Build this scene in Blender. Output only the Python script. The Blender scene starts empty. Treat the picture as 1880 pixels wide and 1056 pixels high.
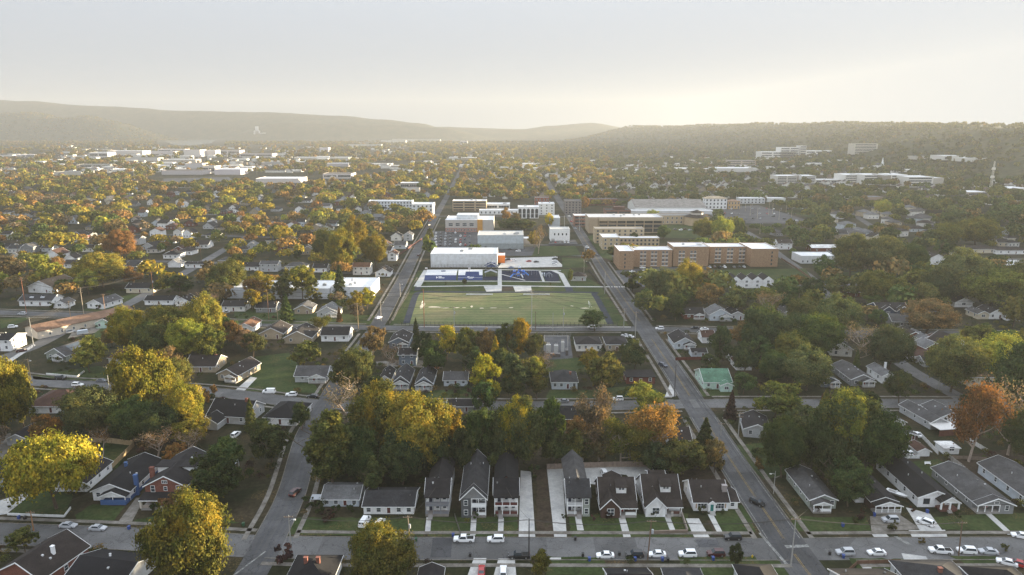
import bpy, math, random
import numpy as np
from mathutils import Vector, Matrix
R = math.radians
S = bpy.context.scene
COL = S.collection
# ------------------------------------------------------------------ camera, sky, sun, exposure
F, CH = 1270.0, 110.0                      # focal length in photo pixels, camera height in metres
PITCH = math.atan(292 / F)
cam_d = bpy.data.cameras.new('camera')
cam_d.sensor_width = 36.0
cam_d.lens = 36.0 * F / 1880.0
cam_d.clip_start, cam_d.clip_end = 1.0, 60000.0
cam = bpy.data.objects.new('camera', cam_d)
COL.objects.link(cam)
cam.location = (0, 0, CH)
cam.rotation_euler = (math.pi / 2 - PITCH, 0, 0)
S.camera = cam

SUN_AZ, SUN_EL = 64.0, 4.6                 # degrees clockwise from straight ahead, degrees up
w = bpy.data.worlds.new('World')
S.world = w
w.use_nodes = True
nt = w.node_tree
bg = nt.nodes['Background']
sky = nt.nodes.new('ShaderNodeTexSky')
sky.sky_type = 'NISHITA'
sky.sun_disc = False
sky.sun_elevation = R(SUN_EL)
sky.sun_rotation = R(SUN_AZ)
sky.altitude = 200
sky.air_density, sky.dust_density, sky.ozone_density = 1.0, 2.0, 1.0
hs = nt.nodes.new('ShaderNodeHueSaturation')
hs.inputs['Saturation'].default_value = 0.45
gm = nt.nodes.new('ShaderNodeGamma')         # compresses the sky's brightness range towards one even tone
gm.inputs[1].default_value = 0.03
nt.links.new(sky.outputs[0], gm.inputs[0])
nt.links.new(gm.outputs[0], hs.inputs['Color'])
ml = nt.nodes.new('ShaderNodeMix'); ml.data_type, ml.blend_type = 'RGBA', 'MULTIPLY'
ml.inputs[0].default_value = 1.0
ml.inputs[7].default_value = (0.895, 0.985, 1.115, 1)
nt.links.new(hs.outputs[0], ml.inputs[6])
# added ramp: brightens the unseen sky overhead to lift the foreground light
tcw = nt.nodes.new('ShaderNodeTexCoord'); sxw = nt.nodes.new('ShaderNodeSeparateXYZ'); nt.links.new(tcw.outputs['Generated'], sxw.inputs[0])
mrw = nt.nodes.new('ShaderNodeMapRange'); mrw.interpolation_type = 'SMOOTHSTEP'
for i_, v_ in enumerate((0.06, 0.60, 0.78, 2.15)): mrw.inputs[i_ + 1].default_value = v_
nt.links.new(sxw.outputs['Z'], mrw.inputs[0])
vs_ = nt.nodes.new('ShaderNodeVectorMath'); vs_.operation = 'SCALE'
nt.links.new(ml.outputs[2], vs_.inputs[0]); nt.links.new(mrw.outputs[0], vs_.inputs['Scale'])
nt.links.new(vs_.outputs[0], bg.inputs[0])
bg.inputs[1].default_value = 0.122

sd = bpy.data.lights.new('sun', 'SUN')
sd.energy = 5.0
sd.angle = R(0.5)
sd.color = (1.0, 0.83, 0.56)
sun = bpy.data.objects.new('sun', sd)
COL.objects.link(sun)
SUNV = Vector((math.sin(R(SUN_AZ)) * math.cos(R(SUN_EL)), math.cos(R(SUN_AZ)) * math.cos(R(SUN_EL)), math.sin(R(SUN_EL))))
sun.rotation_euler = SUNV.to_track_quat('Z', 'Y').to_euler()
sun.location = (60, 60, 200)

S.view_settings.view_transform = 'Standard'
S.view_settings.look = 'None'
S.view_settings.gamma = 1.0
S.view_settings.exposure = 2.64
S.render.engine = 'CYCLES'
cy = S.cycles
cy.use_denoising = True
cy.max_bounces, cy.diffuse_bounces, cy.glossy_bounces = 5, 2, 2
cy.transmission_bounces, cy.transparent_max_bounces, cy.volume_bounces = 2, 6, 0
cy.caustics_reflective = cy.caustics_refractive = False
cy.sample_clamp_indirect = 4.0

# ------------------------------------------------------------------ surveying: photo pixel <-> ground
CP, SP = math.cos(PITCH), math.sin(PITCH)
def ray(px, py):
    xr, yr = (px - 940) / F, (528 - py) / F
    return xr, CP + yr * SP, -SP + yr * CP
def G(px, py, z=0.0):
    d = ray(px, py)
    t = (z - CH) / d[2]
    return (d[0] * t, d[1] * t)
def proj(x, y, z=0.0):
    zc = y * CP - (z - CH) * SP
    yc = y * SP + (z - CH) * CP
    return 940 + F * x / zc, 528 - F * yc / zc
def mpp(py):                                # metres per pixel across, at the ground seen at row py
    d = ray(940, py)
    return -CH / d[2] / F
def zat(px, py, y):                         # height of the line of sight at distance y
    d = ray(px, py)
    return CH + d[2] * y / d[1]

# ------------------------------------------------------------------ materials
MATS = {}
def newmat(name):
    m = bpy.data.materials.new(name)
    m.use_nodes = True
    MATS[name] = m
    b = m.node_tree.nodes['Principled BSDF']
    b.inputs['Roughness'].default_value = 0.8
    b.inputs['Specular IOR Level'].default_value = 0.25
    return m, m.node_tree, b
def nd(t, kind, **kw):
    n = t.nodes.new(kind)
    for k, v in kw.items():
        if k in n.inputs: n.inputs[k].default_value = v
        else: setattr(n, k, v)
    return n
def noise(t, scale, detail=4, rough=0.6, vec=None):
    n = nd(t, 'ShaderNodeTexNoise', Scale=scale, Detail=detail, Roughness=rough)
    if vec is None:
        c = t.nodes.new('ShaderNodeTexCoord')
        vec = c.outputs['Object']
    t.links.new(vec, n.inputs['Vector'])
    return n.outputs['Fac']
def ramp(t, fac, stops):
    r = t.nodes.new('ShaderNodeValToRGB')
    e = r.color_ramp.elements
    while len(e) < len(stops): e.new(0.5)
    for el, (p, c) in zip(e, stops):
        el.position = p
        el.color = (*c, 1) if len(c) == 3 else c
    t.links.new(fac, r.inputs[0])
    return r.outputs[0]
def mix(t, a, b, fac, mode='MIX'):
    m = t.nodes.new('ShaderNodeMix')
    m.data_type, m.blend_type = 'RGBA', mode
    for s, v in ((m.inputs[0], fac), (m.inputs[6], a), (m.inputs[7], b)):
        if hasattr(v, 'links'): t.links.new(v, s)
        elif isinstance(v, (int, float)): s.default_value = v
        else: s.default_value = (*v, 1)
    return m.outputs[2]
def bump(t, b, h, strength=0.3, dist=0.05):
    n = nd(t, 'ShaderNodeBump', Strength=strength, Distance=dist)
    t.links.new(h, n.inputs['Height'])
    t.links.new(n.outputs[0], b.inputs['Normal'])
def objcol(t):
    return t.nodes.new('ShaderNodeObjectInfo').outputs['Color']

def grey(v): return (v, v, v)
def m_tinted(name, sc, lo, hi, rough, spec=0.25, kind=None):
    m, t, b = newmat(name)
    c = objcol(t)
    f = noise(t, sc, 5, 0.65)
    k = ramp(t, f, [(0.25, grey(lo)), (0.75, grey(hi))])
    out = mix(t, c, k, 1.0, 'MULTIPLY')
    tc = t.nodes.new('ShaderNodeTexCoord').outputs['Object']
    if kind in ('lap', 'course', 'panel'):
        wv = nd(t, 'ShaderNodeTexWave', Scale={'lap': 2.6, 'course': 1.6, 'panel': 0.5}[kind], Distortion=0.4 if kind == 'course' else 0.0, Detail=1.0)
        wv.wave_type = 'BANDS'
        wv.bands_direction = 'X' if kind == 'panel' else 'Z'
        wv.wave_profile = 'SAW'
        t.links.new(tc, wv.inputs['Vector'])
        k2 = ramp(t, wv.outputs['Fac'], [(0.0, grey(0.78)), (0.12, grey(1.0)), (1.0, grey(1.0))])
        out = mix(t, out, k2, 1.0, 'MULTIPLY')
        f2 = noise(t, 0.35, 3)
        out = mix(t, out, ramp(t, f2, [(0.3, (0.80, 0.78, 0.75)), (0.6, (1, 1, 1))]), 1.0, 'MULTIPLY')
    if kind == 'brick':
        sx = t.nodes.new('ShaderNodeSeparateXYZ'); t.links.new(tc, sx.inputs[0])
        ad = nd(t, 'ShaderNodeMath', operation='ADD'); t.links.new(sx.outputs[0], ad.inputs[0]); t.links.new(sx.outputs[1], ad.inputs[1])
        cb = t.nodes.new('ShaderNodeCombineXYZ'); t.links.new(ad.outputs[0], cb.inputs[0]); t.links.new(sx.outputs[2], cb.inputs[1])
        br = nd(t, 'ShaderNodeTexBrick', Scale=1.0)
        br.inputs['Brick Width'].default_value, br.inputs['Row Height'].default_value, br.inputs['Mortar Size'].default_value = 0.44, 0.15, 0.016
        br.inputs['Color1'].default_value, br.inputs['Color2'].default_value = (1, 1, 1, 1), (0.62, 0.6, 0.62, 1)
        br.inputs['Mortar'].default_value = (1.35, 1.45, 1.5, 1)
        t.links.new(cb.outputs[0], br.inputs['Vector'])
        out = mix(t, out, br.outputs['Color'], 1.0, 'MULTIPLY')
    if kind == 'shingle':
        mp = nd(t, 'ShaderNodeMapping'); mp.inputs['Scale'].default_value = (1.2, 1.2, 3.0)
        t.links.new(tc, mp.inputs[0])
        f2 = noise(t, 2.2, 3, 0.7, mp.outputs[0])
        out = mix(t, out, ramp(t, f2, [(0.3, grey(0.68)), (0.7, grey(1.2))]), 1.0, 'MULTIPLY')
        f3 = noise(t, 0.22, 3)
        out = mix(t, out, ramp(t, f3, [(0.35, (0.72, 0.70, 0.68)), (0.65, (1.12, 1.1, 1.08))]), 1.0, 'MULTIPLY')
        bump(t, b, f2, 0.25, 0.06)
    t.links.new(out, b.inputs['Base Color'])
    b.inputs['Roughness'].default_value = rough
    b.inputs['Specular IOR Level'].default_value = spec
    return m
m_tinted('siding', 1.3, 0.88, 1.06, 0.7, kind='lap')
m_tinted('brick', 0.7, 0.75, 1.15, 0.85, kind='brick')
m_tinted('panel', 0.5, 0.90, 1.04, 0.6, kind='panel')
m_tinted('masonry', 0.5, 0.82, 1.08, 0.85)
m_tinted('shingle', 0.9, 0.8, 1.15, 0.9, kind='shingle')
m_tinted('membrane', 0.25, 0.78, 1.08, 0.75)
m_tinted('paint', 2.0, 0.92, 1.04, 0.5)
m_tinted('wood', 1.1, 0.7, 1.15, 0.85)
m_tinted('metal', 1.5, 0.85, 1.1, 0.45, 0.5)
m_tinted('concrete', 0.45, 0.72, 1.1, 0.9)
m_tinted('plastic', 1.0, 0.9, 1.05, 0.45, 0.4)
m, t, b = newmat('car_paint')
t.links.new(mix(t, objcol(t), ramp(t, noise(t, 1.2), [(0.3, grey(0.93)), (0.7, grey(1.03))]), 1.0, 'MULTIPLY'), b.inputs['Base Color'])
b.inputs['Roughness'].default_value, b.inputs['Specular IOR Level'].default_value = 0.28, 0.5
b.inputs['Coat Weight'].default_value = 0.2
def m_plain(name, col, rough, spec=0.25, sc=2.0, amp=0.12, metallic=0):
    m, t, b = newmat(name)
    f = noise(t, sc, 4)
    t.links.new(mix(t, col, ramp(t, f, [(0.25, grey(1 - amp)), (0.75, grey(1 + amp))]), 1.0, 'MULTIPLY'), b.inputs['Base Color'])
    b.inputs['Roughness'].default_value, b.inputs['Specular IOR Level'].default_value = rough, spec
    b.inputs['Metallic'].default_value = metallic
    return m
m_plain('glass', (0.035, 0.045, 0.055), 0.12, 0.7)
m_plain('rubber', (0.018, 0.018, 0.018), 0.85)
m_plain('alloy', (0.35, 0.35, 0.36), 0.35, 0.5, metallic=0.6)
m_plain('lamp_red', (0.28, 0.02, 0.015), 0.3, 0.5)
m_plain('lamp_clear', (0.7, 0.7, 0.68), 0.2, 0.5)
m_plain('bark', (0.10, 0.072, 0.05), 0.95, sc=4, amp=0.4)
m_plain('pale_bark', (0.34, 0.27, 0.22), 0.95, sc=3, amp=0.3)
m_plain('dark_wire', (0.05, 0.045, 0.04), 0.7)

def m_ground(name, stops, sc, sc2=None, stops2=None, rough=0.95, bump_s=0.0):
    m, t, b = newmat(name)
    g = t.nodes.new('ShaderNodeNewGeometry').outputs['Position']
    out = ramp(t, noise(t, sc, 6, 0.62, g), stops)
    if sc2:
        out = mix(t, out, ramp(t, noise(t, sc2, 3, 0.55, g), stops2), 1.0, 'MULTIPLY')
    t.links.new(out, b.inputs['Base Color'])
    b.inputs['Roughness'].default_value = rough
    b.inputs['Specular IOR Level'].default_value = 0.1
    return m, t, b, g
m_ground('earth', [(0.30, (0.010, 0.011, 0.006)), (0.45, (0.019, 0.022, 0.009)), (0.56, (0.036, 0.030, 0.017)), (0.72, (0.060, 0.045, 0.029))], 0.035,
         0.7, [(0.3, grey(0.65)), (0.7, grey(1.3))])
m_ground('lawn', [(0.28, (0.022, 0.034, 0.012)), (0.5, (0.036, 0.052, 0.017)), (0.68, (0.055, 0.062, 0.024)), (0.82, (0.070, 0.056, 0.032))], 0.10,
         0.9, [(0.3, grey(0.72)), (0.7, grey(1.25))])
m_ground('bare_earth', [(0.3, (0.028, 0.022, 0.015)), (0.55, (0.055, 0.040, 0.028)), (0.75, (0.032, 0.034, 0.016))], 0.25, 1.2, [(0.3, grey(0.7)), (0.7, grey(1.2))])
for nm in ('lawn', 'earth'):                # fallen leaves lie on the grass
    t = MATS[nm].node_tree; b = t.nodes['Principled BSDF']; g = t.nodes.new('ShaderNodeNewGeometry').outputs['Position']
    old = b.inputs['Base Color'].links[0].from_socket
    a_ = nd(t, 'ShaderNodeMath', operation='MULTIPLY'); t.links.new(noise(t, 1.7, 5, 0.75, g), a_.inputs[0]); t.links.new(ramp(t, noise(t, 0.09, 3, 0.6, g), [(0.42, grey(0.75)), (0.62, grey(1.25))]), a_.inputs[1])
    t.links.new(mix(t, old, (0.13, 0.085, 0.035), ramp(t, a_.outputs[0], [(0.62, grey(0)), (0.74, grey(0.65))])), b.inputs['Base Color'])
# sports turf: worn middle, mowing bands
mm, t, b, g = m_ground('turf', [(0.30, (0.095, 0.120, 0.050)), (0.50, (0.128, 0.142, 0.062)), (0.64, (0.180, 0.160, 0.082)), (0.8, (0.235, 0.190, 0.11))], 0.030,
         0.5, [(0.3, grey(0.85)), (0.7, grey(1.12))])
wv = nd(t, 'ShaderNodeTexWave', Scale=0.055, Distortion=1.2, Detail=2.0); wv.bands_direction = 'Y'
t.links.new(g, wv.inputs['Vector'])
old = b.inputs['Base Color'].links[0].from_socket
t.links.new(mix(t, old, ramp(t, wv.outputs['Fac'], [(0.3, grey(0.9)), (0.7, grey(1.08))]), 1.0, 'MULTIPLY'), b.inputs['Base Color'])
def m_road(name, base, warm):
    mm, t, b, g = m_ground(name, [(0.25, tuple(base * 0.72 * x for x in warm)), (0.5, tuple(base * x for x in warm)), (0.75, tuple(base * 1.3 * x for x in warm))], 0.12,
             3.0, [(0.3, grey(0.86)), (0.7, grey(1.12))], 0.85)
    vo = nd(t, 'ShaderNodeTexVoronoi', Scale=0.16); vo.feature = 'DISTANCE_TO_EDGE'
    nz = nd(t, 'ShaderNodeTexNoise', Scale=0.4, Detail=4.0)
    t.links.new(g, nz.inputs['Vector'])
    va = nd(t, 'ShaderNodeVectorMath', operation='MULTIPLY_ADD'); va.inputs[1].default_value = (5, 5, 5)
    t.links.new(nz.outputs['Color'], va.inputs[0]); t.links.new(g, va.inputs[2]); t.links.new(va.outputs[0], vo.inputs['Vector'])
    crack = ramp(t, vo.outputs['Distance'], [(0.0, grey(0.55)), (0.018, grey(1.0))])
    old = b.inputs['Base Color'].links[0].from_socket
    out = mix(t, old, crack, 1.0, 'MULTIPLY')
    # patched squares of newer and older asphalt
    v2 = nd(t, 'ShaderNodeTexVoronoi', Scale=0.045); v2.distance = 'CHEBYCHEV'
    t.links.new(g, v2.inputs['Vector'])
    sx = t.nodes.new('ShaderNodeSeparateColor'); t.links.new(v2.outputs['Color'], sx.inputs[0])
    out = mix(t, out, ramp(t, sx.outputs[0], [(0.0, grey(0.80)), (0.5, grey(1.0)), (1.0, grey(1.16))]), 1.0, 'MULTIPLY')
    t.links.new(out, b.inputs['Base Color'])
m_road('asphalt', 0.082, (1.0, 0.99, 1.0))
m_road('old_asphalt', 0.116, (1.0, 0.98, 0.97))
m_road('dark_asphalt', 0.075, (1.0, 1.0, 1.05))
m_ground('pale_concrete', [(0.3, grey(0.32)), (0.5, (0.43, 0.42, 0.40)), (0.75, (0.54, 0.53, 0.51))], 0.25, 1.6, [(0.3, grey(0.85)), (0.7, grey(1.08))])
m_ground('old_concrete', [(0.3, (0.10, 0.088, 0.075)), (0.5, (0.17, 0.155, 0.135)), (0.75, (0.26, 0.24, 0.215))], 0.3, 1.6, [(0.3, grey(0.8)), (0.7, grey(1.1))])
m_ground('worn_paint', [(0.38, (0.11, 0.11, 0.105)), (0.62, (0.30, 0.30, 0.285))], 0.9)
m_ground('yellow_paint', [(0.35, (0.13, 0.10, 0.06)), (0.6, (0.26, 0.18, 0.06))], 0.7)
m_ground('court_blue', [(0.3, (0.020, 0.034, 0.095)), (0.7, (0.030, 0.048, 0.13))], 0.5)
m_ground('court_navy', [(0.3, (0.011, 0.014, 0.030)), (0.7, (0.022, 0.027, 0.048))], 0.3)
m_ground('court_white', [(0.3, grey(0.50)), (0.7, grey(0.66))], 0.5)
m_ground('track_blue', [(0.3, (0.026, 0.030, 0.040)), (0.7, (0.044, 0.050, 0.064))], 0.4)
m_ground('sand', [(0.3, (0.42, 0.36, 0.26)), (0.7, (0.56, 0.50, 0.38))], 0.4)
m_ground('hill_cover', [(0.3, (0.028, 0.034, 0.016)), (0.5, (0.050, 0.050, 0.022)), (0.72, (0.085, 0.066, 0.032))], 0.012, 0.08, [(0.3, grey(0.6)), (0.7, grey(1.35))])
m, t, b = newmat('water')
b.inputs['Base Color'].default_value = (0.40, 0.43, 0.45, 1)
b.inputs['Roughness'].default_value, b.inputs['Specular IOR Level'].default_value = 0.06, 0.6
bump(t, b, noise(t, 0.02), 0.05, 1.0)

def m_leaf(name, use_vcol=False):
    m, t, b = newmat(name)
    t.nodes.remove(b)
    if use_vcol:
        c = t.nodes.new('ShaderNodeAttribute'); c.attribute_name = 'leaf_colour'; c = c.outputs['Color']
    else:
        c = objcol(t)
    g = t.nodes.new('ShaderNodeNewGeometry')
    isl = ramp(t, g.outputs['Random Per Island'], [(0.0, (0.55, 0.62, 0.5)), (0.5, (1.0, 1.0, 1.0)), (1.0, (1.55, 1.35, 1.1))])
    c = mix(t, c, isl, 1.0, 'MULTIPLY')
    cl = ramp(t, noise(t, 0.22, 3, 0.6, g.outputs['Position']), [(0.32, (0.55, 0.68, 0.62)), (0.5, (1.0, 1.0, 1.0)), (0.68, (1.45, 1.2, 0.85))])
    c = mix(t, c, cl, 1.0, 'MULTIPLY')
    d = t.nodes.new('ShaderNodeBsdfDiffuse'); t.links.new(c, d.inputs[0])
    tr = t.nodes.new('ShaderNodeBsdfTranslucent'); t.links.new(mix(t, c, (1.2, 1.1, 0.6), 1.0, 'MULTIPLY'), tr.inputs[0])
    mx = t.nodes.new('ShaderNodeMixShader'); mx.inputs[0].default_value = 0.28
    t.links.new(d.outputs[0], mx.inputs[1]); t.links.new(tr.outputs[0], mx.inputs[2])
    t.links.new(mx.outputs[0], t.nodes['Material Output'].inputs[0])
m_leaf('leaf')
m_leaf('far_leaf', True)

# ------------------------------------------------------------------ object helpers
def tag(o, label=None, cat=None, group=None, kind=None):
    if label: o['label'] = label
    if cat: o['category'] = cat
    if group: o['group'] = group
    if kind: o['kind'] = kind
    return o
def empty(name, loc, rz=0.0):
    o = bpy.data.objects.new(name, None)
    o.empty_display_size = 0.5
    o.location = loc
    o.rotation_euler = (0, 0, rz)
    COL.objects.link(o)
    return o
class MB:
    def __init__(s): s.v, s.f, s.m = [], [], []
    def add(s, vs, fs, mi=0):
        n = len(s.v)
        s.v += [tuple(p) for p in vs]
        for f in fs:
            s.f.append(tuple(n + i for i in f)); s.m.append(mi)
        return s
    def box(s, x0, x1, y0, y1, z0, z1, mi=0):
        return s.add([(x0, y0, z0), (x1, y0, z0), (x1, y1, z0), (x0, y1, z0), (x0, y0, z1), (x1, y0, z1), (x1, y1, z1), (x0, y1, z1)],
                     [(0, 3, 2, 1), (4, 5, 6, 7), (0, 1, 5, 4), (1, 2, 6, 5), (2, 3, 7, 6), (3, 0, 4, 7)], mi)
    def prism(s, prof, y0, y1, mi=0, axis='y'):     # profile of (across, z), extruded along axis
        n = len(prof)
        if axis == 'y': vs = [(a, y0, z) for a, z in prof] + [(a, y1, z) for a, z in prof]
        else: vs = [(y0, a, z) for a, z in prof] + [(y1, a, z) for a, z in prof]
        fs = [tuple(range(n)), tuple(range(2 * n - 1, n - 1, -1))] + [(i, i + n, (i + 1) % n + n, (i + 1) % n) for i in range(n)]
        if axis == 'y': fs = [f[::-1] for f in fs]
        return s.add(vs, fs, mi)
    def poly(s, pts, z, mi=0):
        return s.add([(x, y, z) for x, y in pts], [tuple(range(len(pts)))], mi)
    def tube(s, pts, rads, n=6, mi=0):
        base = len(s.v)
        for i, p in enumerate(pts):
            a = Vector(pts[max(i - 1, 0)]); c = Vector(pts[min(i + 1, len(pts) - 1)])
            d = (c - a).normalized()
            u = d.orthogonal().normalized(); v = d.cross(u)
            r = rads[i] if hasattr(rads, '__len__') else rads
            for k in range(n):
                an = 2 * math.pi * k / n
                s.v.append(tuple(Vector(p) + r * (math.cos(an) * u + math.sin(an) * v)))
        for i in range(len(pts) - 1):
            for k in range(n):
                a, b2 = base + i * n + k, base + i * n + (k + 1) % n
                s.f.append((a, b2, b2 + n, a + n)); s.m.append(mi)
        s.f.append(tuple(base + k for k in range(n))[::-1]); s.m.append(mi)
        e = base + (len(pts) - 1) * n
        s.f.append(tuple(e + k for k in range(n))); s.m.append(mi)
        return s
    def mesh(s, name, mats):
        me = bpy.data.meshes.new(name)
        me.from_pydata(s.v, [], s.f)
        for m in ([mats] if isinstance(mats, str) else mats): me.materials.append(MATS[m])
        if any(s.m): me.polygons.foreach_set('material_index', s.m)
        me.update()
        return me
    def build(s, name, mats, parent=None, col=None, loc=None):
        return place(s.mesh(name, mats), name, parent, col, loc)
def place(me, name, parent=None, col=None, loc=None, rz=0.0, sc=None):
    o = bpy.data.objects.new(name, me)
    COL.objects.link(o)
    if parent: o.parent = parent
    if loc: o.location = loc
    if rz: o.rotation_euler = (0, 0, rz)
    if sc: o.scale = sc
    if col is not None: o.color = (*col, 1)
    return o
def copy_tree(o, parent=None):
    c = o.copy()
    COL.objects.link(c)
    if parent: c.parent = parent
    for ch in list(o.children): copy_tree(ch, c)
    return c
PROT = []        # (x0, y0, x1, y1, base row, weight) photo boxes of things that trees may not hide
FOOT = []        # world discs that trees may not stand in
LAND = []        # (px, py, phrase) named things that labels can refer to
PEND = []        # (object, description, px, py) things that get a label by their neighbours
random.seed(5)
from mathutils import noise as mnoise
# ------------------------------------------------------------------ ground, hills, water, haze
g = MB()
g.add([(-8400, -2500, 0), (2440, -2500, 0), (2440, 9700, 0), (-8400, 9700, 0)], [(0, 1, 2, 3)])
tag(g.build('ground', 'earth'), kind='structure')

HILLS = []       # (crest points, half width toward camera) kept for planting
def hills(name, crest, near, far, rough=0.10):
    """crest: world points (x, y, z); a ridge with its two slopes as one mesh"""
    n, m = 90, 26
    seg = [0.0]
    for a, b in zip(crest, crest[1:]): seg.append(seg[-1] + math.dist(a[:2], b[:2]))
    rows = []
    for i in range(n + 1):
        s = seg[-1] * i / n
        k = max(j for j in range(len(seg) - 1) if seg[j] <= s + 1e-6)
        u = (s - seg[k]) / (seg[k + 1] - seg[k])
        u2 = u * u * (3 - 2 * u)
        a, b = Vector(crest[k]), Vector(crest[k + 1])
        p = a.lerp(b, u); p.z = a.z + (b.z - a.z) * u2
        d = (b - a).to_2d().normalized()
        nrm = Vector((-d.y, d.x))
        rows.append((p, nrm))
    vs, fs = [], []
    for p, nr in rows:
        for j in range(m + 1):
            q = j / m * 2 - 1
            off = q * (near if q < 0 else far)
            e_ = min(1.0, seg[-1] * min(len(vs) // (m + 1), n - len(vs) // (m + 1)) / n / 700.0)
            hgt = p.z * e_ * e_ * (3 - 2 * e_) * (0.5 + 0.5 * math.cos(math.pi * abs(q))) ** 0.8 if abs(q) < 1 else 0.0
            x, y = p.x + nr.x * off, p.y + nr.y * off
            hgt *= 1 + rough * 2.2 * mnoise.fractal(Vector((x / 420, y / 420, 3.1)), 0.8, 2.0, 4)* (1 - 0.75 * (1 - abs(q)))
            vs.append((x, y, max(hgt, 0) - (0.6 if abs(q) > 0.97 else 0)))
    w_ = m + 1
    for i in range(n):
        for j in range(m):
            fs.append((i * w_ + j, i * w_ + j + 1, (i + 1) * w_ + j + 1, (i + 1) * w_ + j))
    mb = MB(); mb.add(vs, fs)
    o = mb.build(name, 'hill_cover')
    o.data.polygons.foreach_set('use_smooth', [True] * len(o.data.polygons))
    tag(o, kind='structure')
    HILLS.append((np.array(vs).reshape(n + 1, w_, 3), name))
def crest_px(pts, y):
    return [((px - 940) / F * y * (ray(px, py)[1] ** -1), y, zat(px, py, y)) for px, py in pts]
RIDGE = [(1400, -2400, 142), (1420, -1200, 140), (1450, 0, 137), (1500, 800, 134), (1520, 1500, 126), (1560, 2150, 116), (1640, 2950, 122), (1640, 3700, 128), (1520, 4500, 132), (1330, 5300, 124), (1050, 6000, 118), (830, 6700, 108)]
hills('ridge_hills', RIDGE, 620, 520, 0.16)
hills('mountain', crest_px([(-420, 172), (-150, 180), (0, 184), (200, 195), (330, 203), (520, 207), (620, 213), (700, 219), (770, 226), (880, 240)], 8000), 650, 1000, 0.05)
hills('wooded_hills', crest_px([(-420, 205), (-150, 204), (0, 209), (60, 209), (120, 219), (165, 215), (210, 224), (270, 232), (345, 250)], 6500), 600, 700, 0.10)
hills('low_hills', crest_px([(390, 236), (440, 227), (560, 225), (700, 228), (820, 234), (930, 240)], 7400), 400, 500, 0.08)
hills('far_hills', crest_px([(-300, 229), (300, 230), (800, 233), (960, 237), (1010, 231), (1085, 226), (1150, 234), (1240, 236)], 8200), 700, 700, 0.04)
wt = MB(); wt.poly([G(*p) for p in [(296, 257), (312, 254.5), (350, 253.5), (402, 254), (396, 258), (388, 263), (352, 267), (318, 266)]], 0.4)
tag(wt.build('river', 'water'), kind='structure')

# ------------------------------------------------------------------ streets
def offset(pts, off):
    out = []
    for i, p in enumerate(pts):
        a, b = Vector(pts[max(i - 1, 0)]), Vector(pts[min(i + 1, len(pts) - 1)])
        d = (b - a).normalized()
        out.append((p[0] - d.y * off, p[1] + d.x * off))
    return out
def smooth(pts, n=6):
    out = []
    for i in range(len(pts) - 1):
        p0, p1, p2, p3 = (np.array(pts[max(0, min(len(pts) - 1, i + k))], float) for k in (-1, 0, 1, 2))
        for k in range(n):
            t_ = k / n
            out.append(tuple(0.5 * (2 * p1 + (p2 - p0) * t_ + (2 * p0 - 5 * p1 + 4 * p2 - p3) * t_ ** 2 + (3 * p1 - p0 - 3 * p2 + p3) * t_ ** 3)))
    out.append(tuple(pts[-1]))
    return out
def strip(mb, pts, off0, off1, z, mi=0):
    a, b = offset(pts, off0), offset(pts, off1)
    n = len(pts)
    mb.add([(*p, z) for p in a] + [(*p, z) for p in b], [(i, i + 1, n + i + 1, n + i)[::-1] if off0 > off1 else (i, n + i, n + i + 1, i + 1)[::-1] for i in range(n - 1)], mi)
def sweep(mb, pts, off0, off1, z0, z1, mi=0):
    strip(mb, pts, off1, off0, z1, mi)
    for o_, (za, zb) in ((off0, (z0, z1)), (off1, (z1, z0))):
        a = offset(pts, o_); n = len(a)
        mb.add([(*p, za) for p in a] + [(*p, zb) for p in a], [(i, i + 1, n + i + 1, n + i) for i in range(n - 1)], mi)
STREETS = []
def street(name, px, wd, z, mat):
    pts = smooth([G(*p) for p in px])
    mb = MB(); strip(mb, pts, wd / 2, -wd / 2, z)
    tag(mb.build(name, mat), kind='structure')
    STREETS.append((pts, wd))
    return pts
s1 = street('street', [(-260, 970), (0, 980), (230, 989), (470, 1003), (700, 1007), (950, 1007), (1450, 1008), (1700, 1007), (2300, 1006)], 10.0, 0.040, 'old_asphalt')
lft = street('street', [(405, 1130), (459, 1056), (500, 980), (537, 901), (565, 800), (596, 747), (640, 674), (690, 602), (722, 545), (745, 502), (770, 452), (800, 397), (822, 358), (843, 318), (856, 296)], 8.6, 0.052, 'asphalt')
rgt = street('street', [(1545, 1110), (1487, 1056), (1412, 950), (1356, 867), (1310, 796), (1247, 697), (1203, 632), (1166, 577), (1120, 512), (1086, 460), (1048, 400), (1020, 358), (1000, 325)], 10.4, 0.060, 'asphalt')
s2 = street('street', [(-300, 660), (0, 692), (110, 704), (300, 713), (430, 724), (600, 743), (880, 745), (1100, 745), (1300, 741), (1500, 741), (1700, 741), (2300, 744)], 9.0, 0.045, 'old_asphalt')
s3 = street('street', [(-300, 560), (0, 574), (170, 580), (480, 595), (700, 602), (900, 604), (1165, 604), (1320, 607), (1600, 611), (2300, 620)], 9.4, 0.043, 'asphalt')
s4 = street('street', [(-120, 720), (0, 660), (61, 637), (112, 611), (147, 597), (184, 580), (240, 556), (300, 522), (360, 489), (430, 448), (500, 410), (560, 378)], 8.6, 0.050, 'old_asphalt')
s5 = street('street', [(1790, 745), (1700, 696), (1655, 668), (1590, 620), (1520, 545), (1490, 511), (1431, 468), (1395, 440), (1340, 410), (1290, 386)], 7.5, 0.055, 'old_asphalt')
street('street', [(1450, 525), (1600, 523), (1700, 530)], 7.0, 0.047, 'old_asphalt')
street('street', [(1760, 478), (1830, 476), (2100, 480)], 8.0, 0.047, 'old_asphalt')
street('street', [(985, 463), (1072, 470), (1130, 470)], 6.0, 0.047, 'asphalt')
street('street', [(770, 452), (840, 450), (1080, 450)], 6.5, 0.036, 'asphalt')
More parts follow.
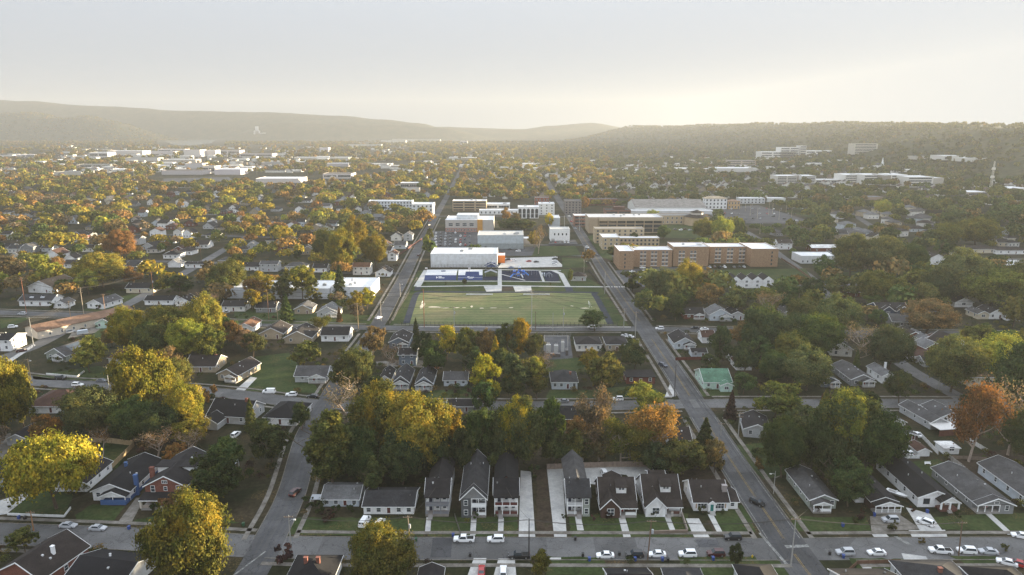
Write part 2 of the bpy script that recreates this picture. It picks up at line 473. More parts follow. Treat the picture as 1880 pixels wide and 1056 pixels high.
street('street', [(720, 396), (800, 397), (1050, 398), (1330, 412)], 8.0, 0.036, 'asphalt')
street('street', [(-100, 470), (200, 478), (430, 484), (600, 500), (745, 502)], 7.5, 0.036, 'asphalt')
street('street', [(-200, 432), (200, 430), (500, 436), (770, 452)], 7.5, 0.038, 'asphalt')
street('street', [(1550, 384), (1640, 440), (1700, 480), (1760, 478)], 8.0, 0.034, 'asphalt')
street('highway', [(-300, 301), (0, 297), (120, 294), (260, 291), (420, 281), (600, 272), (760, 268)], 30.0, 0.2, 'old_asphalt')

def near(pts, x0, x1):                      # part of a street between two photo columns
    return [p for p in pts if x0 <= proj(*p)[0] <= x1]
def fine(pts, n=4): return smooth(pts, n)
kb, sw = MB(), MB()
for (a, b), sides in (((-300, 452), (1,)), ((-300, 415), (-1,)), ((520, 1402), (1,)), ((492, 1448), (-1,)), ((1492, 2300), (1,)), ((1548, 2300), (-1,))):
    seg = near(fine(s1), a, b)
    for s in sides:
        sweep(kb, seg, s * 5.0, s * 5.0 + 0.22 * s, 0.0, 0.14) if s < 0 else sweep(kb, seg, 5.22, 5.0, 0.0, 0.14)
        sweep(sw, seg, -8.1, -6.7, 0.0, 0.10) if s < 0 else sweep(sw, seg, 8.1, 6.7, 0.0, 0.10)
for pts, hw, rows in ((lft, 4.3, ((992, 765), (728, 612), (590, 400))), (rgt, 5.2, ((990, 765), (728, 622), (590, 480)))):
    for ya, yb in rows:
        seg = [p for p in fine(pts) if yb <= proj(*p)[1] <= ya]
        sweep(kb, seg, hw + 0.22, hw, 0.0, 0.14); sweep(kb, seg, -hw, -hw - 0.22, 0.0, 0.14)
        sweep(sw, seg, hw + 3.4, hw + 2.0, 0.0, 0.10); sweep(sw, seg, -hw - 2.0, -hw - 3.4, 0.0, 0.10)
for pts, cuts in ((s2, ((-300, 575), (625, 1245), (1310, 2300))), (s3, ((-300, 670), (715, 1140), (1205, 2300)))):
    for a, b in cuts:
        seg = near(fine(pts), a, b)
        sweep(kb, seg, 4.9, 4.7, 0.0, 0.14); sweep(kb, seg, -4.7, -4.9, 0.0, 0.14)
        sweep(sw, seg, 8.0, 6.8, 0.0, 0.10); sweep(sw, seg, -6.8, -8.0, 0.0, 0.10)
tag(kb.build('kerb', 'old_concrete'), kind='structure')
tag(sw.build('pavement', 'old_concrete'), kind='structure')
# painted lines of the busy street, dashed on the other
mk = MB()
for ya, yb in ((1100, 1015), (990, 765), (728, 622), (590, 400)):
    seg = [p for p in fine(rgt) if yb <= proj(*p)[1] <= ya]
    strip(mk, seg, 0.28, 0.13, 0.085); strip(mk, seg, -0.13, -0.28, 0.085)
tag(mk.build('road_line', 'yellow_paint'), kind='structure')
mk = MB()
for ya, yb in ((990, 765), (728, 622), (590, 400)):
    seg = [p for p in fine(rgt) if yb <= proj(*p)[1] <= ya]
    strip(mk, seg, 4.55, 4.4, 0.085); strip(mk, seg, -4.4, -4.55, 0.085)
for q in ([(1440, 1002), (1482, 1000), (1486, 1005), (1444, 1007)], [(1640, 985.5), (1648, 985.5), (1675, 1000.5), (1666, 1000.5)], [(428, 1056), (487, 1012), (489, 1013), (431, 1057)], [(1392, 979), (1397, 979), (1452, 1042), (1446, 1042)]):
    mk.poly([G(*p) for p in q], 0.095)
tag(mk.build('road_line', 'worn_paint'), kind='structure')
mk = MB()
for q in ([(1276, 991), (1316, 991), (1322, 1005), (1283, 1005)], [(795, 988), (830, 988), (828, 1024), (790, 1024)]):
    mk.poly([G(*p) for p in q], 0.075)
tag(mk.build('road_patch', 'dark_asphalt'), kind='structure')

mk = MB()                                   # worn wheel tracks, darker with oil and rubber
for pts, offs, z in ((rgt, (-3.5, -1.7, 1.7, 3.5), 0.072), (lft, (-2.6, -1.0, 1.0, 2.6), 0.064)):
    for of in offs:
        seg = fine(pts, 2); w_ = 0.42
        for k in range(0, len(seg) - 4, 4): strip(mk, seg[k:k + 5], of + w_ + random.uniform(-.2, .25), of - w_ + random.uniform(-.25, .2), z + .001 * (k % 8))
tag(mk.build('tyre_track', 'dark_asphalt'), kind='structure')
mk = MB()
for px, wpx, o0, o1 in ((1150, 18, 4.8, -4.8), (1395, 60, 4.9, -4.9), (960, 10, 1, -4.6), (1560, 30, 4.6, .5), (620, 34, 4.6, -1), (250, 60, .5, -4.6), (1130, 20, 4.7, 1)):
    seg = near(fine(s1), px - wpx / 2, px + wpx / 2)
    if len(seg) > 1: strip(mk, seg, o0, o1, 0.068)
for px, wpx, o0, o1 in ((660, 30, 4, -4), (960, 50, 4.2, 0), (1290, 60, 4.3, -4.3), (480, 50, 0, -4.2), (200, 40, 4, 0)):
    seg = near(fine(s2), px - wpx / 2, px + wpx / 2)
    if len(seg) > 1: strip(mk, seg, o0, o1, 0.070)
tag(mk.build('road_patch', 'old_asphalt'), kind='structure')
# ------------------------------------------------------------------ yards, drives, lots
def ragged(pts):                            # an uneven edge, as grass has
    out = []
    for (ax, ay), (bx, by) in zip(pts, pts[1:] + pts[:1]):
        n = max(1, int(math.dist((ax, ay), (bx, by)) / 1.6))
        for k in range(n):
            t_ = k / n; x_, y_ = ax + (bx - ax) * t_, ay + (by - ay) * t_
            out.append((x_ + 0.7 * mnoise.noise(Vector((x_ * .6, y_ * .6, 1))), y_ + 0.7 * mnoise.noise(Vector((x_ * .6, y_ * .6, 9)))))
    return out
def sheet(name, mat, polys, z):
    mb = MB()
    for i, q in enumerate(polys):
        w_ = [G(*p) for p in q]
        mb.poly(ragged(w_) if name in ('lawn', 'yard') else w_, z + 0.0015 * i)
    o = mb.build(name, mat)
    tag(o, kind='structure')
sheet('lawn', 'lawn', [
    [(545, 950), (780, 952), (778, 984), (528, 982)], [(790, 950), (950, 948), (950, 985), (786, 985)], [(1042, 945), (1262, 943), (1274, 986), (1050, 986)],
    [(1312, 944), (1366, 925), (1388, 976), (1322, 980)], [(1690, 950), (1850, 942), (1960, 945), (1990, 976), (1735, 973)], [(1656, 850), (1722, 843), (1776, 884), (1716, 888)],
    [(1450, 948), (1535, 950), (1590, 950), (1600, 975), (1462, 976)], [(548, 846), (578, 762), (582, 762), (569, 800), (556, 846)], [(250, 955), (360, 932), (440, 960), (240, 960)],
    [(60, 905), (140, 895), (120, 945), (14, 945)], [(140, 945), (170, 925), (230, 930), (205, 960), (140, 958)], [(168, 812), (240, 815), (215, 860), (160, 850)],
    [(470, 655), (530, 648), (590, 722), (452, 718)], [(1000, 662), (1082, 655), (1094, 682), (1000, 686)], [(1280, 700), (1350, 700), (1356, 728), (1290, 728)],
    [(1010, 716), (1090, 716), (1100, 732), (1000, 734)], [(1090, 716), (1190, 705), (1225, 730), (1100, 732)], [(720, 720), (860, 715), (870, 734), (715, 735)],
    [(1340, 820), (1420, 810), (1450, 870), (1400, 880)], [(150, 570), (240, 540), (262, 540), (196, 574)], [(0, 585), (60, 582), (30, 596), (0, 604)], [(190, 600), (300, 598), (300, 620), (160, 622)],
    [(60, 690), (180, 672), (300, 690), (300, 704), (60, 697)], [(430, 594), (690, 596), (690, 580), (430, 566)], [(1245, 1022), (1440, 1022), (1470, 1056), (1255, 1056)], [(1005, 1022), (1110, 1024), (1120, 1056), (1005, 1056)],
    [(1560, 1026), (1700, 1026), (1740, 1056), (1580, 1056)], [(75, 1020), (130, 1020), (110, 1056), (60, 1056)], [(1740, 1020), (1830, 1022), (1850, 1040), (1780, 1040)],
    [(1290, 496), (1478, 493), (1493, 515), (1450, 523), (1290, 516)], [(1031, 473), (1070, 475), (1080, 491), (1033, 492)], [(985, 452), (1056, 452), (1067, 469), (976, 471)],
    [(1095, 430), (1120, 460), (1126, 480), (1100, 470), (1075, 436)], [(1210, 400), (1330, 425), (1330, 440), (1215, 436)], [(1500, 500), (1580, 500), (1600, 520), (1515, 521)], [(1470, 380), (1530, 400), (1520, 408), (1440, 388)],
    ], 0.012)
sheet('yard', 'bare_earth', [
    [(1120, 890), (1260, 850), (1330, 870), (1350, 935), (1260, 930)], [(985, 862), (1004, 862), (1018, 990), (984, 990)], [(1745, 840), (1880, 820), (1990, 870), (1800, 890)],
    [(1300, 955), (1316, 955), (1326, 985), (1312, 985)]], 0.006)
sheet('driveway', 'pale_concrete', [
    [(956, 864), (975, 866), (983, 990), (952, 991)], [(1004, 860), (1032, 860), (1041, 992), (1018, 992)], [(1028, 856), (1190, 857), (1204, 882), (1166, 889), (1150, 872), (1120, 869), (1105, 878), (1098, 890), (1085, 889), (1075, 876), (1028, 880)],
    [(1259, 952), (1283, 952), (1305, 990), (1276, 990)], [(783, 950), (792, 950), (790, 978), (780, 978)], [(865, 950), (875, 950), (873, 983), (863, 983)], [(915, 951), (925, 951), (924, 983), (914, 983)],
    [(1055, 946), (1066, 946), (1072, 974), (1060, 974)], [(1135, 948), (1147, 948), (1160, 992), (1146, 992)], [(1218, 944), (1228, 944), (1240, 974), (1230, 974)], [(1299, 944), (1309, 944), (1328, 980), (1318, 980)],
    [(1663, 932), (1673, 934), (1708, 944), (1730, 974), (1690, 976)], [(1668, 974), (1735, 973), (1740, 988), (1676, 989)], [(1597, 976), (1622, 976), (1634, 988), (1606, 988)], [(1805, 940), (1816, 940), (1862, 982), (1850, 982)],
    [(-30, 928), (50, 904), (60, 906), (12, 944), (-30, 950)], [(428, 720), (460, 692), (472, 694), (446, 721)], [(1030, 885), (1034, 885), (1036, 890), (1032, 890)],
    [(1220, 730), (1232, 700), (1238, 700), (1240, 728)], [(915, 1026), (945, 1026), (950, 1080), (900, 1080)], [(870, 1025), (893, 1025), (885, 1080), (850, 1080)], [(1655, 1016), (1700, 1022), (1720, 1056), (1670, 1056)],
    [(1575, 1030), (1590, 1030), (1610, 1056), (1592, 1056)], [(120, 1006), (150, 1006), (130, 1024), (100, 1024)], [(1010, 1024), (1030, 1024), (1030, 1029), (1008, 1029)], [(40, 645), (62, 632), (66, 634), (20, 665), (10, 664)],
    ], 0.020)
sheet('driveway', 'old_concrete', [
    [(214, 962), (250, 914), (266, 914), (240, 962)], [(1597, 948), (1650, 944), (1692, 972), (1600, 976)], [(164, 812), (192, 812), (170, 832), (150, 830)], [(1380, 838), (1440, 870), (1425, 878), (1390, 868)],
    [(2, 800), (20, 795), (20, 850), (-20, 860)], [(690, 664), (760, 660), (812, 668), (812, 676), (690, 672)], [(140, 600), (210, 590), (196, 606), (124, 622)]], 0.016)
sheet('car_park', 'pale_concrete', [[(926, 474), (1016, 471.5), (1032, 486), (1032, 490), (914, 492)], [(1410, 495), (1444, 495), (1454, 507), (1426, 509)], [(1840, 490), (1990, 484), (1990, 516), (1850, 516)]], 0.020)
sheet('car_park', 'dark_asphalt', [[(998, 618), (1046, 616), (1052, 660), (1000, 660)], [(786, 424), (880, 424), (880, 462), (790, 462)], [(1127, 497), (1216, 490), (1300, 490), (1300, 494), (1200, 527), (1150, 527)], [(1310, 382), (1392, 377), (1505, 411), (1335, 410)],
    [(880, 455), (1000, 452), (990, 470), (880, 470)], [(1185, 400), (1212, 400), (1220, 416), (1190, 416)], [(1060, 395), (1090, 395), (1095, 412), (1066, 412)], [(300, 328), (420, 325), (430, 333), (300, 335)], [(1010, 442), (1056, 440), (1062, 450), (1005, 452)]], 0.024)
# the park: turf, running track, courts, play surfaces
sheet('lawn', 'lawn', [[(714, 598), (768, 497), (1046, 494), (1100, 522), (1154, 598)]], 0.028)
sheet('sports_field', 'turf', [[(746, 595), (768, 538), (1090, 538), (1124, 595)]], 0.045)
tr = MB()
strip(tr, smooth([G(*p) for p in [(746, 594), (755, 566), (764, 541), (774, 536.5), (790, 536), (900, 536.5), (1078, 537), (1091, 541), (1105, 564), (1121, 595)]], 5), 2.0, -2.0, 0.06)
strip(tr, [G(*p) for p in [(766, 534), (768, 526)]], 2.2, -2.2, 0.055); strip(tr, [G(*p) for p in [(1046, 535), (1043, 526)]], 2.6, -2.6, 0.055)
tag(tr.build('running_track', 'track_blue'), kind='structure')
pa = MB()
for i, (pp, wd) in enumerate((([(765, 526.5), (900, 524.5), (1040, 526.5), (1152, 527)], 2.6), ([(766, 526), (784, 496)], 5.0), ([(917.5, 494), (917.5, 530)], 3.0), ([(1016, 497), (1030, 503), (1043, 527)], 4.0), ([(1030, 497), (900, 495), (780, 497)], 2.4), ([(921, 504), (964, 515)], 1.6), ([(776, 516.5), (915, 516.5)], 1.8), ([(921, 516.5), (1030, 518)], 1.8), ([(991, 498), (998, 517)], 1.8))):
    strip(pa, [G(*p) for p in pp], wd / 2, -wd / 2, 0.075 + 0.004 * i)
for q in ([(888, 526), (921, 525.5), (921, 535.2), (893, 536)], [(942, 526), (975, 526), (976, 535), (946, 536)]): pa.poly([G(*p) for p in q], 0.12)
tag(pa.build('path', 'pale_concrete'), kind='structure')
sheet('yard', 'bare_earth', [[(921.6, 526), (942, 526), (942, 534), (921.6, 534)]], 0.05)
sheet('sports_court', 'court_white', [[(784, 495.5), (840, 495), (838, 505.5), (780.5, 505.5)], [(842, 495), (886, 495), (886, 505.5), (841, 505.5)]], 0.115)
sheet('sports_court', 'court_blue', [[(780.5, 505.5), (838, 505.5), (837.4, 515), (778.5, 515)], [(841, 505.5), (886, 505.5), (886, 515), (840.5, 515)]], 0.115)
sheet('sports_court', 'court_blue', [[(855, 499), (879, 499), (880, 505.5), (854, 505.5)], [(810, 497), (818, 497), (818, 499), (810, 499)]], 0.135)
sheet('court_mark', 'court_white', [[(801, 508), (804, 509.8), (801, 511.8)], [(805, 508.2), (811, 508.2), (811, 509.4), (805, 509.4)], [(805, 510.2), (816, 510.2), (816, 511.2), (805, 511.2)],
    [(858, 508), (862, 508), (862, 509.6), (858, 509.6)], [(863, 509), (870, 509), (870, 509.8), (863, 509.8)], [(860, 511), (868, 511), (868, 511.7), (860, 511.7)],
    [(841, 510), (886, 510), (886, 510.25), (841, 510.25)]], 0.14)
sheet('play_surface', 'court_navy', [[(920.5, 497), (988, 497), (992, 505), (995, 513), (990, 516.3), (921, 515)], [(994.5, 499), (1012, 497.6), (1021, 498.4), (1025, 505), (1028, 515), (1022, 517), (1002, 516.5)], [(887, 508), (914, 508), (914, 515), (887, 515)]], 0.062)
sheet('sand_pit', 'sand', [[(1014, 454.5), (1045, 454.5), (1049, 464), (1019, 464.5)]], 0.05)
wn = MB()
for px_, py_, a_, b_ in ((796, 564, 6, 1.2), (812, 565, 3, .7), (818, 565.5, 4, .6), (838, 565, 3, .7), (852, 565, 2, .5), (866, 563, 1.2, 2), (884, 566, 2, 1), (905, 565.5, 4, .5), (938, 565, 2, 1), (775, 562, 2, 5), (1074, 566, 4, 1), (1050, 562, 2, .6)):
    x_, y_ = G(px_, py_)
    wn.poly([(x_ + a_ * 0.75 * math.cos(k * math.pi / 5) * random.uniform(.6, 1.1), y_ + b_ * 1.5 * math.sin(k * math.pi / 5) * random.uniform(.6, 1.1)) for k in range(10)], 0.066)
tag(wn.build('bare_patch', 'sand'), kind='structure')

hz = MB(); hz.box(-8600, 2480, -2700, 9900, -1.0, 500)
hm = bpy.data.materials.new('haze'); hm.use_nodes = True
hn = hm.node_tree; hn.nodes.remove(hn.nodes['Principled BSDF'])
pv = hn.nodes.new('ShaderNodeVolumePrincipled')
pv.inputs['Density'].default_value = 0.000108
pv.inputs['Color'].default_value = (0.41, 0.43, 0.455, 1)
pv.inputs['Anisotropy'].default_value = 0.15
hn.links.new(pv.outputs[0], hn.nodes['Material Output'].inputs['Volume'])
MATS['haze'] = hm
tag(hz.build('haze', 'haze'), kind='stuff')
# ------------------------------------------------------------------ trees: leaf-card crowns on branching trunks
rng = np.random.default_rng(11)
def unit(n):
    v = rng.normal(size=(n, 3)); return v / np.linalg.norm(v, axis=1, keepdims=True)
def leaf_quads(pts, nrm, size, jitter=0.9):
    """one small bent-free quad per point, facing roughly outwards"""
    n = len(pts)
    d = nrm + unit(n) * jitter
    d /= np.linalg.norm(d, axis=1, keepdims=True)
    a = np.cross(d, unit(n)); a /= np.linalg.norm(a, axis=1, keepdims=True)
    b = np.cross(d, a)
    s = (size * rng.uniform(0.6, 1.35, n))[:, None]
    k = rng.uniform(0.55, 1.0, n)[:, None]
    return np.stack([pts - a * s, pts - b * s * k, pts + a * s * 0.9, pts + b * s * k * 1.1], 1)
def quads_mesh(name, q, mat, cols=None):
    n, k = len(q), q.shape[1]
    me = bpy.data.meshes.new(name)
    me.vertices.add(n * k); me.vertices.foreach_set('co', q.reshape(-1).astype(np.float32))
    me.loops.add(n * k); me.loops.foreach_set('vertex_index', np.arange(n * k, dtype=np.int32))
    me.polygons.add(n); me.polygons.foreach_set('loop_start', np.arange(0, n * k, k, dtype=np.int32))
    me.materials.append(MATS[mat])
    if cols is not None:
        at = me.color_attributes.new('leaf_colour', 'FLOAT_COLOR', 'POINT')
        at.data.foreach_set('color', np.repeat(np.c_[cols, np.ones(n)], k, axis=0).reshape(-1).astype(np.float32))
    me.update(calc_edges=True)
    return me
def lobes(w, h, n, shape):
    """sub-spheres that make the uneven outline; returns centres and radii, z from 0 to h"""
    c, r = [], []
    for i in range(n):
        u = unit(1)[0]
        q = rng.uniform(0.35, 1.0) ** 0.5
        if shape == 'round': x = np.array([u[0] * w * .40, u[1] * w * .40, h * (.52 + u[2] * .38)]) * [q, q, 1]
        elif shape == 'tall': x = np.array([u[0] * w * .28, u[1] * w * .28, h * (.50 + u[2] * .38)]) * [q, q, 1]
        else: x = np.array([u[0] * w * .40, u[1] * w * .40, h * (.55 + abs(u[2]) * .22 - .1)]) * [q, q, 1]
        zr = x[2] / h
        rad = w * rng.uniform(0.065, 0.165) * (1.15 - 0.45 * abs(zr - 0.45) * 2)
        c.append(x); r.append(rad)
    return np.array(c), np.array(r)
def crown(w, h, nl, nq, size, shape='round'):
    if shape == 'cone':
        z = rng.uniform(0, 1, nq) ** 1.35
        a = rng.uniform(0, 2 * np.pi, nq)
        lay = 0.80 + 0.20 * np.sin(z * 40 + a * 3) + rng.uniform(-.1, .12, nq)
        rr = w / 2 * (1 - z) ** 0.8 * lay * rng.uniform(0.72, 1.05, nq)
        p = np.c_[rr * np.cos(a), rr * np.sin(a), z * h]
        nr = np.c_[np.cos(a), np.sin(a), np.full(nq, 0.5)]
        return leaf_quads(p, nr / np.linalg.norm(nr, axis=1, keepdims=True), size)
    c, r = lobes(w, h, nl, shape)
    nc = max(30, int(nq / 55))              # twig clumps on the lobes, with gaps between them
    k = rng.choice(nl, nc, p=r ** 2 / (r ** 2).sum())
    uc = unit(nc); uc[:, 2] = uc[:, 2] * 0.9 + 0.12
    cc = c[k] + uc * (r[k] * (0.70 + 0.45 * rng.uniform(0, 1, nc)))[:, None]
    dd = (np.linalg.norm(cc[:, None, :] - c[None], axis=2) / r[None]).min(axis=1)
    ok = (dd > 0.62) | (rng.uniform(size=nc) < 0.35)
    cc, uc = cc[ok], uc[ok]
    j = rng.integers(0, len(cc), nq)
    sg = rng.uniform(0.7, 1.5, len(cc)) * w * 0.030
    off = rng.normal(size=(nq, 3)) * sg[j][:, None]; off[:, 2] *= 0.75
    p = cc[j] + off
    u = off / (np.linalg.norm(off, axis=1, keepdims=True) + 1e-6) * .6 + uc[j]
    p[:, 2] = np.maximum(p[:, 2], 0.02 * h)
    out = p - np.array([0, 0, h * .45]); out /= np.linalg.norm(out, axis=1, keepdims=True) + 1e-6
    return leaf_quads(p, u * .6 + out * .5, size)
def limbs_mb(h, w, r0, depth=2, nb=5, start=0.25, mat=0, sides=6):
    mb = MB(); rd = random.Random(int(h * 97 + w * 13 + nb))
    tips = []
    def grow(p, d, ln, r, lev):
        pts, rs = [p], [r]
        for i in range(3):
            d2 = (d + Vector((rd.uniform(-.25, .25), rd.uniform(-.25, .25), rd.uniform(-.05, .22)))).normalized()
            pts.append(pts[-1] + d2 * ln / 3); rs.append(r * (1 - 0.25 * (i + 1)))
            d = d2
        mb.tube(pts, rs, sides if lev == 0 else 4)
        tips.append(pts[-1])
        if lev < depth:
            for k in range(nb if lev == 0 else 3):
                an = rd.uniform(0, 6.28); q = pts[rd.randint(1, 3)]
                el = rd.uniform(0.35, 0.9)
                grow(q, Vector((math.cos(an) * math.cos(el), math.sin(an) * math.cos(el), math.sin(el) * .9)).normalized(), ln * rd.uniform(.5, .75), r * 0.5, lev + 1)
    grow(Vector((0, 0, 0)), Vector((0, 0, 1)), h * 0.55, r0, 0)
    return mb, tips
TREE = {}
def proto(key, w, h, nl, nq, size, shape, n, clear, r0):
    L = []
    for i in range(n):
        cm = quads_mesh('crown', crown(w, h * (1 - clear), nl, nq, size, shape) + np.array([0, 0, h * clear]), 'leaf')
        tm = limbs_mb(h, w, r0, 1 if shape == 'cone' else 2, 5)[0].mesh('trunk', 'bark')
        L.append((cm, tm))
    TREE[key] = (L, w, h)
proto('big', 20.0, 17.0, 60, 34000, 0.25, 'round', 4, 0.16, 0.42)
proto('broad', 20.0, 13.0, 56, 34000, 0.25, 'broad', 2, 0.14, 0.42)
proto('tall', 10.0, 17.0, 36, 17000, 0.23, 'tall', 3, 0.10, 0.28)
proto('mid', 11.0, 11.0, 30, 11000, 0.23, 'round', 4, 0.14, 0.24)
proto('far', 11.0, 10.5, 14, 1900, 0.60, 'round', 5, 0.10, 0.25)
proto('cone', 6.0, 13.0, 1, 3200, 0.34, 'cone', 2, 0.04, 0.18)
proto('shrub', 4.0, 3.4, 9, 1500, 0.20, 'round', 3, 0.0, 0.08)
def proto_bare(key, w, h, nq, n):
    L = []
    for i in range(n):
        mb, tips = limbs_mb(h * 1.0 + i * 0.1, w, 0.34, 3, 7)
        tp = np.array([tuple(p) for p in tips])
        tp = tp[tp[:, 2] > h * 0.3]
        p = tp[rng.integers(0, len(tp), nq)] + rng.normal(size=(nq, 3)) * 0.75
        L.append((quads_mesh('crown', leaf_quads(p, unit(nq), 0.20), 'leaf'), mb.mesh('trunk', 'pale_bark')))
    TREE[key] = (L, w, h)
proto_bare('bare', 12.0, 14.0, 1500, 2)
proto_bare('sparse', 12.0, 14.0, 9000, 2)
PAL = dict(olive=(.075, .075, .018), gold=(.150, .118, .018), yellow=(.195, .160, .018), lime=(.17, .165, .028), green=(.042, .060, .018), deep=(.034, .044, .016),
           rust=(.125, .068, .026), brown=(.105, .074, .030), dun=(.115, .085, .055), plum=(.045, .025, .022), orange=(.155, .092, .030), moss=(.060, .066, .022))
for k_ in PAL: PAL[k_] = tuple(v * m for v, m in zip(PAL[k_], (1.34, 1.44, 1.75)))
WORDS = dict(olive='olive green', gold='golden brown', yellow='bright yellow', lime='yellow green', green='mid green', deep='dark green', rust='rust red', brown='reddish brown',
             dun='nearly bare', plum='dark purple', orange='orange', moss='dull green')
TREES = []
def tree(px, ytop, ybase, wpx, key='mid', col='olive', name='tree', lab=None, group=None, top=None, word=None, rnd=None):
    x, y = G(px, ybase)
    # crown is centred over the trunk: find its height from the sight line to its top
    h = max(zat(px, ytop, y), 1.2)
    wd = wpx * mpp(ybase)
    return tree_at(x, y, wd, h, key, col, name, lab, group, top, word, (px, (ytop * 2 + ybase) / 3))
def tree_at(x, y, wd, h, key='mid', col='olive', name='tree', lab=None, group=None, top=None, word=None, at=None):
    L, pw, ph = TREE[key]
    cm, tm = L[random.randrange(len(L))]
    t = empty(name, (x, y, 0), random.uniform(0, 6.28))
    c = np.array(PAL[col]) * (1.35 if x > 40 and y > 255 else 1.0) * random.uniform(0.82, 1.2) * np.array([random.uniform(.9, 1.12), 1, random.uniform(.85, 1.15)])
    sc = (wd / pw, wd / pw * random.uniform(.92, 1.08), h / ph)
    place(cm, 'crown', t, c, sc=sc)
    place(tm, 'trunk', t, sc=sc)
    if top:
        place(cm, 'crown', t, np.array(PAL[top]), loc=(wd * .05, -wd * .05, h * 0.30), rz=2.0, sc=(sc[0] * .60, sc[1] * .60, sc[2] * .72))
    size = 'tall' if h > 17 else 'small' if h < 7 else 'broad' if wd > h * 1.15 else 'round'
    kind = {'cone': 'conifer', 'shrub': 'shrub'}.get(key, 'tree')
    tag(t, lab, 'shrub' if key == 'shrub' else 'tree', group)
    if at is None: at = proj(x, y, h * .6)
    if not lab: PEND.append((t, f"{word or ''} {size if kind != 'shrub' else ''} {WORDS[col]} {kind}".split(), at[0], at[1]))
    TREES.append((x, y, wd / 2, h))
    return t
# ------------------------------------------------------------------ houses
WC = dict(white=(.83, .83, .83), offwhite=(.70, .68, .64), grey=(.24, .245, .25), lgrey=(.44, .45, .46), dgrey=(.105, .11, .118), sage=(.30, .33, .29), tan=(.36, .30, .22), brown=(.085, .05, .04), blue=(.38, .45, .54),
          pblue=(.52, .57, .62), navy=(.045, .065, .105), mint=(.50, .66, .58), brick=(.20, .078, .055), cream=(.62, .55, .42), beige=(.45, .37, .27), redbrown=(.16, .055, .04), royal=(.06, .12, .27), slate=(.16, .20, .25), yellow=(.55, .45, .22))
RC = dict(black=(.022, .021, .024), dark=(.038, .034, .036), brown=(.056, .044, .040), grey=(.13, .128, .132), lgrey=(.24, .245, .255), charcoal=(.06, .06, .066), tan=(.19, .135, .09), rust=(.21, .105, .06), green=(.085, .175, .12), white=(.70, .70, .70), redbrown=(.12, .062, .045), blue=(.05, .09, .22))
for k_ in RC:
    if k_ not in ('white', 'green'): RC[k_] = tuple(v * .56 for v in RC[k_])
WHITE = (.83, .83, .82)
_WIN = {}
def win_meshes(wd, ht, mull=1):
    k = (round(wd, 2), round(ht, 2), mull)
    if k not in _WIN:
        f = MB(); t_ = 0.10
        f.box(-wd/2 - t_, wd/2 + t_, -.07, .0, -t_, 0.0); f.box(-wd/2 - t_, wd/2 + t_, -.07, .0, ht, ht + t_ * 1.2)
        f.box(-wd/2 - t_, -wd/2, -.07, .0, 0.0, ht); f.box(wd/2, wd/2 + t_, -.07, .0, 0.0, ht)
        f.box(-wd/2, wd/2, -.05, -.0, ht * .48, ht * .53)
        for i in range(1, mull): f.box(-wd/2 + wd * i / mull - .04, -wd/2 + wd * i / mull + .04, -.06, -.002, 0.0, ht)
        p = MB(); p.box(-wd/2, wd/2, -.03, -.004, 0.0, ht)
        _WIN[k] = (f.mesh('window', 'paint'), p.mesh('pane', 'glass'))
    return _WIN[k]
def window(root, x, y, z, wd=1.1, ht=1.5, rz=0.0, mull=1, col=WHITE, pane=True):
    f, p = win_meshes(wd, ht, mull)
    o = place(f, 'window', root, col, (x, y, z), rz)
    place(p, 'pane', o if pane else root)
    if not pane: pass
    return o
_DOOR = {}
def door(root, x, y, z, col, rz=0.0):
    if 'd' not in _DOOR:
        _DOOR['d'] = MB().box(-.48, .48, -.05, .0, 0, 2.1).mesh('door', 'paint')
        f = MB(); f.box(-.62, -.48, -.07, 0, 0, 2.24); f.box(.48, .62, -.07, 0, 0, 2.24); f.box(-.48, .48, -.07, 0, 2.1, 2.24)
        _DOOR['f'] = f.mesh('door_frame', 'paint')
        _DOOR['h'] = MB().box(.34, .42, -.11, -.05, 1.0, 1.12).mesh('handle', 'alloy')
    o = place(_DOOR['d'], 'door', root, col, (x, y, z), rz)
    place(_DOOR['f'], 'door_frame', o, WHITE); place(_DOOR['h'], 'handle', o)
    return o
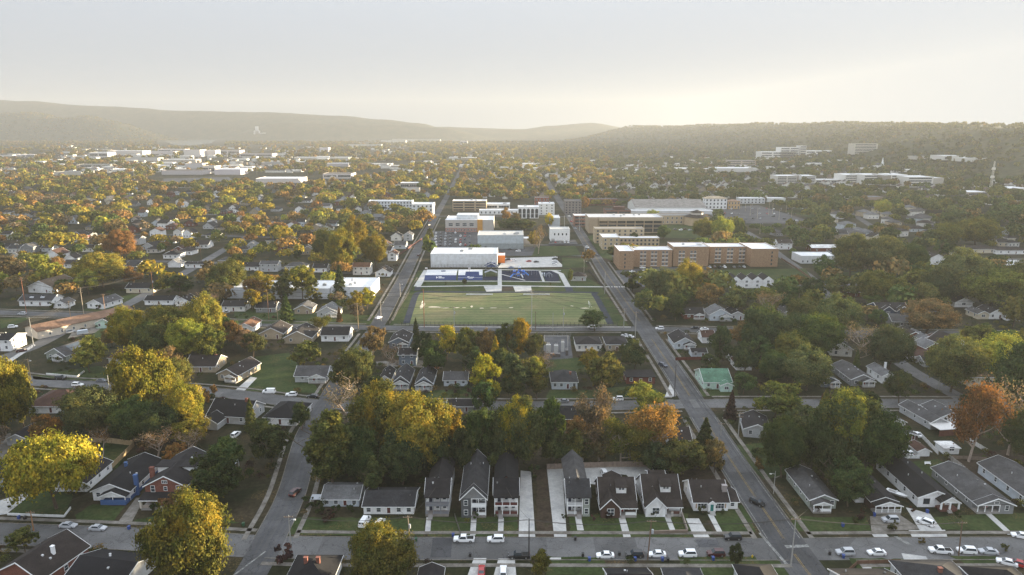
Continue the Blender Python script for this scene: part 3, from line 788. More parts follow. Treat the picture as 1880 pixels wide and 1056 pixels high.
def block(root, x0, x1, y0, y1, ev, rt='gf', p=0.5, wc=(.7, .7, .7), rc=(.03, .03, .03), wm='siding', z0=0.0, oh=0.45, trim=True, th=0.2, skirt=None):
    """one volume of a house: walls with gables, its roof, and the white boards along the gables"""
    mb = MB()
    if rt == 'gf':
        xc, rise = (x0 + x1) / 2, p * (x1 - x0) / 2
        mb.prism([(x0, z0), (x1, z0), (x1, ev), (xc, ev + rise), (x0, ev)], y0, y1)
    elif rt == 'gs':
        yc, rise = (y0 + y1) / 2, p * (y1 - y0) / 2
        mb.prism([(y0, z0), (y1, z0), (y1, ev), (yc, ev + rise), (y0, ev)], x0, x1, axis='x')
    else: mb.box(x0, x1, y0, y1, z0, ev)
    wl = mb.build('wall', wm, root, wc)
    if skirt:
        MB().box(x0 - .04, x1 + .04, y0 - .04, y1 + .04, 0, skirt[0]).build('foundation', 'masonry', root, skirt[1])
    rb = MB()
    if rt in ('gf', 'gs'):
        lo, hi = (x0, x1) if rt == 'gf' else (y0, y1)
        a, b = (y0 - oh, y1 + oh) if rt == 'gf' else (x0 - oh, x1 + oh)
        c = (lo + hi) / 2
        zl, zr = ev - oh * p + th + .01, ev + rise + th + .01
        rb.prism([(lo - oh, zl - th), (hi + oh, zl - th), (hi + oh, zl), (c, zr), (lo - oh, zl)][0:0] + [(lo - oh, zl), (lo - oh, zl - th), (c, zr - th), (hi + oh, zl - th), (hi + oh, zl), (c, zr)], a, b, axis='y' if rt == 'gf' else 'x')
        ro = rb.build('roof', 'shingle', root, rc)
        if trim:
            tb = MB()
            for s0, s1 in ((a - .05, a + .03), (b - .03, b + .05)):
                for e in (lo - oh - .02, hi + oh + .02):
                    s_ = 1 if e < c else -1
                    q = [(e, zl + .03), (e, zl - th - .10), (c, zr - th - .10), (c, zr + .03)]
                    tb.prism(q if s_ > 0 else q[::-1], s0, s1, axis='y' if rt == 'gf' else 'x')
            if rt == 'gf':
                for e in (lo - oh, hi + oh): tb.box(e - .06, e + .06, a + .04, b - .04, zl - th - .05, zl - .06)
            else:
                for e in (lo - oh, hi + oh): tb.box(a + .04, b - .04, e - .06, e + .06, zl - th - .05, zl - .06)
            tb.build('gable_board', 'paint', root, WHITE)
    elif rt == 'hip':
        X0, X1, Y0, Y1 = x0 - oh, x1 + oh, y0 - oh, y1 + oh
        w_, d_ = X1 - X0, Y1 - Y0
        m = min(w_, d_) / 2
        zr = ev + m * p
        rb.add([(X0, Y0, ev - .12), (X1, Y0, ev - .12), (X1, Y1, ev - .12), (X0, Y1, ev - .12), (X0, Y0, ev + .08), (X1, Y0, ev + .08), (X1, Y1, ev + .08), (X0, Y1, ev + .08),
                (X0 + m, Y0 + m, zr), (X1 - m, Y1 - m, zr)] if w_ >= d_ else
               [(X0, Y0, ev - .12), (X1, Y0, ev - .12), (X1, Y1, ev - .12), (X0, Y1, ev - .12), (X0, Y0, ev + .08), (X1, Y0, ev + .08), (X1, Y1, ev + .08), (X0, Y1, ev + .08),
                (X0 + m, Y0 + m, zr), (X0 + m, Y1 - m, zr)],
               [(0, 3, 2, 1), (0, 1, 5, 4), (1, 2, 6, 5), (2, 3, 7, 6), (3, 0, 4, 7)] + ([(4, 5, 9, 8), (5, 6, 9), (6, 7, 8, 9), (7, 4, 8)] if w_ >= d_ else [(4, 5, 8), (5, 6, 9, 8), (6, 7, 9), (7, 4, 8, 9)]))
        ro = rb.build('roof', 'shingle', root, rc)
        if trim: 
            tb = MB()
            tb.box(X0 + .02, X1 - .02, Y0 - .05, Y0, ev - .14, ev + .06); tb.box(X0 - .05, X0, Y0, Y1, ev - .14, ev + .06); tb.box(X1, X1 + .05, Y0, Y1, ev - .14, ev + .06)
            tb.build('eave_board', 'paint', root, WHITE)
    else:       # flat or shed
        r1 = ev + (p * (y1 - y0) if rt == 'shed' else 0)
        rb.add([(x0 - oh, y0 - oh, ev), (x1 + oh, y0 - oh, ev), (x1 + oh, y1 + oh * (rt != 'shed'), r1), (x0 - oh, y1 + oh * (rt != 'shed'), r1),
                (x0 - oh, y0 - oh, ev + th), (x1 + oh, y0 - oh, ev + th), (x1 + oh, y1 + oh * (rt != 'shed'), r1 + th), (x0 - oh, y1 + oh * (rt != 'shed'), r1 + th)],
               [(0, 3, 2, 1), (4, 5, 6, 7), (0, 1, 5, 4), (1, 2, 6, 5), (2, 3, 7, 6), (3, 0, 4, 7)])
        ro = rb.build('roof', 'shingle', root, rc)
    return wl, ro
def post(root, x, y, z0, z1, s=0.09, col=WHITE, name='porch_post'):
    return MB().box(x - s, x + s, y - s, y + s, z0, z1).build(name, 'paint', root, col)
def rail(root, x0, x1, y, z, col=WHITE, hgt=0.95, solid=False):
    mb = MB()
    mb.box(x0, x1, y - .04, y + .04, z + hgt - .1, z + hgt)
    mb.box(x0, x1, y - .03, y + .03, z + .08, z + .16)
    if solid: mb.box(x0, x1, y - .02, y + .02, z + .17, z + hgt - .11)
    else:
        n = max(2, int((x1 - x0) / 0.22))
        for i in range(n + 1):
            xx = x0 + (x1 - x0) * i / n
            mb.box(xx - .025, xx + .025, y - .024, y + .024, z + .16, z + hgt - .1)
    return mb.build('railing', 'paint', root, col)
def porch(root, x0, x1, dp, z=0.55, top=2.9, rc=RC['dark'], roof='shed', y=0.0, posts=3, rails=True, pc=WHITE, deck=(.30, .28, .26), p=0.22, gable=WHITE, steps=None, rcol=None, solid=False, ps=.10):
    MB().box(x0, x1, y - dp, y - .003, 0, z).build('porch_floor', 'concrete', root, deck)
    if roof == 'shed':
        rb = MB(); o_ = .35
        rb.add([(x0 - o_, y - dp - o_, top), (x1 + o_, y - dp - o_, top), (x1 + o_, y - .003, top + p * dp), (x0 - o_, y - .003, top + p * dp)] + [(x0 - o_, y - dp - o_, top + .18), (x1 + o_, y - dp - o_, top + .18), (x1 + o_, y - .003, top + p * dp + .18), (x0 - o_, y - .003, top + p * dp + .18)],
               [(0, 3, 2, 1), (4, 5, 6, 7), (0, 1, 5, 4), (1, 2, 6, 5), (2, 3, 7, 6), (3, 0, 4, 7)])
        rb.build('porch_roof', 'shingle', root, rc)
        MB().box(x0 - .3, x1 + .3, y - dp - .41, y - dp - .36, top - .06, top + .16).build('eave_board', 'paint', root, WHITE)
    elif roof == 'gable':
        xc, hw = (x0 + x1) / 2, (x1 - x0) / 2
        gp = max(.35, p)
        gb = MB(); gb.prism([(x0, top), (x1, top), (xc, top + gp * hw)], y - dp, y - .003); gb.build('porch_gable', 'siding', root, gable)
        rb = MB(); o_ = .35; zl = top - o_ * gp + .17; zr = top + gp * hw + .17
        rb.prism([(x0 - o_, zl), (x0 - o_, zl - .16), (xc, zr - .16), (x1 + o_, zl - .16), (x1 + o_, zl), (xc, zr)], y - dp - .3, y - .003)
        rb.build('porch_roof', 'shingle', root, rc)
        tb = MB()
        for e in (x0 - o_, x1 + o_):
            q = [(e, zl + .03), (e, zl - .26), (xc, zr - .26), (xc, zr + .03)]
            tb.prism(q if e < xc else q[::-1], y - dp - .36, y - dp - .30)
        tb.build('gable_board', 'paint', root, WHITE)
    for i in range(posts):
        xx = x0 + .12 + (x1 - x0 - .24) * i / max(1, posts - 1)
        post(root, xx, y - dp + .12, z, top, ps, pc)
    MB().box(x0, x1, y - dp, y - dp + .2, top - .25, top - .004).build('porch_beam', 'paint', root, pc)
    if rails:
        a = steps if steps is not None else None
        if a is None: rail(root, x0 + .2, x1 - .2, y - dp + .12, z, rcol or pc, solid=solid)
        else:
            if a - .7 > x0 + .4: rail(root, x0 + .2, a - .7, y - dp + .12, z, rcol or pc, solid=solid)
            if a + .7 < x1 - .4: rail(root, a + .7, x1 - .2, y - dp + .12, z, rcol or pc, solid=solid)
    if steps is not None:
        sb = MB(); n = max(2, int(z / .18))
        for i in range(n): sb.box(steps - .6, steps + .6, y - dp - .3 * (n - i), y - dp - .004, 0, z * (i + .5) / n)
        sb.build('steps', 'concrete', root, (.34, .32, .30))
def chimney(root, x, y, z0, z1, col=WC['brick'], s=.45):
    mb = MB(); mb.box(x - s, x + s, y - s * .8, y + s * .8, z0, z1); mb.box(x - s - .07, x + s + .07, y - s * .8 - .07, y + s * .8 + .07, z1, z1 + .15)
    return mb.build('chimney', 'brick' if col == WC['brick'] else 'paint', root, col)
HOUSES = []
def house(xl, xr, yb, d=11.0, ev=3.2, rt='gf', p=.5, wc='white', rc='dark', lab=None, porch_=None, doorc=(.10, .03, .03), chim=None, rot=0.0, lod=1, wm='siding', name='house', short=None, nwin=None, wz=1.35, hwin=1.4, extra=None, side=True, cat='house', prot=1.0, trim=True, group=None, desc=None):
    wd = (xr - xl) * mpp(yb)
    x, y = G((xl + xr) / 2, yb)
    w_, r_ = WC.get(wc, wc), RC.get(rc, rc)
    root = empty(name, (x, y, 0), R(rot))
    tag(root, lab, cat, group)
    hw = wd / 2
    block(root, -hw, hw, 0, d, ev, rt, p, w_, r_, wm, trim=trim and lod < 3, oh=.45 if lod < 2 else .4)
    fl = max(1, int(ev / 2.8))
    if lod < 3:
        n = nwin if nwin is not None else max(1, int(wd / 3.4))
        lvl = [wz] + ([wz + 3.0] if ev > 5.2 else [])
        for li, zz in enumerate(lvl):
            for i in range(n):
                xx = -hw + wd * (i + .5) / n
                if li == 0 and porch_ is None and lod < 2 and i == n // 2 and n > 1:
                    door(root, xx, 0, .35, doorc); continue
                window(root, xx, -.002, zz, 1.15 if n > 1 else min(2.2, wd * .3), hwin, mull=1 if n > 1 else 2, pane=True)
            if side:
                m = max(1, int(d / 4.5)) if lod < 2 else max(1, int(d / 6))
                sx = 1 if x < -10 else -1
                for i in range(m):
                    window(root, sx * (hw + .002), d * (i + .5) / m, zz, 1.0, hwin, rz=math.pi / 2 * sx)
    else:
        for i in range(max(1, int(wd / 5))): window(root, -hw + wd * (i + .5) / max(1, int(wd / 5)), -.002, wz, 1.5, 1.5)
    if lod < 2 and rt in ('gf', 'gs') and name == 'house':
        for q in (-.45, .35, .6):
            vx, vy = (q * hw, d * random.uniform(.3, .8)) if rt == 'gf' else (hw * random.uniform(-.8, .8), d * (.5 + q * .4))
            zz = ev + p * (hw - abs(vx)) if rt == 'gf' else ev + p * (d / 2 - abs(vy - d / 2))
            s_ = random.choice([.09, .22]); MB().box(vx - s_, vx + s_, vy - s_, vy + s_, zz, zz + (.75 if s_ < .1 else .5)).build('roof_vent', 'metal', root, random.choice([(.5, .5, .5), (.12, .12, .12), (.6, .6, .6)]))
    if porch_: porch_(root, hw, r_)
    if chim: chimney(root, chim[0] * hw, chim[1] * d, .2, chim[2], *(chim[3:] if len(chim) > 3 else ()))
    if extra: extra(root, hw, d)
    ex = abs(math.cos(R(rot))) * d
    top = proj(x, y + d, ev + (2 if lod < 3 else 1))[1]
    if prot: PROT.append((xl - 2, min(top, yb - 8), xr + 2, yb, y, prot))
    FOOT.append((x + math.sin(R(-rot)) * d / 2, y + d / 2 * math.cos(R(rot)), max(wd, d) / 2 * 1.05))
    if lab or short: LAND.append(((xl + xr) / 2, yb - 6, short or None))
    if not lab: PEND.append((root, (desc or f"{colword(wc)} house with {roofword(rc)} roof").split(), (xl + xr) / 2, yb - 5))
    HOUSES.append(root)
    return root
def colword(c): return {'offwhite': 'off white', 'lgrey': 'pale grey', 'dgrey': 'dark grey', 'pblue': 'pale blue', 'sage': 'grey green', 'redbrown': 'red brown', 'beige': 'beige'}.get(c, c)
def roofword(c): return {'lgrey': 'pale grey', 'redbrown': 'red brown', 'rust': 'orange brown', 'dark': 'dark', 'charcoal': 'charcoal'}.get(c, c)

# ---- the row along the near street, seen from left to right
def two_level(x0f, x1f, dp=2.2, pc=WHITE, rc_=None, solid=True, rl=WHITE, steps=None, n=4, roofed=True):
    """a two storey porch under the front slope"""
    def fn(root, hw, r_):
        x0, x1 = x0f * hw, x1f * hw
        MB().box(x0, x1, -dp, -.003, 0, .7).build('porch_floor', 'concrete', root, (.25, .22, .2))
        MB().box(x0, x1, -dp, -.003, 3.25, 3.5).build('balcony_floor', 'paint', root, pc)
        for i in range(n):
            xx = x0 + .12 + (x1 - x0 - .24) * i / (n - 1)
            post(root, xx, -dp + .12, .7, 3.25, .1, pc); post(root, xx, -dp + .12, 3.5, 6.1, .1, pc)
        MB().box(x0, x1, -dp, -dp + .2, 5.9, 6.1).build('porch_beam', 'paint', root, pc)
        rail(root, x0 + .2, x1 - .2, -dp + .12, 3.5, rl, 1.0, solid)
        s = steps if steps is not None else x0 + 1
        if s - .7 > x0 + .5: rail(root, x0 + .2, s - .7, -dp + .12, .7, rl, .9, solid)
        if s + .7 < x1 - .5: rail(root, s + .7, x1 - .2, -dp + .12, .7, rl, .9, solid)
        sb = MB()
        for i in range(5): sb.box(s - .65, s + .65, -dp - 1.5 + .3 * i, -dp - .004, 0, .14 * (i + .6))
        sb.build('steps', 'concrete', root, (.30, .28, .27))
        if roofed:
            rb = MB(); rb.add([(x0 - .3, -dp - .4, 6.1), (x1 + .3, -dp - .4, 6.1), (x1 + .3, -.005, 7.2), (x0 - .3, -.005, 7.2), (x0 - .3, -dp - .4, 6.3), (x1 + .3, -dp - .4, 6.3), (x1 + .3, -.005, 7.4), (x0 - .3, -.005, 7.4)],
                 [(0, 3, 2, 1), (4, 5, 6, 7), (0, 1, 5, 4), (1, 2, 6, 5), (2, 3, 7, 6), (3, 0, 4, 7)])
            rb.build('porch_roof', 'shingle', root, r_)
        for z in (.75, 3.5):
            door(root, x0 + (x1 - x0) * .2, -.004, z, (.03, .035, .06))
            for q in (.5, .8): window(root, x0 + (x1 - x0) * q, -.004, z + .75, .9, 1.3)
    return fn
house(592, 659, 930, 9.5, 2.5, 'gs', .38, 'pblue', 'lgrey', 'low pale house under a plain light grey roof by the corner', nwin=4, short='the pale grey roofed corner house', wz=.9, hwin=1.1, lod=0,
      extra=lambda r, hw, d: (MB().box(-hw - 4, -hw - .5, 1, 4, 1.6, 1.75).build('awning', 'metal', r, (.4, .42, .45)), [post(r, -hw - 3.8, yy, 0, 1.6, .06) for yy in (1.2, 3.8)]))
house(668, 760, 944, 10.5, 2.6, 'gs', .36, 'white', 'charcoal', 'long low white house behind two parked white vehicles', nwin=5, short='the long low white house', wz=.8, hwin=1.2, lod=0)
def rear(wf, d, ev, p, wc, rc, y0):
    y0, d = y0 - 3.4, d + 3.4
    def fn(root, hw, dd): block(root, -hw * wf, hw * wf, y0, y0 + d, ev, 'gf', p, WC[wc], RC[rc], trim=False)
    return fn
house(783, 825, 941, 7.5, 6.2, 'gs', .75, 'white', 'dark', 'narrow two storey white house with grey balcony railings', two_level(-1, 1, 2.2, (.22, .23, .25), rl=(.2, .2, .22), steps=-1.9), nwin=0, lod=0, short='the narrow white two storey house', extra=rear(.95, 14, 6.4, 1.0, 'white', 'dark', 7.5))
def grey_front(root, hw, r_):
    for z in (.95, 4.0): window(root, -hw * .62, -2.205, z, 1.0, 1.5)
    MB().box(-hw, -hw * .22, -2.2, -.003, 0, 6.2).build('wall', 'siding', root, WC['dgrey'])
    two_level(-.2, 1, 2.2, WHITE, rl=WHITE, solid=True, n=3, steps=.1, roofed=False)(root, hw, r_)
    block(root, -hw, hw, -2.2, -.92, 6.2, 'gf', 1.02, WC['grey'], r_, z0=6.12)
house(848, 893, 943, 21, 6.2, 'gf', 1.02, 'dgrey', 'charcoal', 'dark grey two storey house with white trimmed front gable', grey_front, nwin=0, lod=0, short='the dark grey gabled house')
house(908, 951, 941, 7.5, 6.2, 'gs', .75, 'white', 'black', 'two storey house with dark red double porch and black roof', two_level(-1, 1, 2.2, WHITE, rl=(.10, .03, .03), n=4, steps=-1.6), nwin=0, lod=0, short='the dark red porch house', extra=rear(.95, 15, 6.4, 1.0, 'redbrown', 'black', 7.5))
def six(root, hw, r_):
    two_level(-1, .38, 2.2, WHITE, rl=(.5, .5, .5), n=3, steps=.2, roofed=False)(root, hw, r_)
    MB().box(hw * .4, hw, -2.2, -.003, 0, 6.1).build('wall', 'siding', root, WC['sage'])
    for z in (.95, 4.0): window(root, hw * .7, -2.205, z, 1.0, 1.6)
    rb = MB(); rb.add([(-hw - .4, -2.7, 6.1), (hw + .4, -2.7, 6.1), (hw + .4, -.005, 7.95), (-hw - .4, -.005, 7.95), (-hw - .4, -2.7, 6.3), (hw + .4, -2.7, 6.3), (hw + .4, -.005, 8.15), (-hw - .4, -.005, 8.15)],
                 [(0, 3, 2, 1), (4, 5, 6, 7), (0, 1, 5, 4), (1, 2, 6, 5), (2, 3, 7, 6), (3, 0, 4, 7)])
    rb.build('porch_roof', 'shingle', root, r_)
house(1040, 1081, 941, 7, 6.4, 'gs', .72, 'lgrey', 'charcoal', 'grey green two storey house with corner balcony beside courtyard drive', six, nwin=0, lod=0, short='the grey green balcony house', extra=rear(.92, 14, 6.6, .95, 'lgrey', 'grey', 7))
def crafts(gw, wcn, wall_w, doorcol, pier=None):
    def fn(root, hw, r_):
        x1 = -hw + gw * 2 * hw
        block(root, -hw - .1, x1, -2.4, 3.2, 3.3, 'gf', 1.05, WC[wcn], r_, z0=0)
        window(root, (-hw + x1) / 2, -2.41, 1.0, 1.9, 1.9, mull=2)
        porch(root, x1 + .15, hw, 2.2, .7, 3.0, r_, 'shed', 0, 2, True, WHITE if not pier else WHITE, steps=x1 + 1.0, p=.5, solid=True, rcol=WHITE if not pier else (.11, .05, .04))
        if pier:
            for xx in (x1 + 2.0, hw - .3): MB().box(xx - .35, xx + .35, -2.3, -1.7, 0, 1.6).build('pier', 'brick', root, (.42, .38, .34))
        door(root, x1 + 1.0, -.004, .7, doorcol)
        window(root, (x1 + hw) / 2 + 1, -.004, 1.4, 1.2, 1.4)
        # shed dormer
        zz = 6.4
        dm = MB(); dm.box(-hw * .05, hw * .52, 2.2, 5.9, 4.6, zz + .9)
        dm.build('dormer', 'siding', root, WHITE)
        rb = MB(); rb.add([(-hw * .1, 1.6, zz + .95), (hw * .57, 1.6, zz + .95), (hw * .57, 6.4, zz + 1.5), (-hw * .1, 6.4, zz + 1.5), (-hw * .1, 1.6, zz + 1.12), (hw * .57, 1.6, zz + 1.12), (hw * .57, 6.4, zz + 1.67), (-hw * .1, 6.4, zz + 1.67)],
                          [(0, 3, 2, 1), (4, 5, 6, 7), (0, 1, 5, 4), (1, 2, 6, 5), (2, 3, 7, 6), (3, 0, 4, 7)])
        rb.build('dormer_roof', 'shingle', root, r_)
        for xx in (hw * .16, hw * .33): window(root, xx, 2.19, zz + .05, .7, .6)
    return fn
house(1102, 1166, 943, 12.5, 3.4, 'gs', .78, 'brown', 'brown', 'brown craftsman house with white trimmed gable and dormer', crafts(.52, 'brown', 0, (.25, .03, .02)), nwin=0, lod=0, short='the brown craftsman house',
      extra=lambda r, hw, d: block(r, -hw * .4, hw * .6, d, d + 5, 3.0, 'gf', .5, WC['brown'], RC['brown']))
house(1183, 1248, 941, 13.5, 3.4, 'gs', .78, 'white', 'brown', 'white craftsman house with brick porch piers and brown roof', crafts(.54, 'white', 0, (.12, .04, .03), True), nwin=0, lod=0, short='the white craftsman house',
      extra=lambda r, hw, d: block(r, -hw * .2, hw * .7, d, d + 6, 3.2, 'gs', .5, WC['lgrey'], RC['brown']))
def cottage(root, hw, r_):
    for s in (-1, 1): window(root, s * hw * .5, -.004, .9, 2.6, 1.5, mull=3)
    for s in (-1, 1):
        for q in (-1.75, 1.75): MB().box(s * hw * .5 + q - .2, s * hw * .5 + q + .2, -.05, -.004, .9, 2.4).build('shutter', 'paint', root, (.45, .33, .24))
    block(root, -1.0, 1.2, -.8, .5, 2.7, 'gf', .8, WHITE, r_, oh=.2)
    door(root, .1, -.81, .45, (.02, .16, .14))
    sb = MB()
    for i in range(5): sb.box(-.7, .9, -2.6 + .35 * i, -.83, 0, .09 * (i + 1))
    sb.build('steps', 'concrete', root, (.36, .35, .33))
house(1273, 1336, 938, 12, 3.0, 'gs', .62, 'white', 'brown', 'white cottage with teal front door under brown roof', cottage, nwin=0, lod=0, short='the teal door cottage',
      extra=lambda r, hw, d: (block(r, hw + .01, hw + 3.2, 1.0, 9, 2.5, 'gs', .3, WHITE, RC['brown']), window(r, hw + 1.6, .99, 1.0, 1.0, 1.2), chimney(r, hw * .9, 3.0, .2, 6.6, (.28, .25, .24), .7)))
# right of the busy street
def gab_porch(x0f, x1f, dp=2.6, posts=3, z=.5, top=2.75, **kw):
    def fn(root, hw, r_):
        porch(root, x0f * hw, x1f * hw, dp, z, top, r_, 'gable', 0, posts, True, **kw)
        door(root, (x0f + x1f) / 2 * hw, -.004, z, (.05, .05, .06)); window(root, (x0f * .7 + x1f * .3) * hw + .2, -.004, z + .8, 1.0, 1.2)
    return fn
house(1486, 1534, 934, 18, 3.0, 'gf', .42, 'sage', 'grey', 'grey green bungalow with grey roof beside the busy street', gab_porch(-1, .35, posts=3, solid=True), nwin=0, lod=0, short='the grey green bungalow', extra=lambda r, hw, d: window(r, hw * .68, -.004, 1.2, 1.1, 1.4))
house(1598, 1645, 936, 17, 2.8, 'gf', .36, 'brown', 'dark', 'small dark bungalow with white porch posts behind a silver car', gab_porch(-1, 1, posts=5, z=.6), nwin=0, lod=0, short='the small dark bungalow', side=False, extra=lambda r, hw, d: block(r, -hw - 2.5, -hw - .01, 4, 8, 2.6, 'gf', .35, WHITE, RC['dark']))
def twelve(root, hw, r_):
    porch(root, .05 * hw, hw * 1.12, 2.6, .7, 3.0, r_, 'gable', 0, 3, False, WHITE, deck=(.12, .05, .04), p=.62, steps=hw * .55, ps=.2)
    window(root, -hw * .5, -.004, 1.1, 1.7, 1.6, mull=2, col=(.04, .04, .04)); door(root, hw * .5, -.004, .7, (.35, .2, .12)); window(root, hw * .85, -.004, 1.2, 1.1, 1.5, col=(.04, .04, .04))
house(1684, 1746, 931, 24, 3.3, 'gf', .40, 'white', 'black', 'long white bungalow with black roof and timbered porch gable', twelve, nwin=0, lod=0, short='the long white bungalow')
house(1783, 1848, 935, 20, 2.9, 'gf', .40, 'grey', 'grey', 'grey shingled bungalow with white corner porch posts', lambda root, hw, r_: (porch(root, -hw, .25 * hw, 2.6, .6, 2.9, r_, 'none', 0, 4, False), block(root, .27 * hw, hw, -2.6, -.003, 2.9, 'flat', 0, WC['grey'], r_, trim=False, oh=0.02), block(root, -hw, hw, -2.6, -.92, 2.9, 'gf', .40, WC['grey'], r_, z0=2.91), window(root, .62 * hw, -2.61, 1.2, 1.0, 1.4), window(root, 0, -2.62, 3.3, 1.3, .6), door(root, -.2 * hw, -.004, .6, (.3, .05, .05))), nwin=0, lod=0, short='the grey shingled bungalow')
house(1884, 1960, 934, 22, 3.4, 'gf', .42, 'pblue', 'grey', 'long pale blue house cut by the edge of the view', nwin=3, lod=0, short='the long pale blue house')
# left block
def brick_front(root, hw, r_):
    for xx in (-hw * .62, hw * .62): window(root, xx, -.004, 4.2, 1.1, 1.9)
    window(root, 0, -.004, 4.6, .9, 1.2); window(root, -.1, -.004, 6.9, 1.5, .9, mull=3)
    porch(root, -hw, hw * .98, 3.4, .7, 3.2, r_, 'shed', 0, 3, True, (.55, .50, .42), p=.22, ps=.28, solid=True, rcol=(.35, .30, .25), steps=0)
    door(root, 0, -.004, .7, (.1, .05, .03))
def brick_extra(root, hw, d):
    chimney(root, -hw - .35, 5.5, 0, 9.2, WC['brick'], .6)
    for s in (-1, 1):
        zz = 7.5
        MB().box(min(s * hw * .35, s * hw * .9), max(s * hw * .35, s * hw * .9), 7, 11, 6, zz + 1.2).build('dormer', 'siding', root, WHITE)
        MB().box(min(s * hw * .2, s * hw * 1.0), max(s * hw * .2, s * hw * 1.0), 6.6, 11.4, zz + 1.21, zz + 1.4).build('dormer_roof', 'shingle', root, RC['dark'])
        window(root, s * (hw * .9 + .005), 9, zz + .1, 1.6, .9, rz=math.pi / 2 * s)
    block(root, -hw * .3, hw * 1.2, d, d + 7, 2.9, 'gs', .4, WC['brick'], RC['redbrown'], 'brick')
    MB().box(hw * 1.25, hw * 2.1, d - 1, d + 4.5, 2.7, 2.85).build('carport_roof', 'metal', root, (.42, .45, .48))
    for q in (d - .8, d + 4.3): post(root, hw * 2.05, q, 0, 2.7, .07)
house(270, 345, 926, 19, 6.1, 'gf', .52, 'brick', 'dark', 'two storey red brick house with white window surrounds', brick_front, nwin=0, lod=0, wm='brick', short='the red brick house', extra=brick_extra)
def blue_front(root, hw, r_):
    porch(root, -.35 * hw, hw, 2.6, .9, 2.8, r_, 'gable', 0, 3, False, WHITE, deck=WC['royal'], p=.42)
    MB().box(-.35 * hw, hw, -2.62, -2.45, .0, 1.7).build('railing', 'paint', root, WC['royal'])
    window(root, -hw * .7, -.004, 1.3, 1.1, 1.3); door(root, 0, -.004, .9, (.03, .03, .04)); window(root, hw * .55, -.004, 1.6, 1.6, 1.1)
house(172, 240, 919, 20, 3.2, 'gf', .42, 'white', 'black', 'white and blue house with tall blue chimney', blue_front, nwin=0, lod=0, short='the blue chimney house',
      extra=lambda r, hw, d: (chimney(r, hw + .3, 3.5, 0, 6.6, WC['royal'], .55), chimney(r, -hw * .3, 12, 3, 6.4, WC['royal'], .4), MB().box(hw + .003, hw + .06, .2, d - .2, 0, 1.3).build('wall_band', 'paint', r, WC['royal'])))
house(-40, 46, 894, 12, 3.2, 'gs', .5, 'pblue', 'dark', 'white house with dark roof cut by the frame edge', nwin=4, lod=0, short='the corner white house')
house(100, 160, 903, 14, 3.0, 'gf', .45, 'white', 'dark', 'white house half hidden by the big yellow tree', nwin=2, lod=0, short='the half hidden white house')
house(14, 52, 818, 9, 2.5, 'gf', .5, 'lgrey', 'black', 'small pale garage with open black doorway', nwin=0, lod=0, name='garage', cat='garage', short='the small pale garage', side=False, extra=lambda r, hw, d: MB().box(-hw * .1, hw * .75, -.03, -.004, 0, 2.0).build('garage_door', 'rubber', r))
house(48, 140, 759, 17, 3.0, 'hip', .42, 'white', 'redbrown', 'white house with broad red brown hip roof', nwin=3, lod=0, short='the red brown hip roof house')
house(380, 458, 778, 13, 3.2, 'gs', .6, 'lgrey', 'black', 'pale grey house with steep black roofs and small front wing', nwin=3, lod=0, short='the steep black roofed house', extra=lambda r, hw, d: (block(r, -hw, -hw * .1, -6, -.01, 2.8, 'gf', .6, WC['lgrey'], RC['black']), window(r, -hw * .55, -6.01, 1.5, 1.2, .8), chimney(r, hw * .6, 6, 3, 8.2)), rot=-8)
house(484, 545, 781, 15, 3.0, 'hip', .5, 'white', 'black', 'white walled house with dark hip roof at the street corner', nwin=3, lod=0, short='the corner hip roof house', rot=-6)
# right block behind
house(1366, 1412, 804, 13, 3.2, 'gf', .45, 'lgrey', 'dark', 'dark roofed house with pale siding at the bend of trees', nwin=2, lod=0, short='the dark roofed corner house', rot=-12)
house(1706, 1738, 788, 17, 3.0, 'gf', .5, 'lgrey', 'grey', 'long grey house with lean-to carport and white fence', nwin=1, lod=0, short='the long grey carport house', rot=8,
      extra=lambda r, hw, d: (MB().box(-hw - 1, hw + 2, -6, -.01, 2.5, 2.65).build('carport_roof', 'metal', r, (.62, .60, .58)), MB().box(-hw - 1, hw + 2, -5.8, -5.6, 0, 2.49).build('carport_wall', 'wood', r, (.16, .07, .05))))
house(1634, 1662, 788, 16, 2.8, 'gf', .45, 'white', 'grey', 'narrow white gabled house with long grey roof', nwin=1, lod=1, short='the narrow white gabled house', rot=6)
house(1650, 1685, 812, 6, 2.4, 'gf', .35, 'brown', 'grey', 'open screened porch pavilion with grey roof', nwin=2, lod=1, name='pavilion', cat='pavilion', short='the screened pavilion', rot=6)
house(1684, 1706, 838, 6, 2.0, 'gf', .5, 'white', 'redbrown', 'small white shed with brown gable roof', nwin=0, name='shed', cat='shed', short='the small white shed', side=False)
house(1732, 1760, 834, 5, 2.2, 'flat', 0, 'white', 'white', 'white flat roofed garden shed', nwin=1, name='shed', cat='shed', short='the white flat roofed shed', side=False, trim=False)
house(1724, 1766, 780, 12, 3.0, 'gf', .45, 'white', 'grey', 'white house half hidden behind the red tree', nwin=2, short='the white house behind the red tree')
house(1228, 1268, 822, 10, 3.0, 'gs', .5, 'pblue', 'brown', 'pale house hidden among trees beside the busy street', nwin=3, prot=.5, short='the pale house among trees')
house(1026, 1072, 782, 11, 3.0, 'gs', .5, 'redbrown', 'black', 'dark roofed house behind the bare trees', nwin=3, prot=.5, short='the house behind the bare trees')
house(1205, 1224, 883, 6, 2.4, 'gf', .5, 'white', 'dark', 'small white garage behind the white craftsman house', nwin=0, name='garage', cat='garage', side=False, short='the small courtyard garage', lod=1)
house(822, 868, 757, 7, 2.6, 'gs', .4, 'grey', 'dark', 'low dark roofed house on the far side of the oak', nwin=2, prot=.7, short='the low dark house by the street')
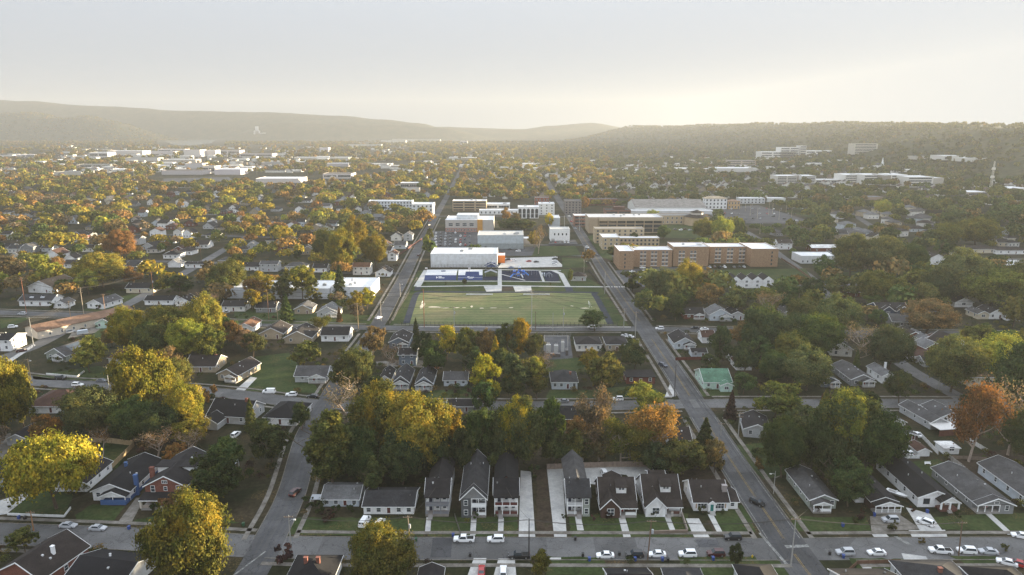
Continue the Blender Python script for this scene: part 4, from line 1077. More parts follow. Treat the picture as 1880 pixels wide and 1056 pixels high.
# bottom edge roofs
house(-10, 88, 1080, 14, 3.6, 'gf', .55, 'brick', 'brown', 'red brick house with brown roof and white chimney cap', nwin=2, lod=0, wm='brick', rot=-14, short='the near brick house', chim=(.5, .5, 7.6, WC['white'], .4))
house(110, 228, 1094, 13, 3.0, 'gs', .4, 'white', 'black', 'low house under a wide black roof at the bottom edge', nwin=3, lod=0, rot=-10, short='the wide black roof')
house(522, 606, 1098, 12, 3.2, 'hip', .5, 'white', 'black', 'black hip roof with two brick chimneys at the bottom edge', nwin=3, lod=0, short='the two chimney roof', extra=lambda r, hw, d: [chimney(r, s * hw, 6, 3, 6.9) for s in (-.3, .25)])
house(762, 806, 1116, 11, 2.8, 'gf', .45, 'lgrey', 'dark', 'small dark gable roof beside a pale driveway', nwin=1, lod=0, short='the small near gable')
house(1122, 1202, 1124, 12, 3.0, 'gs', .45, 'lgrey', 'black', 'plain black roof with white edge below parked cars', nwin=3, lod=0, short='the plain black roof')
house(1236, 1306, 1124, 12, 3.0, 'hip', .5, 'lgrey', 'charcoal', 'charcoal hip roof peak at the bottom edge', nwin=2, lod=0, short='the charcoal hip roof')
house(1376, 1446, 1118, 12, 3.2, 'hip', .55, 'lgrey', 'black', 'dark pointed roof beside the busy street corner', nwin=2, lod=0, short='the dark pointed roof')
house(1560, 1664, 1120, 11, 3.0, 'gs', .4, 'lgrey', 'dark', 'long dark roof with white gable end behind a wooden fence', nwin=3, lod=0, short='the fenced long roof')
house(1692, 1810, 1120, 14, 3.2, 'hip', .5, 'lgrey', 'charcoal', 'wide charcoal roof with brick chimney at the bottom edge', nwin=3, lod=0, short='the brick chimney roof', chim=(-.1, .4, 7.2))
house(1822, 1920, 1122, 12, 3.2, 'hip', .55, 'lgrey', 'black', 'dark roof in the bottom corner by the red car', nwin=3, lod=0, short='the bottom corner roof')
# ---- beyond the second street
def small_porch(n=3, **kw): return lambda root, hw, r_: (porch(root, -hw, hw, 1.8, .6, 2.8, r_, 'gable', 0, n, True, p=.5, **kw), door(root, 0, -.004, .6, kw.get('dc', (.3, .03, .03))))
def half_porch(root, hw, r_):
    porch(root, -hw * .1, hw, 1.8, .5, 2.7, r_, 'gable', 0, 3, True, p=.42); door(root, hw * .2, -.004, .5, (.2, .05, .04))
    window(root, -hw * .55, -.004, 1.3, 1.3, 1.3)
HL = [ # xl, xr, yb, depth, eave, roof, pitch, wall, roof colour, label, short, options
 (697, 717, 709, 13, 3.2, 'gf', .7, 'white', 'black', 'white narrow house with black roof beside the twin cottages', 'the narrow black roofed house', dict(nwin=1)),
 (722, 751, 714, 16, 3.2, 'gf', .8, 'grey', 'charcoal', 'grey cottage with white gable trim and red door', 'the red door cottage', dict(porch_=small_porch(), nwin=2)),
 (764, 794, 716, 16, 3.2, 'gf', .8, 'blue', 'charcoal', 'blue grey cottage with tan door and white gable trim', 'the blue grey cottage', dict(porch_=small_porch(), nwin=2)),
 (733, 764, 672, 9, 5.6, 'gs', .4, 'slate', 'dark', 'slate blue two storey garage house behind the twin cottages', 'the slate blue two storey house', dict(nwin=2)),
 (793, 806, 677, 4, 2.4, 'gf', .7, (.35, .17, .09), 'tan', 'small orange brown garden shed', 'the orange brown shed', dict(nwin=0, name='shed', cat='shed')),
 (815, 858, 709, 9, 2.8, 'gs', .5, 'pblue', 'grey', 'pale low house with grey roof by the yellow tree', 'the pale low house', dict(nwin=3)),
 (1013, 1060, 715, 13, 3.4, 'hip', .5, 'pblue', 'charcoal', 'pale blue house with charcoal hip roof', 'the pale blue hip roof house', dict(nwin=4, chim=(.5, .4, 6))),
 (1150, 1202, 705, 9, 3.2, 'flat', 0, 'redbrown', 'dark', 'dark flat roofed building beside the busy street', 'the dark flat roofed building', dict(nwin=3, trim=False)),
 (1058, 1104, 645, 13, 3.6, 'hip', .35, 'offwhite', 'dark', 'dark hip roofed house near the substation', 'the house near the substation', dict(nwin=4)),
 (1113, 1152, 645, 13, 3.6, 'hip', .35, 'tan', 'dark', 'dark roofed tan house near the field corner', 'the tan field corner house', dict(nwin=3)),
 (715, 750, 640, 15, 3.4, 'gf', .5, 'slate', 'dark', 'slate house with white porch facing the yard', 'the slate porch house', dict(porch_=half_porch, nwin=0)),
 (590, 640, 627, 10, 3.6, 'gs', .6, 'white', 'dark', 'white house with dark roof facing the third street', 'the white dark roofed house', dict(nwin=3)),
 (522, 572, 631, 16, 3.2, 'gf', .5, 'tan', 'dark', 'tan house with long dark gable roof', 'the tan gabled house', dict(nwin=2)),
 (478, 520, 623, 15, 3.2, 'gf', .5, 'beige', 'brown', 'beige house with sunlit brown roof', 'the beige brown roofed house', dict(nwin=2)),
 (436, 464, 611, 14, 3.2, 'gf', .5, 'white', 'rust', 'white house with orange brown roof by the red tree', 'the house by the red tree', dict(nwin=1)),
 (582, 620, 583, 12, 3.2, 'gf', .55, 'lgrey', 'lgrey', 'pale house with silver grey gabled roof', 'the silver roofed house', dict(porch_=half_porch, nwin=0)),
 (541, 572, 577, 11, 3.2, 'gf', .5, 'tan', 'grey', 'tan house with grey roof under utility poles', 'the tan house under the poles', dict(nwin=2)),
 (470, 506, 574, 10, 3.0, 'gs', .5, 'grey', 'dark', 'dark grey house beside a gold tree', 'the dark grey house', dict(nwin=2)),
 (408, 450, 572, 10, 3.2, 'gs', .5, 'offwhite', 'dark', 'off white house with parked cars in front', 'the off white house', dict(nwin=3)),
 (322, 348, 562, 11, 3.0, 'gf', .55, 'white', 'dark', 'white gabled house above the tree cluster', 'the white gabled house', dict(nwin=2)),
 (266, 318, 560, 9, 3.0, 'gs', .45, 'white', 'black', 'white house with wide black roof', 'the wide black roofed house', dict(nwin=3)),
 (158, 192, 567, 16, 3.2, 'gf', .45, 'white', 'grey', 'white house with long sunlit side wall', 'the long sunlit white house', dict(nwin=2, rot=-14)),
 (36, 97, 562, 11, 3.6, 'gs', .5, 'white', 'charcoal', 'white house with two skylights in a grey roof', 'the skylight house', dict(nwin=4, extra=lambda r, hw, d: [MB().box(s * hw - 1.2, s * hw + 1.2, 2.0, 3.6, 4.62, 5.4).build('skylight', 'paint', r, (.6, .62, .65)) for s in (-.35, .3)])),
 (98, 122, 566, 9, 2.8, 'gf', .5, 'white', 'grey', 'small white garage beside the skylight house', 'the skylight house garage', dict(nwin=1, name='garage', cat='garage')),
 (-20, 20, 645, 12, 5.8, 'gs', .3, 'white', 'black', 'white two storey house with flat black porch roof', 'the white two storey corner house', dict(nwin=3)),
 (80, 128, 662, 20, 3.0, 'gf', .5, 'sage', 'grey', 'grey green house with solar panels on its roof', 'the solar panel house', dict(porch_=half_porch, nwin=1, rot=-18, extra=lambda r, hw, d: [MB().add([(hw * (.15 + .38 * k), 4.5, 3.46 + .5 * hw * (.85 - .38 * k)), (hw * (.47 + .38 * k), 4.5, 3.46 + .5 * hw * (.53 - .38 * k)), (hw * (.47 + .38 * k), 12, 3.46 + .5 * hw * (.53 - .38 * k)), (hw * (.15 + .38 * k), 12, 3.46 + .5 * hw * (.85 - .38 * k))], [(0, 1, 2, 3)]).build('solar_panel', 'glass', r) for k in (0, 1)])),
 (176, 206, 603, 13, 3.2, 'gf', .5, 'mint', 'black', 'mint green house with black roof', 'the mint green house', dict(nwin=2, chim=(.2, .5, 7))),
 (200, 250, 668, 12, 3.0, 'hip', .5, 'offwhite', 'rust', 'off white house with glowing orange brown roof', 'the orange roofed house', dict(nwin=3)),
 (342, 396, 684, 13, 3.0, 'gs', .5, 'tan', 'brown', 'tan house with brown roof behind the big olive tree', 'the tan house behind trees', dict(nwin=3, chim=(.7, .5, 6.5))),
 (398, 440, 700, 17, 3.2, 'gf', .5, 'tan', 'brown', 'tan bungalow with brown roof beside a concrete drive', 'the tan bungalow', dict(porch_=half_porch, nwin=0, rot=-14)),
 (542, 600, 702, 11, 3.0, 'gs', .5, 'lgrey', 'grey', 'grey house shaded by a dark tree', 'the shaded grey house', dict(nwin=2, porch_=half_porch)),
 (232, 282, 538, 11, 3.4, 'gs', .45, 'cream', 'black', 'cream house with black roof and tall dormers', 'the cream dormer house', dict(nwin=3)),
 (50, 100, 538, 22, 4.2, 'gf', .45, 'white', 'tan', 'large white house with sunlit tan roof', 'the large tan roofed house', dict(nwin=2, rot=-8)),
 (116, 152, 492, 12, 3.2, 'gs', .4, 'white', 'brown', 'white house with brown roof behind orange trees', 'the white house by orange trees', dict(nwin=3)),
 (309, 330, 491, 9, 3.2, 'gf', .7, 'white', 'lgrey', 'white steep gabled building above the gold trees', 'the steep white gable', dict(nwin=0)),
 (340, 375, 492, 8, 3.2, 'gs', .3, 'white', 'dark', 'low white shed row beside the steep gable', 'the low white shed row', dict(nwin=3)),
 (441, 476, 497, 10, 3.2, 'gs', .5, 'white', 'dark', 'white house with dark gambrel roof', 'the dark gambrel house', dict(nwin=3)),
 (478, 510, 499, 9, 6.0, 'gs', .4, 'lgrey', 'grey', 'pale two storey house with double porch', 'the double porch house', dict(nwin=3)),
 (524, 562, 497, 10, 3.4, 'hip', .5, 'lgrey', 'grey', 'grey hip roofed house behind the white warehouse', 'the grey hip roofed house', dict(nwin=3)),
 (575, 600, 500, 10, 3.4, 'gs', .5, 'white', 'dark', 'white house with dark roof behind the warehouse', 'the house behind the warehouse', dict(nwin=2)),
 (648, 679, 505, 11, 6.2, 'gs', .45, 'offwhite', 'rust', 'two storey house with white porches and orange roof', 'the orange roofed two storey house', dict(nwin=3)),
 (690, 716, 508, 13, 3.2, 'gf', .55, 'white', 'brown', 'white bungalow with brown striped roof by the street', 'the striped roof bungalow', dict(nwin=2)),
 (712, 728, 479, 13, 5.4, 'gf', .6, 'white', 'rust', 'tall white house beside the street trees', 'the tall white street house', dict(nwin=1)),
 (741, 757, 442, 11, 5.6, 'gf', .6, 'lgrey', 'grey', 'pale gabled house at the crossing', 'the pale crossing house', dict(nwin=1)),
 (718, 737, 442, 11, 4.4, 'gf', .6, 'offwhite', 'dark', 'off white gabled house at the crossing', 'the off white crossing house', dict(nwin=1)),
 (724, 745, 457, 11, 3.6, 'gs', .5, 'pblue', 'grey', 'pale blue low house behind the crossing', 'the pale blue low house', dict(nwin=1)),
 (1048, 1076, 516, 12, 3.2, 'hip', .45, 'lgrey', 'brown', 'small hip roofed house beside the playground', 'the house by the playground', dict(nwin=2)),
 (1256, 1292, 586, 10, 3.2, 'gs', .5, 'redbrown', 'dark', 'dark house with white porch posts on the third street', 'the dark porch house', dict(nwin=2, porch_=half_porch)),
 (1302, 1342, 589, 12, 3.6, 'gf', .55, 'pblue', 'lgrey', 'pale blue house with white gabled porch', 'the pale blue gabled house', dict(porch_=half_porch, nwin=0)),
 (1340, 1366, 588, 12, 3.2, 'gf', .5, 'lgrey', 'black', 'pale house with black gable roof on the third street', 'the black gable house', dict(nwin=2)),
 (1440, 1464, 583, 11, 3.2, 'gf', .5, 'lgrey', 'grey', 'grey roofed house beside the tall pole', 'the house by the tall pole', dict(nwin=1)),
 (1238, 1275, 641, 15, 3.2, 'gf', .55, 'pblue', 'dark', 'pale blue house with dark complex roof by the street', 'the dark roofed pale blue house', dict(porch_=half_porch, nwin=0)),
 (1289, 1312, 630, 9, 3.2, 'gs', .55, 'white', 'redbrown', 'white house with brown roof and chimney behind trees', 'the white chimney house', dict(nwin=1, chim=(-.8, .5, 7, WC['white'], .4))),
 (1270, 1297, 656, 6, 2.5, 'gs', .4, 'pblue', 'dark', 'long pale shed with dark roof by the red fence', 'the long pale shed', dict(nwin=2, name='shed', cat='shed')),
 (1340, 1358, 664, 7, 2.6, 'gs', .4, 'lgrey', 'dark', 'small grey outbuilding under the dark trees', 'the small grey outbuilding', dict(nwin=1)),
 (1292, 1342, 715, 15, 3.4, 'gs', .45, 'mint', 'green', 'mint house with bright green metal roof', 'the green roofed house', dict(nwin=3, extra=lambda r, hw, d: (block(r, hw * .1, hw * .95, -3, -.01, 3.0, 'gf', .45, WC['mint'], RC['green']), window(r, hw * .5, -3.01, 1.2, 1.6, 1.2, mull=2)))),
 (1352, 1380, 680, 9, 3.0, 'gf', .5, 'white', 'redbrown', 'white house behind the green roofed house', 'the white house behind', dict(nwin=1)),
 (1508, 1538, 711, 10, 3.0, 'gf', .5, 'slate', 'grey', 'small slate house with white trimmed porch', 'the small slate house', dict(porch_=half_porch, nwin=0)),
 (1562, 1602, 709, 19, 3.2, 'gf', .45, 'grey', 'grey', 'grey bungalow with white trimmed porch gable', 'the grey bungalow', dict(porch_=half_porch, nwin=0)),
 (1618, 1645, 704, 13, 3.4, 'gf', .5, 'white', 'lgrey', 'white house with pale grey roof beside the side street', 'the pale roofed white house', dict(nwin=2, chim=(.6, .6, 7, WC['white'], .4))),
 (1612, 1667, 589, 13, 6.4, 'gs', .45, 'navy', 'dark', 'large navy house with two white trimmed gables', 'the navy two gable house', dict(nwin=4, extra=lambda r, hw, d: [(block(r, s * hw * .5 - 3.6, s * hw * .5 + 3.6, -1.6, 1, 6.4, 'gf', .75, WC['navy'], RC['dark']), window(r, s * hw * .5, -1.61, 4.2, 2.0, 1.6, mull=2), window(r, s * hw * .5, -1.61, 1.2, 2.0, 1.6, mull=2)) for s in (-1, 1)])),
 (1664, 1692, 627, 12, 3.2, 'gf', .5, 'redbrown', 'brown', 'red brown house with white front gable', 'the red brown house', dict(nwin=1)),
 (1690, 1714, 634, 14, 3.2, 'gf', .5, 'white', 'lgrey', 'white house with long pale side wall', 'the long pale walled house', dict(nwin=1)),
 (1672, 1706, 663, 8, 2.6, 'gs', .5, 'white', 'redbrown', 'white garage with brown roof by the side street', 'the brown roofed garage', dict(nwin=0, name='garage', cat='garage')),
 (1696, 1720, 674, 7, 2.6, 'gs', .5, 'lgrey', 'dark', 'pale garage with blue grey door', 'the blue door garage', dict(nwin=0, name='garage', cat='garage', extra=lambda r, hw, d: MB().box(-hw * .6, hw * .1, -.05, -.004, 0, 2.1).build('garage_door', 'paint', r, WC['slate']))),
 (1752, 1785, 564, 11, 3.2, 'gf', .5, 'white', 'grey', 'white gabled house far along the third street', 'the far white gabled house', dict(nwin=1)),
 (1794, 1815, 586, 11, 3.2, 'gf', .5, 'cream', 'grey', 'cream house in a row of pale gables', 'the cream gable', dict(nwin=1)),
 (1815, 1842, 586, 12, 3.4, 'gf', .55, 'white', 'dark', 'white house with dark gable in the pale row', 'the dark gabled white house', dict(nwin=2)),
 (1848, 1874, 589, 10, 3.4, 'gs', .45, 'white', 'brown', 'white house with brown roof ending the pale row', 'the end house of the pale row', dict(nwin=2)),
 (1778, 1826, 710, 12, 4.4, 'hip', .45, 'cream', 'tan', 'cream house glowing behind the red tree', 'the cream house behind the red tree', dict(nwin=3, prot=.6)),
 (1540, 1582, 545, 10, 3.2, 'hip', .45, 'redbrown', 'redbrown', 'low house with dark red brown hip roof', 'the low red brown hip house', dict(nwin=2)),
 (1428, 1454, 458, 12, 5.6, 'gs', .5, 'white', 'brown', 'white two storey house by the lane behind the dormitory', 'the white lane house', dict(nwin=2)),
 (1490, 1546, 463, 14, 4.0, 'gs', .25, 'redbrown', 'white', 'low red brown hall with white roof edge', 'the low red brown hall', dict(nwin=3)),
 (1704, 1736, 486, 12, 5.0, 'gf', .5, 'white', 'brown', 'white gabled house among big dark trees', 'the white house among dark trees', dict(nwin=1)),
 (1768, 1828, 465, 12, 3.6, 'hip', .4, 'cream', 'brown', 'cream house with wide brown hip roof', 'the wide brown hip house', dict(nwin=4)),
 (1830, 1886, 467, 12, 3.6, 'hip', .4, 'white', 'brown', 'white house with wide brown roof beside the hazy trees', 'the wide brown roofed white house', dict(nwin=4)),
]
for xl, xr, yb, d, ev, rt, p, wc, rc, lab, short, opt in HL:
    house(xl, xr, yb, d, ev, rt, p, wc, rc, lab, short=short, **opt)
# four joined white gables: one terrace
x, y = G(1380, 529)
tr_ = tag(empty('townhouse_terrace', (x, y, 0)), 'terrace of four white gabled townhouses with dark roofs', 'terrace')
LAND.append((1380, 520, 'the four gabled terrace')); PROT.append((1342, 505, 1419, 531, y, 1.0)); FOOT.append((x, y + 7, 17))
for i in range(4):
    c = (i - 1.5) * 7.6
    block(tr_, c - 3.75, c + 3.75, 0, 14, 5.4, 'gf', .75, WC['white'], RC['dark'], oh=.04)
    for z in (1.2, 4.0): window(tr_, c, -.004, z, 1.6, 1.4, mull=2)
# ------------------------------------------------------------------ larger buildings, each from its roofline and ground line in the photo
def band_mesh(wd, ht):
    k = ('b', round(wd, 1), round(ht, 2))
    if k not in _WIN:
        p = MB(); p.box(-wd/2, wd/2, -.06, -.01, 0, ht, 0)
        n = max(1, int(wd / 3))
        for i in range(1, n): p.box(-wd/2 + wd * i / n - .08, -wd/2 + wd * i / n + .08, -.11, -.06, 0, ht, 1)
        p.box(-wd/2 - .1, wd/2 + .1, -.14, -.0, -.15, -.01, 1)
        me = p.mesh('ribbon_window', ['glass', 'paint']); _WIN[k] = me
    return _WIN[k]
_HV = HILLS[0][0].reshape(-1, 3)
def hill_hit(px, py):                       # where a line of sight meets the slope of the ridge
    d = ray(px, py)
    for t_ in range(1200, 5000, 20):
        p = (d[0] * t_, d[1] * t_, CH + d[2] * t_)
        q = ((_HV[:, :2] - p[:2]) ** 2).sum(1); i = q.argmin()
        if p[2] <= max(_HV[i, 2], 0): return p, t_ / F
    return (*G(px, py), 0.0), mpp(py)
def big(xl, xr, yb, yt, d, wall, roofc, lab=None, short=None, win=None, wm='masonry', name='building', cat='building', floors=None, rot=0, units=0, parapet=.6, root=None, roof=None, at=None, ht=None, prot=1.0, extra=None, sides=True, z0=0, group=None, desc=None, hill=None):
    wd = (xr - xl) * mpp(yb)
    x, y = G((xl + xr) / 2, yb); zb = 0.0
    if hill:
        (x, y, zb), m_ = hill_hit((xl + xr) / 2, yb)
        if root: y = root.location.y; m_ = y / ray(940, yb)[1] / F; x = ((xl + xr) / 2 - 940) * m_; zb = root.location.z
        wd = (xr - xl) * m_; ht = (yb - yt) * m_ + 1; zb -= 2.0 * (root is None)
    if ht is None: ht = max(3.0, zat((xl + xr) / 2, yt, y) - parapet)
    own = root is None
    wcol, rcol = WC.get(wall, wall), RC.get(roofc, roofc)
    if own:
        root = empty(name, (x, y, zb), R(rot)); tag(root, lab, cat, group); ox = oy = 0.0
    else: ox, oy = x - root.location.x, y - root.location.y
    hw = wd / 2
    if roof == 'gs': block(root, ox - hw, ox + hw, oy, oy + d, ht, 'gs', .25, wcol, rcol, wm, trim=False)
    elif roof in ('hip', 'gf'): block(root, ox - hw, ox + hw, oy, oy + d, ht, roof, .3, wcol, rcol, wm, trim=False)
    else:
        mb = MB(); mb.box(ox - hw, ox + hw, oy, oy + d, z0, ht)
        t_ = .35
        for a, b, c, e in ((ox - hw, ox + hw, oy, oy + t_), (ox - hw, ox + hw, oy + d - t_, oy + d), (ox - hw, ox - hw + t_, oy + t_, oy + d - t_), (ox + hw - t_, ox + hw, oy + t_, oy + d - t_)):
            mb.box(a, b, c, e, ht + .002, ht + parapet)
        mb.build('wall', wm, root, wcol)
        rb = MB(); rb.box(ox - hw + t_, ox + hw - t_, oy + t_, oy + d - t_, ht + .004, ht + .16); rb.build('roof', 'membrane', root, rcol)
        cb = MB()
        cb.box(ox - hw - .08, ox + hw + .08, oy - .08, oy + t_ + .05, ht + parapet, ht + parapet + .12); cb.box(ox - hw - .08, ox - hw + t_ + .05, oy + t_ + .05, oy + d, ht + parapet, ht + parapet + .12); cb.box(ox + hw - t_ - .05, ox + hw + .08, oy + t_ + .05, oy + d, ht + parapet, ht + parapet + .12)
        cb.build('parapet_cap', 'concrete', root, tuple(min(.8, c * 1.05 + .05) for c in rcol))
        for k in range(units):
            ux, uy = ox + hw * random.uniform(-.75, .75), oy + d * random.uniform(.25, .75); s = random.uniform(.9, 2.0)
            ub = MB(); ub.box(ux - s, ux + s, uy - s * .7, uy + s * .7, ht + .17, ht + 1.5); ub.box(ux - s * .6, ux + s * .6, uy - s * .4, uy + s * .4, ht + 1.5, ht + 1.75)
            ub.build('rooftop_unit', 'metal', root, random.choice([(.45, .46, .47), (.30, .31, .32), (.6, .6, .6)]))
    fl = floors or max(1, int(ht / 3.6))
    if win:
        kind, n = win[0], win[1]
        fr = win[2] if len(win) > 2 else WHITE
        for f in range(fl):
            z = z0 + (ht - z0) * (f + .28) / fl
            h_ = (ht - z0) / fl * .48
            if kind == 'grid':
                ww = min(1.8, wd / n * .55)
                for i in range(n): window(root, ox - hw + wd * (i + .5) / n, oy - .003, z, ww, h_, col=fr)
                if sides:
                    s = 1 if x < -10 else -1
                    for i in range(max(1, int(n * d / wd * .6))):
                        m = max(1, int(n * d / wd * .6)); window(root, ox + s * (hw + .003), oy + d * (i + .5) / m, z, ww, h_, rz=math.pi / 2 * s, col=fr)
            elif kind == 'band':
                for i in range(n): place(band_mesh(wd / n * .86, h_), 'ribbon_window', root, fr, (ox - hw + wd * (i + .5) / n, oy - .003, z))
    if extra: extra(root, hw, d, ht)
    if prot and own:
        PROT.append((xl - 2, proj(x, y + d, ht)[1], xr + 2, yb, y, prot))
    n = max(1, int(wd / d)) if wd > d else max(1, int(d / wd))
    for i in range(n):
        q = (i + .5) / n
        FOOT.append((x - hw + wd * q, y + d / 2, d * .62) if wd > d else (x, y + d * q, wd * .62))
    if own:
        if lab: LAND.append(((xl + xr) / 2, (yb + yt) / 2, short))
        else: PEND.append((root, (desc or 'pale flat roofed building').split(), (xl + xr) / 2, (yb + yt) / 2))
    return root
LW, WT, TN = (.68, .70, .72), (.80, .80, .79), (.34, .27, .19)
OR = (.32, .20, .12)
r_ = big(791, 913, 491, 466, 30, LW, 'white', 'long white panelled hall behind the blue sports courts', 'the long white hall', wm='panel', units=2, parapet=.3)
big(913, 927, 483, 469, 12, (.62, .17, .03), 'white', root=r_, wm='masonry', parapet=.3)
big(877, 961, 457, 432, 30, (.47, .53, .57), 'offwhite' if False else (.55, .52, .47), 'large grey blue windowless hall behind the white hall', 'the grey blue hall', wm='panel', units=3, extra=lambda r, hw, d, ht: (MB().box(-hw - .05, hw + .05, -.06, -.004, 0, ht * .42).build('wall_band', 'panel', r, (.30, .34, .36)), MB().box(-hw * .7, -hw * .62, -.12, -.065, 0, 2.4).build('door', 'paint', r, (.1, .1, .1))))
big(961, 975, 448, 438, 14, (.32, .28, .26), 'white', 'low annex with white roof beside the grey blue hall', 'the low annex')
def school(r, hw, d, ht):
    MB().box(hw * .33, hw * .55, -.5, 4, 0, ht + .8).build('tower', 'masonry', r, (.55, .28, .07))
    for i in range(4): window(r, -hw * .78 + i * hw * .29, -.01, ht * .52, hw * .17, ht * .26, mull=3)
    MB().box(-hw - .1, hw * .32, -.1, -.004, 0, ht * .36).build('wall_band', 'brick', r, (.34, .20, .17))
    for i in range(9): window(r, -hw * .9 + i * hw * .14, -.105, ht * .12, 1.6, 1.6)
    MB().box(-hw * .55, hw * .35, 9, 28, ht + .2, ht + 5).build('upper_hall', 'panel', r, (.62, .66, .70))
big(818, 906, 426, 404, 40, (.46, .43, .40), 'white', 'white roofed school with orange stair tower and four wide windows', 'the orange tower school', extra=school, units=3)
big(831, 893, 388, 369, 24, TN, 'white', 'tan four storey office block with rust window bands', 'the tan office block', ('band', 3, (.30, .16, .08)), floors=4, units=2, sides=False)
big(892, 936, 384, 375, 24, WT, 'white', 'low white building between the office block and white arches', 'the low white building', ('band', 2), floors=1, units=2)
big(880, 952, 394, 386, 14, WT, 'white', 'long low white wing behind orange trees', 'the low white wing', ('grid', 9), floors=1)
def arches(r, hw, d, ht):
    n = 5
    for i in range(n):
        xx = -hw + 2 * hw * (i + .5) / n; w2 = hw / n * .72
        pts = [(xx - w2, .8), (xx + w2, .8)] + [(xx + w2 * math.cos(a), ht - 3.2 + w2 * .8 * math.sin(a)) for a in np.linspace(0, math.pi, 9)]
        MB().prism(pts, -.12, -.01).build('arched_window', 'glass', r)
        window(r, xx, -.13, ht * .4, w2 * 1.7, .7, pane=False)
big(951, 989, 401, 380, 20, WT, 'white', 'white building with five tall dark arched windows', 'the white arches building', extra=arches, units=1)
big(989, 1018, 395, 374, 22, (.60, .62, .63), 'white', 'white block with stepped roof beside the avenue', 'the white stepped block', ('grid', 3), floors=4, units=2)
big(1008, 1028, 418, 400, 28, (.46, .49, .51), 'white', 'pale grey windowless block behind the small white building', 'the pale grey block')
big(1010, 1046, 442, 421, 18, (.78, .78, .77), (.50, .49, .45), 'small white two storey building with four upper windows', 'the small white building', extra=lambda r, hw, d, ht: [window(r, -hw * .55 + i * hw * .4, -.01, ht * .5, 1.1, 2.0, col=(.1, .1, .1)) for i in range(4)] + [door(r, -hw * .8 + i * 1.8, -.01, 0, (.06, .05, .05)) for i in range(2)])
big(982, 1008, 378, 363, 18, (.24, .075, .05), 'lgrey', 'small red brick building with white framed windows', 'the small red brick building', ('grid', 4), wm='brick', floors=2)
big(1037, 1067, 393, 369, 24, (.20, .185, .18), 'grey', 'dark grey stone building with small square windows', 'the dark stone building', ('grid', 5, (.12, .11, .11)), floors=5)
big(1077, 1134, 377, 366, 20, (.22, .07, .045), 'grey', 'long red brick building behind the orange tree', 'the long red brick building', ('band', 3, (.25, .12, .1)), wm='brick', floors=2)
big(1112, 1158, 394, 386, 26, (.20, .10, .075), 'dark', 'low dark red building with black raised roof', 'the low dark red building', ('band', 2, (.1, .08, .08)), floors=1, extra=lambda r, hw, d, ht: MB().box(-hw * .3, hw * .6, 8, 20, ht, ht + 4).build('upper_hall', 'brick', r, (.09, .04, .035)))
# white apartments at the left of the avenue
r_ = big(677, 757, 386, 369, 16, (.66, .68, .70), 'white', 'long white three storey apartments with end block', 'the long white apartments', ('grid', 14, (.35, .37, .4)), floors=3)
big(757, 795, 396, 375, 26, (.66, .68, .70), 'white', root=r_, win=('grid', 5, (.35, .37, .4)), floors=3, extra=lambda r, hw, d, ht: [MB().box(r_.children[0].location.x + q - .9, q + .9, -34.2, -34.05, 1, 14).build('balcony_strip', 'paint', r, (.36, .10, .05)) for q in ()])
# college offices
def offices(r, hw, d, ht):
    for f, (a, b) in enumerate(((.08, .30), (.36, .56), (.64, .80))):
        MB().box(-hw * .72, hw * .98, -.14, -.01, ht * a, ht * b).build('ribbon_window', 'glass', r)
    for i in range(8):
        xx = -hw * .72 + hw * 1.7 * i / 7
        MB().box(xx - .5, xx + .5, -.9, -.16, 0, ht * .8).build('column', 'masonry', r, TN)
    MB().box(-hw * .74, hw * 1.0, -1.6, -.005, ht * .81, ht * .995).build('fascia', 'masonry', r, (.40, .33, .24))
    MB().box(-hw, -hw * .76, -2.4, -.005, 0, ht).build('stair_tower', 'masonry', r, TN)
big(1080, 1216, 428, 399, 34, TN, (.52, .52, .52), 'large tan office building with dark recessed window bands', 'the large tan office', extra=offices, units=5)
big(1054, 1080, 416, 396, 20, (.22, .12, .09), 'white', 'brown brick office wing with white roof', 'the brown office wing', ('band', 1, (.5, .5, .5)), wm='brick', floors=3)
big(1092, 1182, 447, 420, 16, (.42, .34, .23), (.30, .27, .23), 'tan three storey building with paired small windows', 'the tan three storey building', ('grid', 9, (.3, .28, .25)), floors=4)
r_ = big(1106, 1137, 459, 436, 26, (.44, .35, .23), 'white', 'tan building with white roof before the office', 'the tan white roofed building', ('grid', 3), floors=3)
big(1137, 1210, 452, 437, 14, (.42, .33, .22), 'white', root=r_, win=('grid', 10, (.25, .22, .2)), floors=2)
# brick dormitory in four steps
r_ = big(1136, 1163, 495, 461, 30, OR, 'white', 'long four storey orange brick dormitory with white roofs', 'the brick dormitory', wm='brick', extra=lambda r, hw, d, ht: [window(r, -hw * .2, -.01, 1.5 + 3.2 * k, .8, 1.5, col=(.1, .1, .1)) for k in range(4)])
def dorm(n, skip=()):
    def fn(r, hw, d, ht): pass
    return fn
def dorm_win(xl, xr, yb, n, pairs=True):
    x, y = G((xl + xr) / 2, yb); wd = (xr - xl) * mpp(yb)
    ox, oy = x - r_.location.x, y - r_.location.y
    for f in range(4):
        for i in range(n):
            cx = ox - wd / 2 + wd * (i + .5) / n
            for q in (-1.5, 1.5): window(r_, cx + q, oy - .01, 1.6 + 3.2 * f, 1.7, 1.7, mull=2, col=(.55, .50, .45))
            MB().box(cx - 2.6, cx + 2.6, oy - .12, oy - .01, .65 + 3.2 * f, 1.3 + 3.2 * f).build('spandrel', 'paint', r_, (.55, .54, .52))
big(1163, 1233, 490, 459, 20, OR, 'white', root=r_, wm='brick'); dorm_win(1170, 1230, 490, 3)
big(1235, 1300, 489, 453, 24, OR, (.55, .56, .58), root=r_, wm='brick', units=3); dorm_win(1240, 1282, 489, 2)
big(1302, 1376, 484, 453, 20, OR, 'white', root=r_, wm='brick'); dorm_win(1306, 1372, 484, 3)
big(1378, 1427, 490, 457, 32, OR, 'white', root=r_, wm='brick', extra=lambda r, hw, d, ht: None)
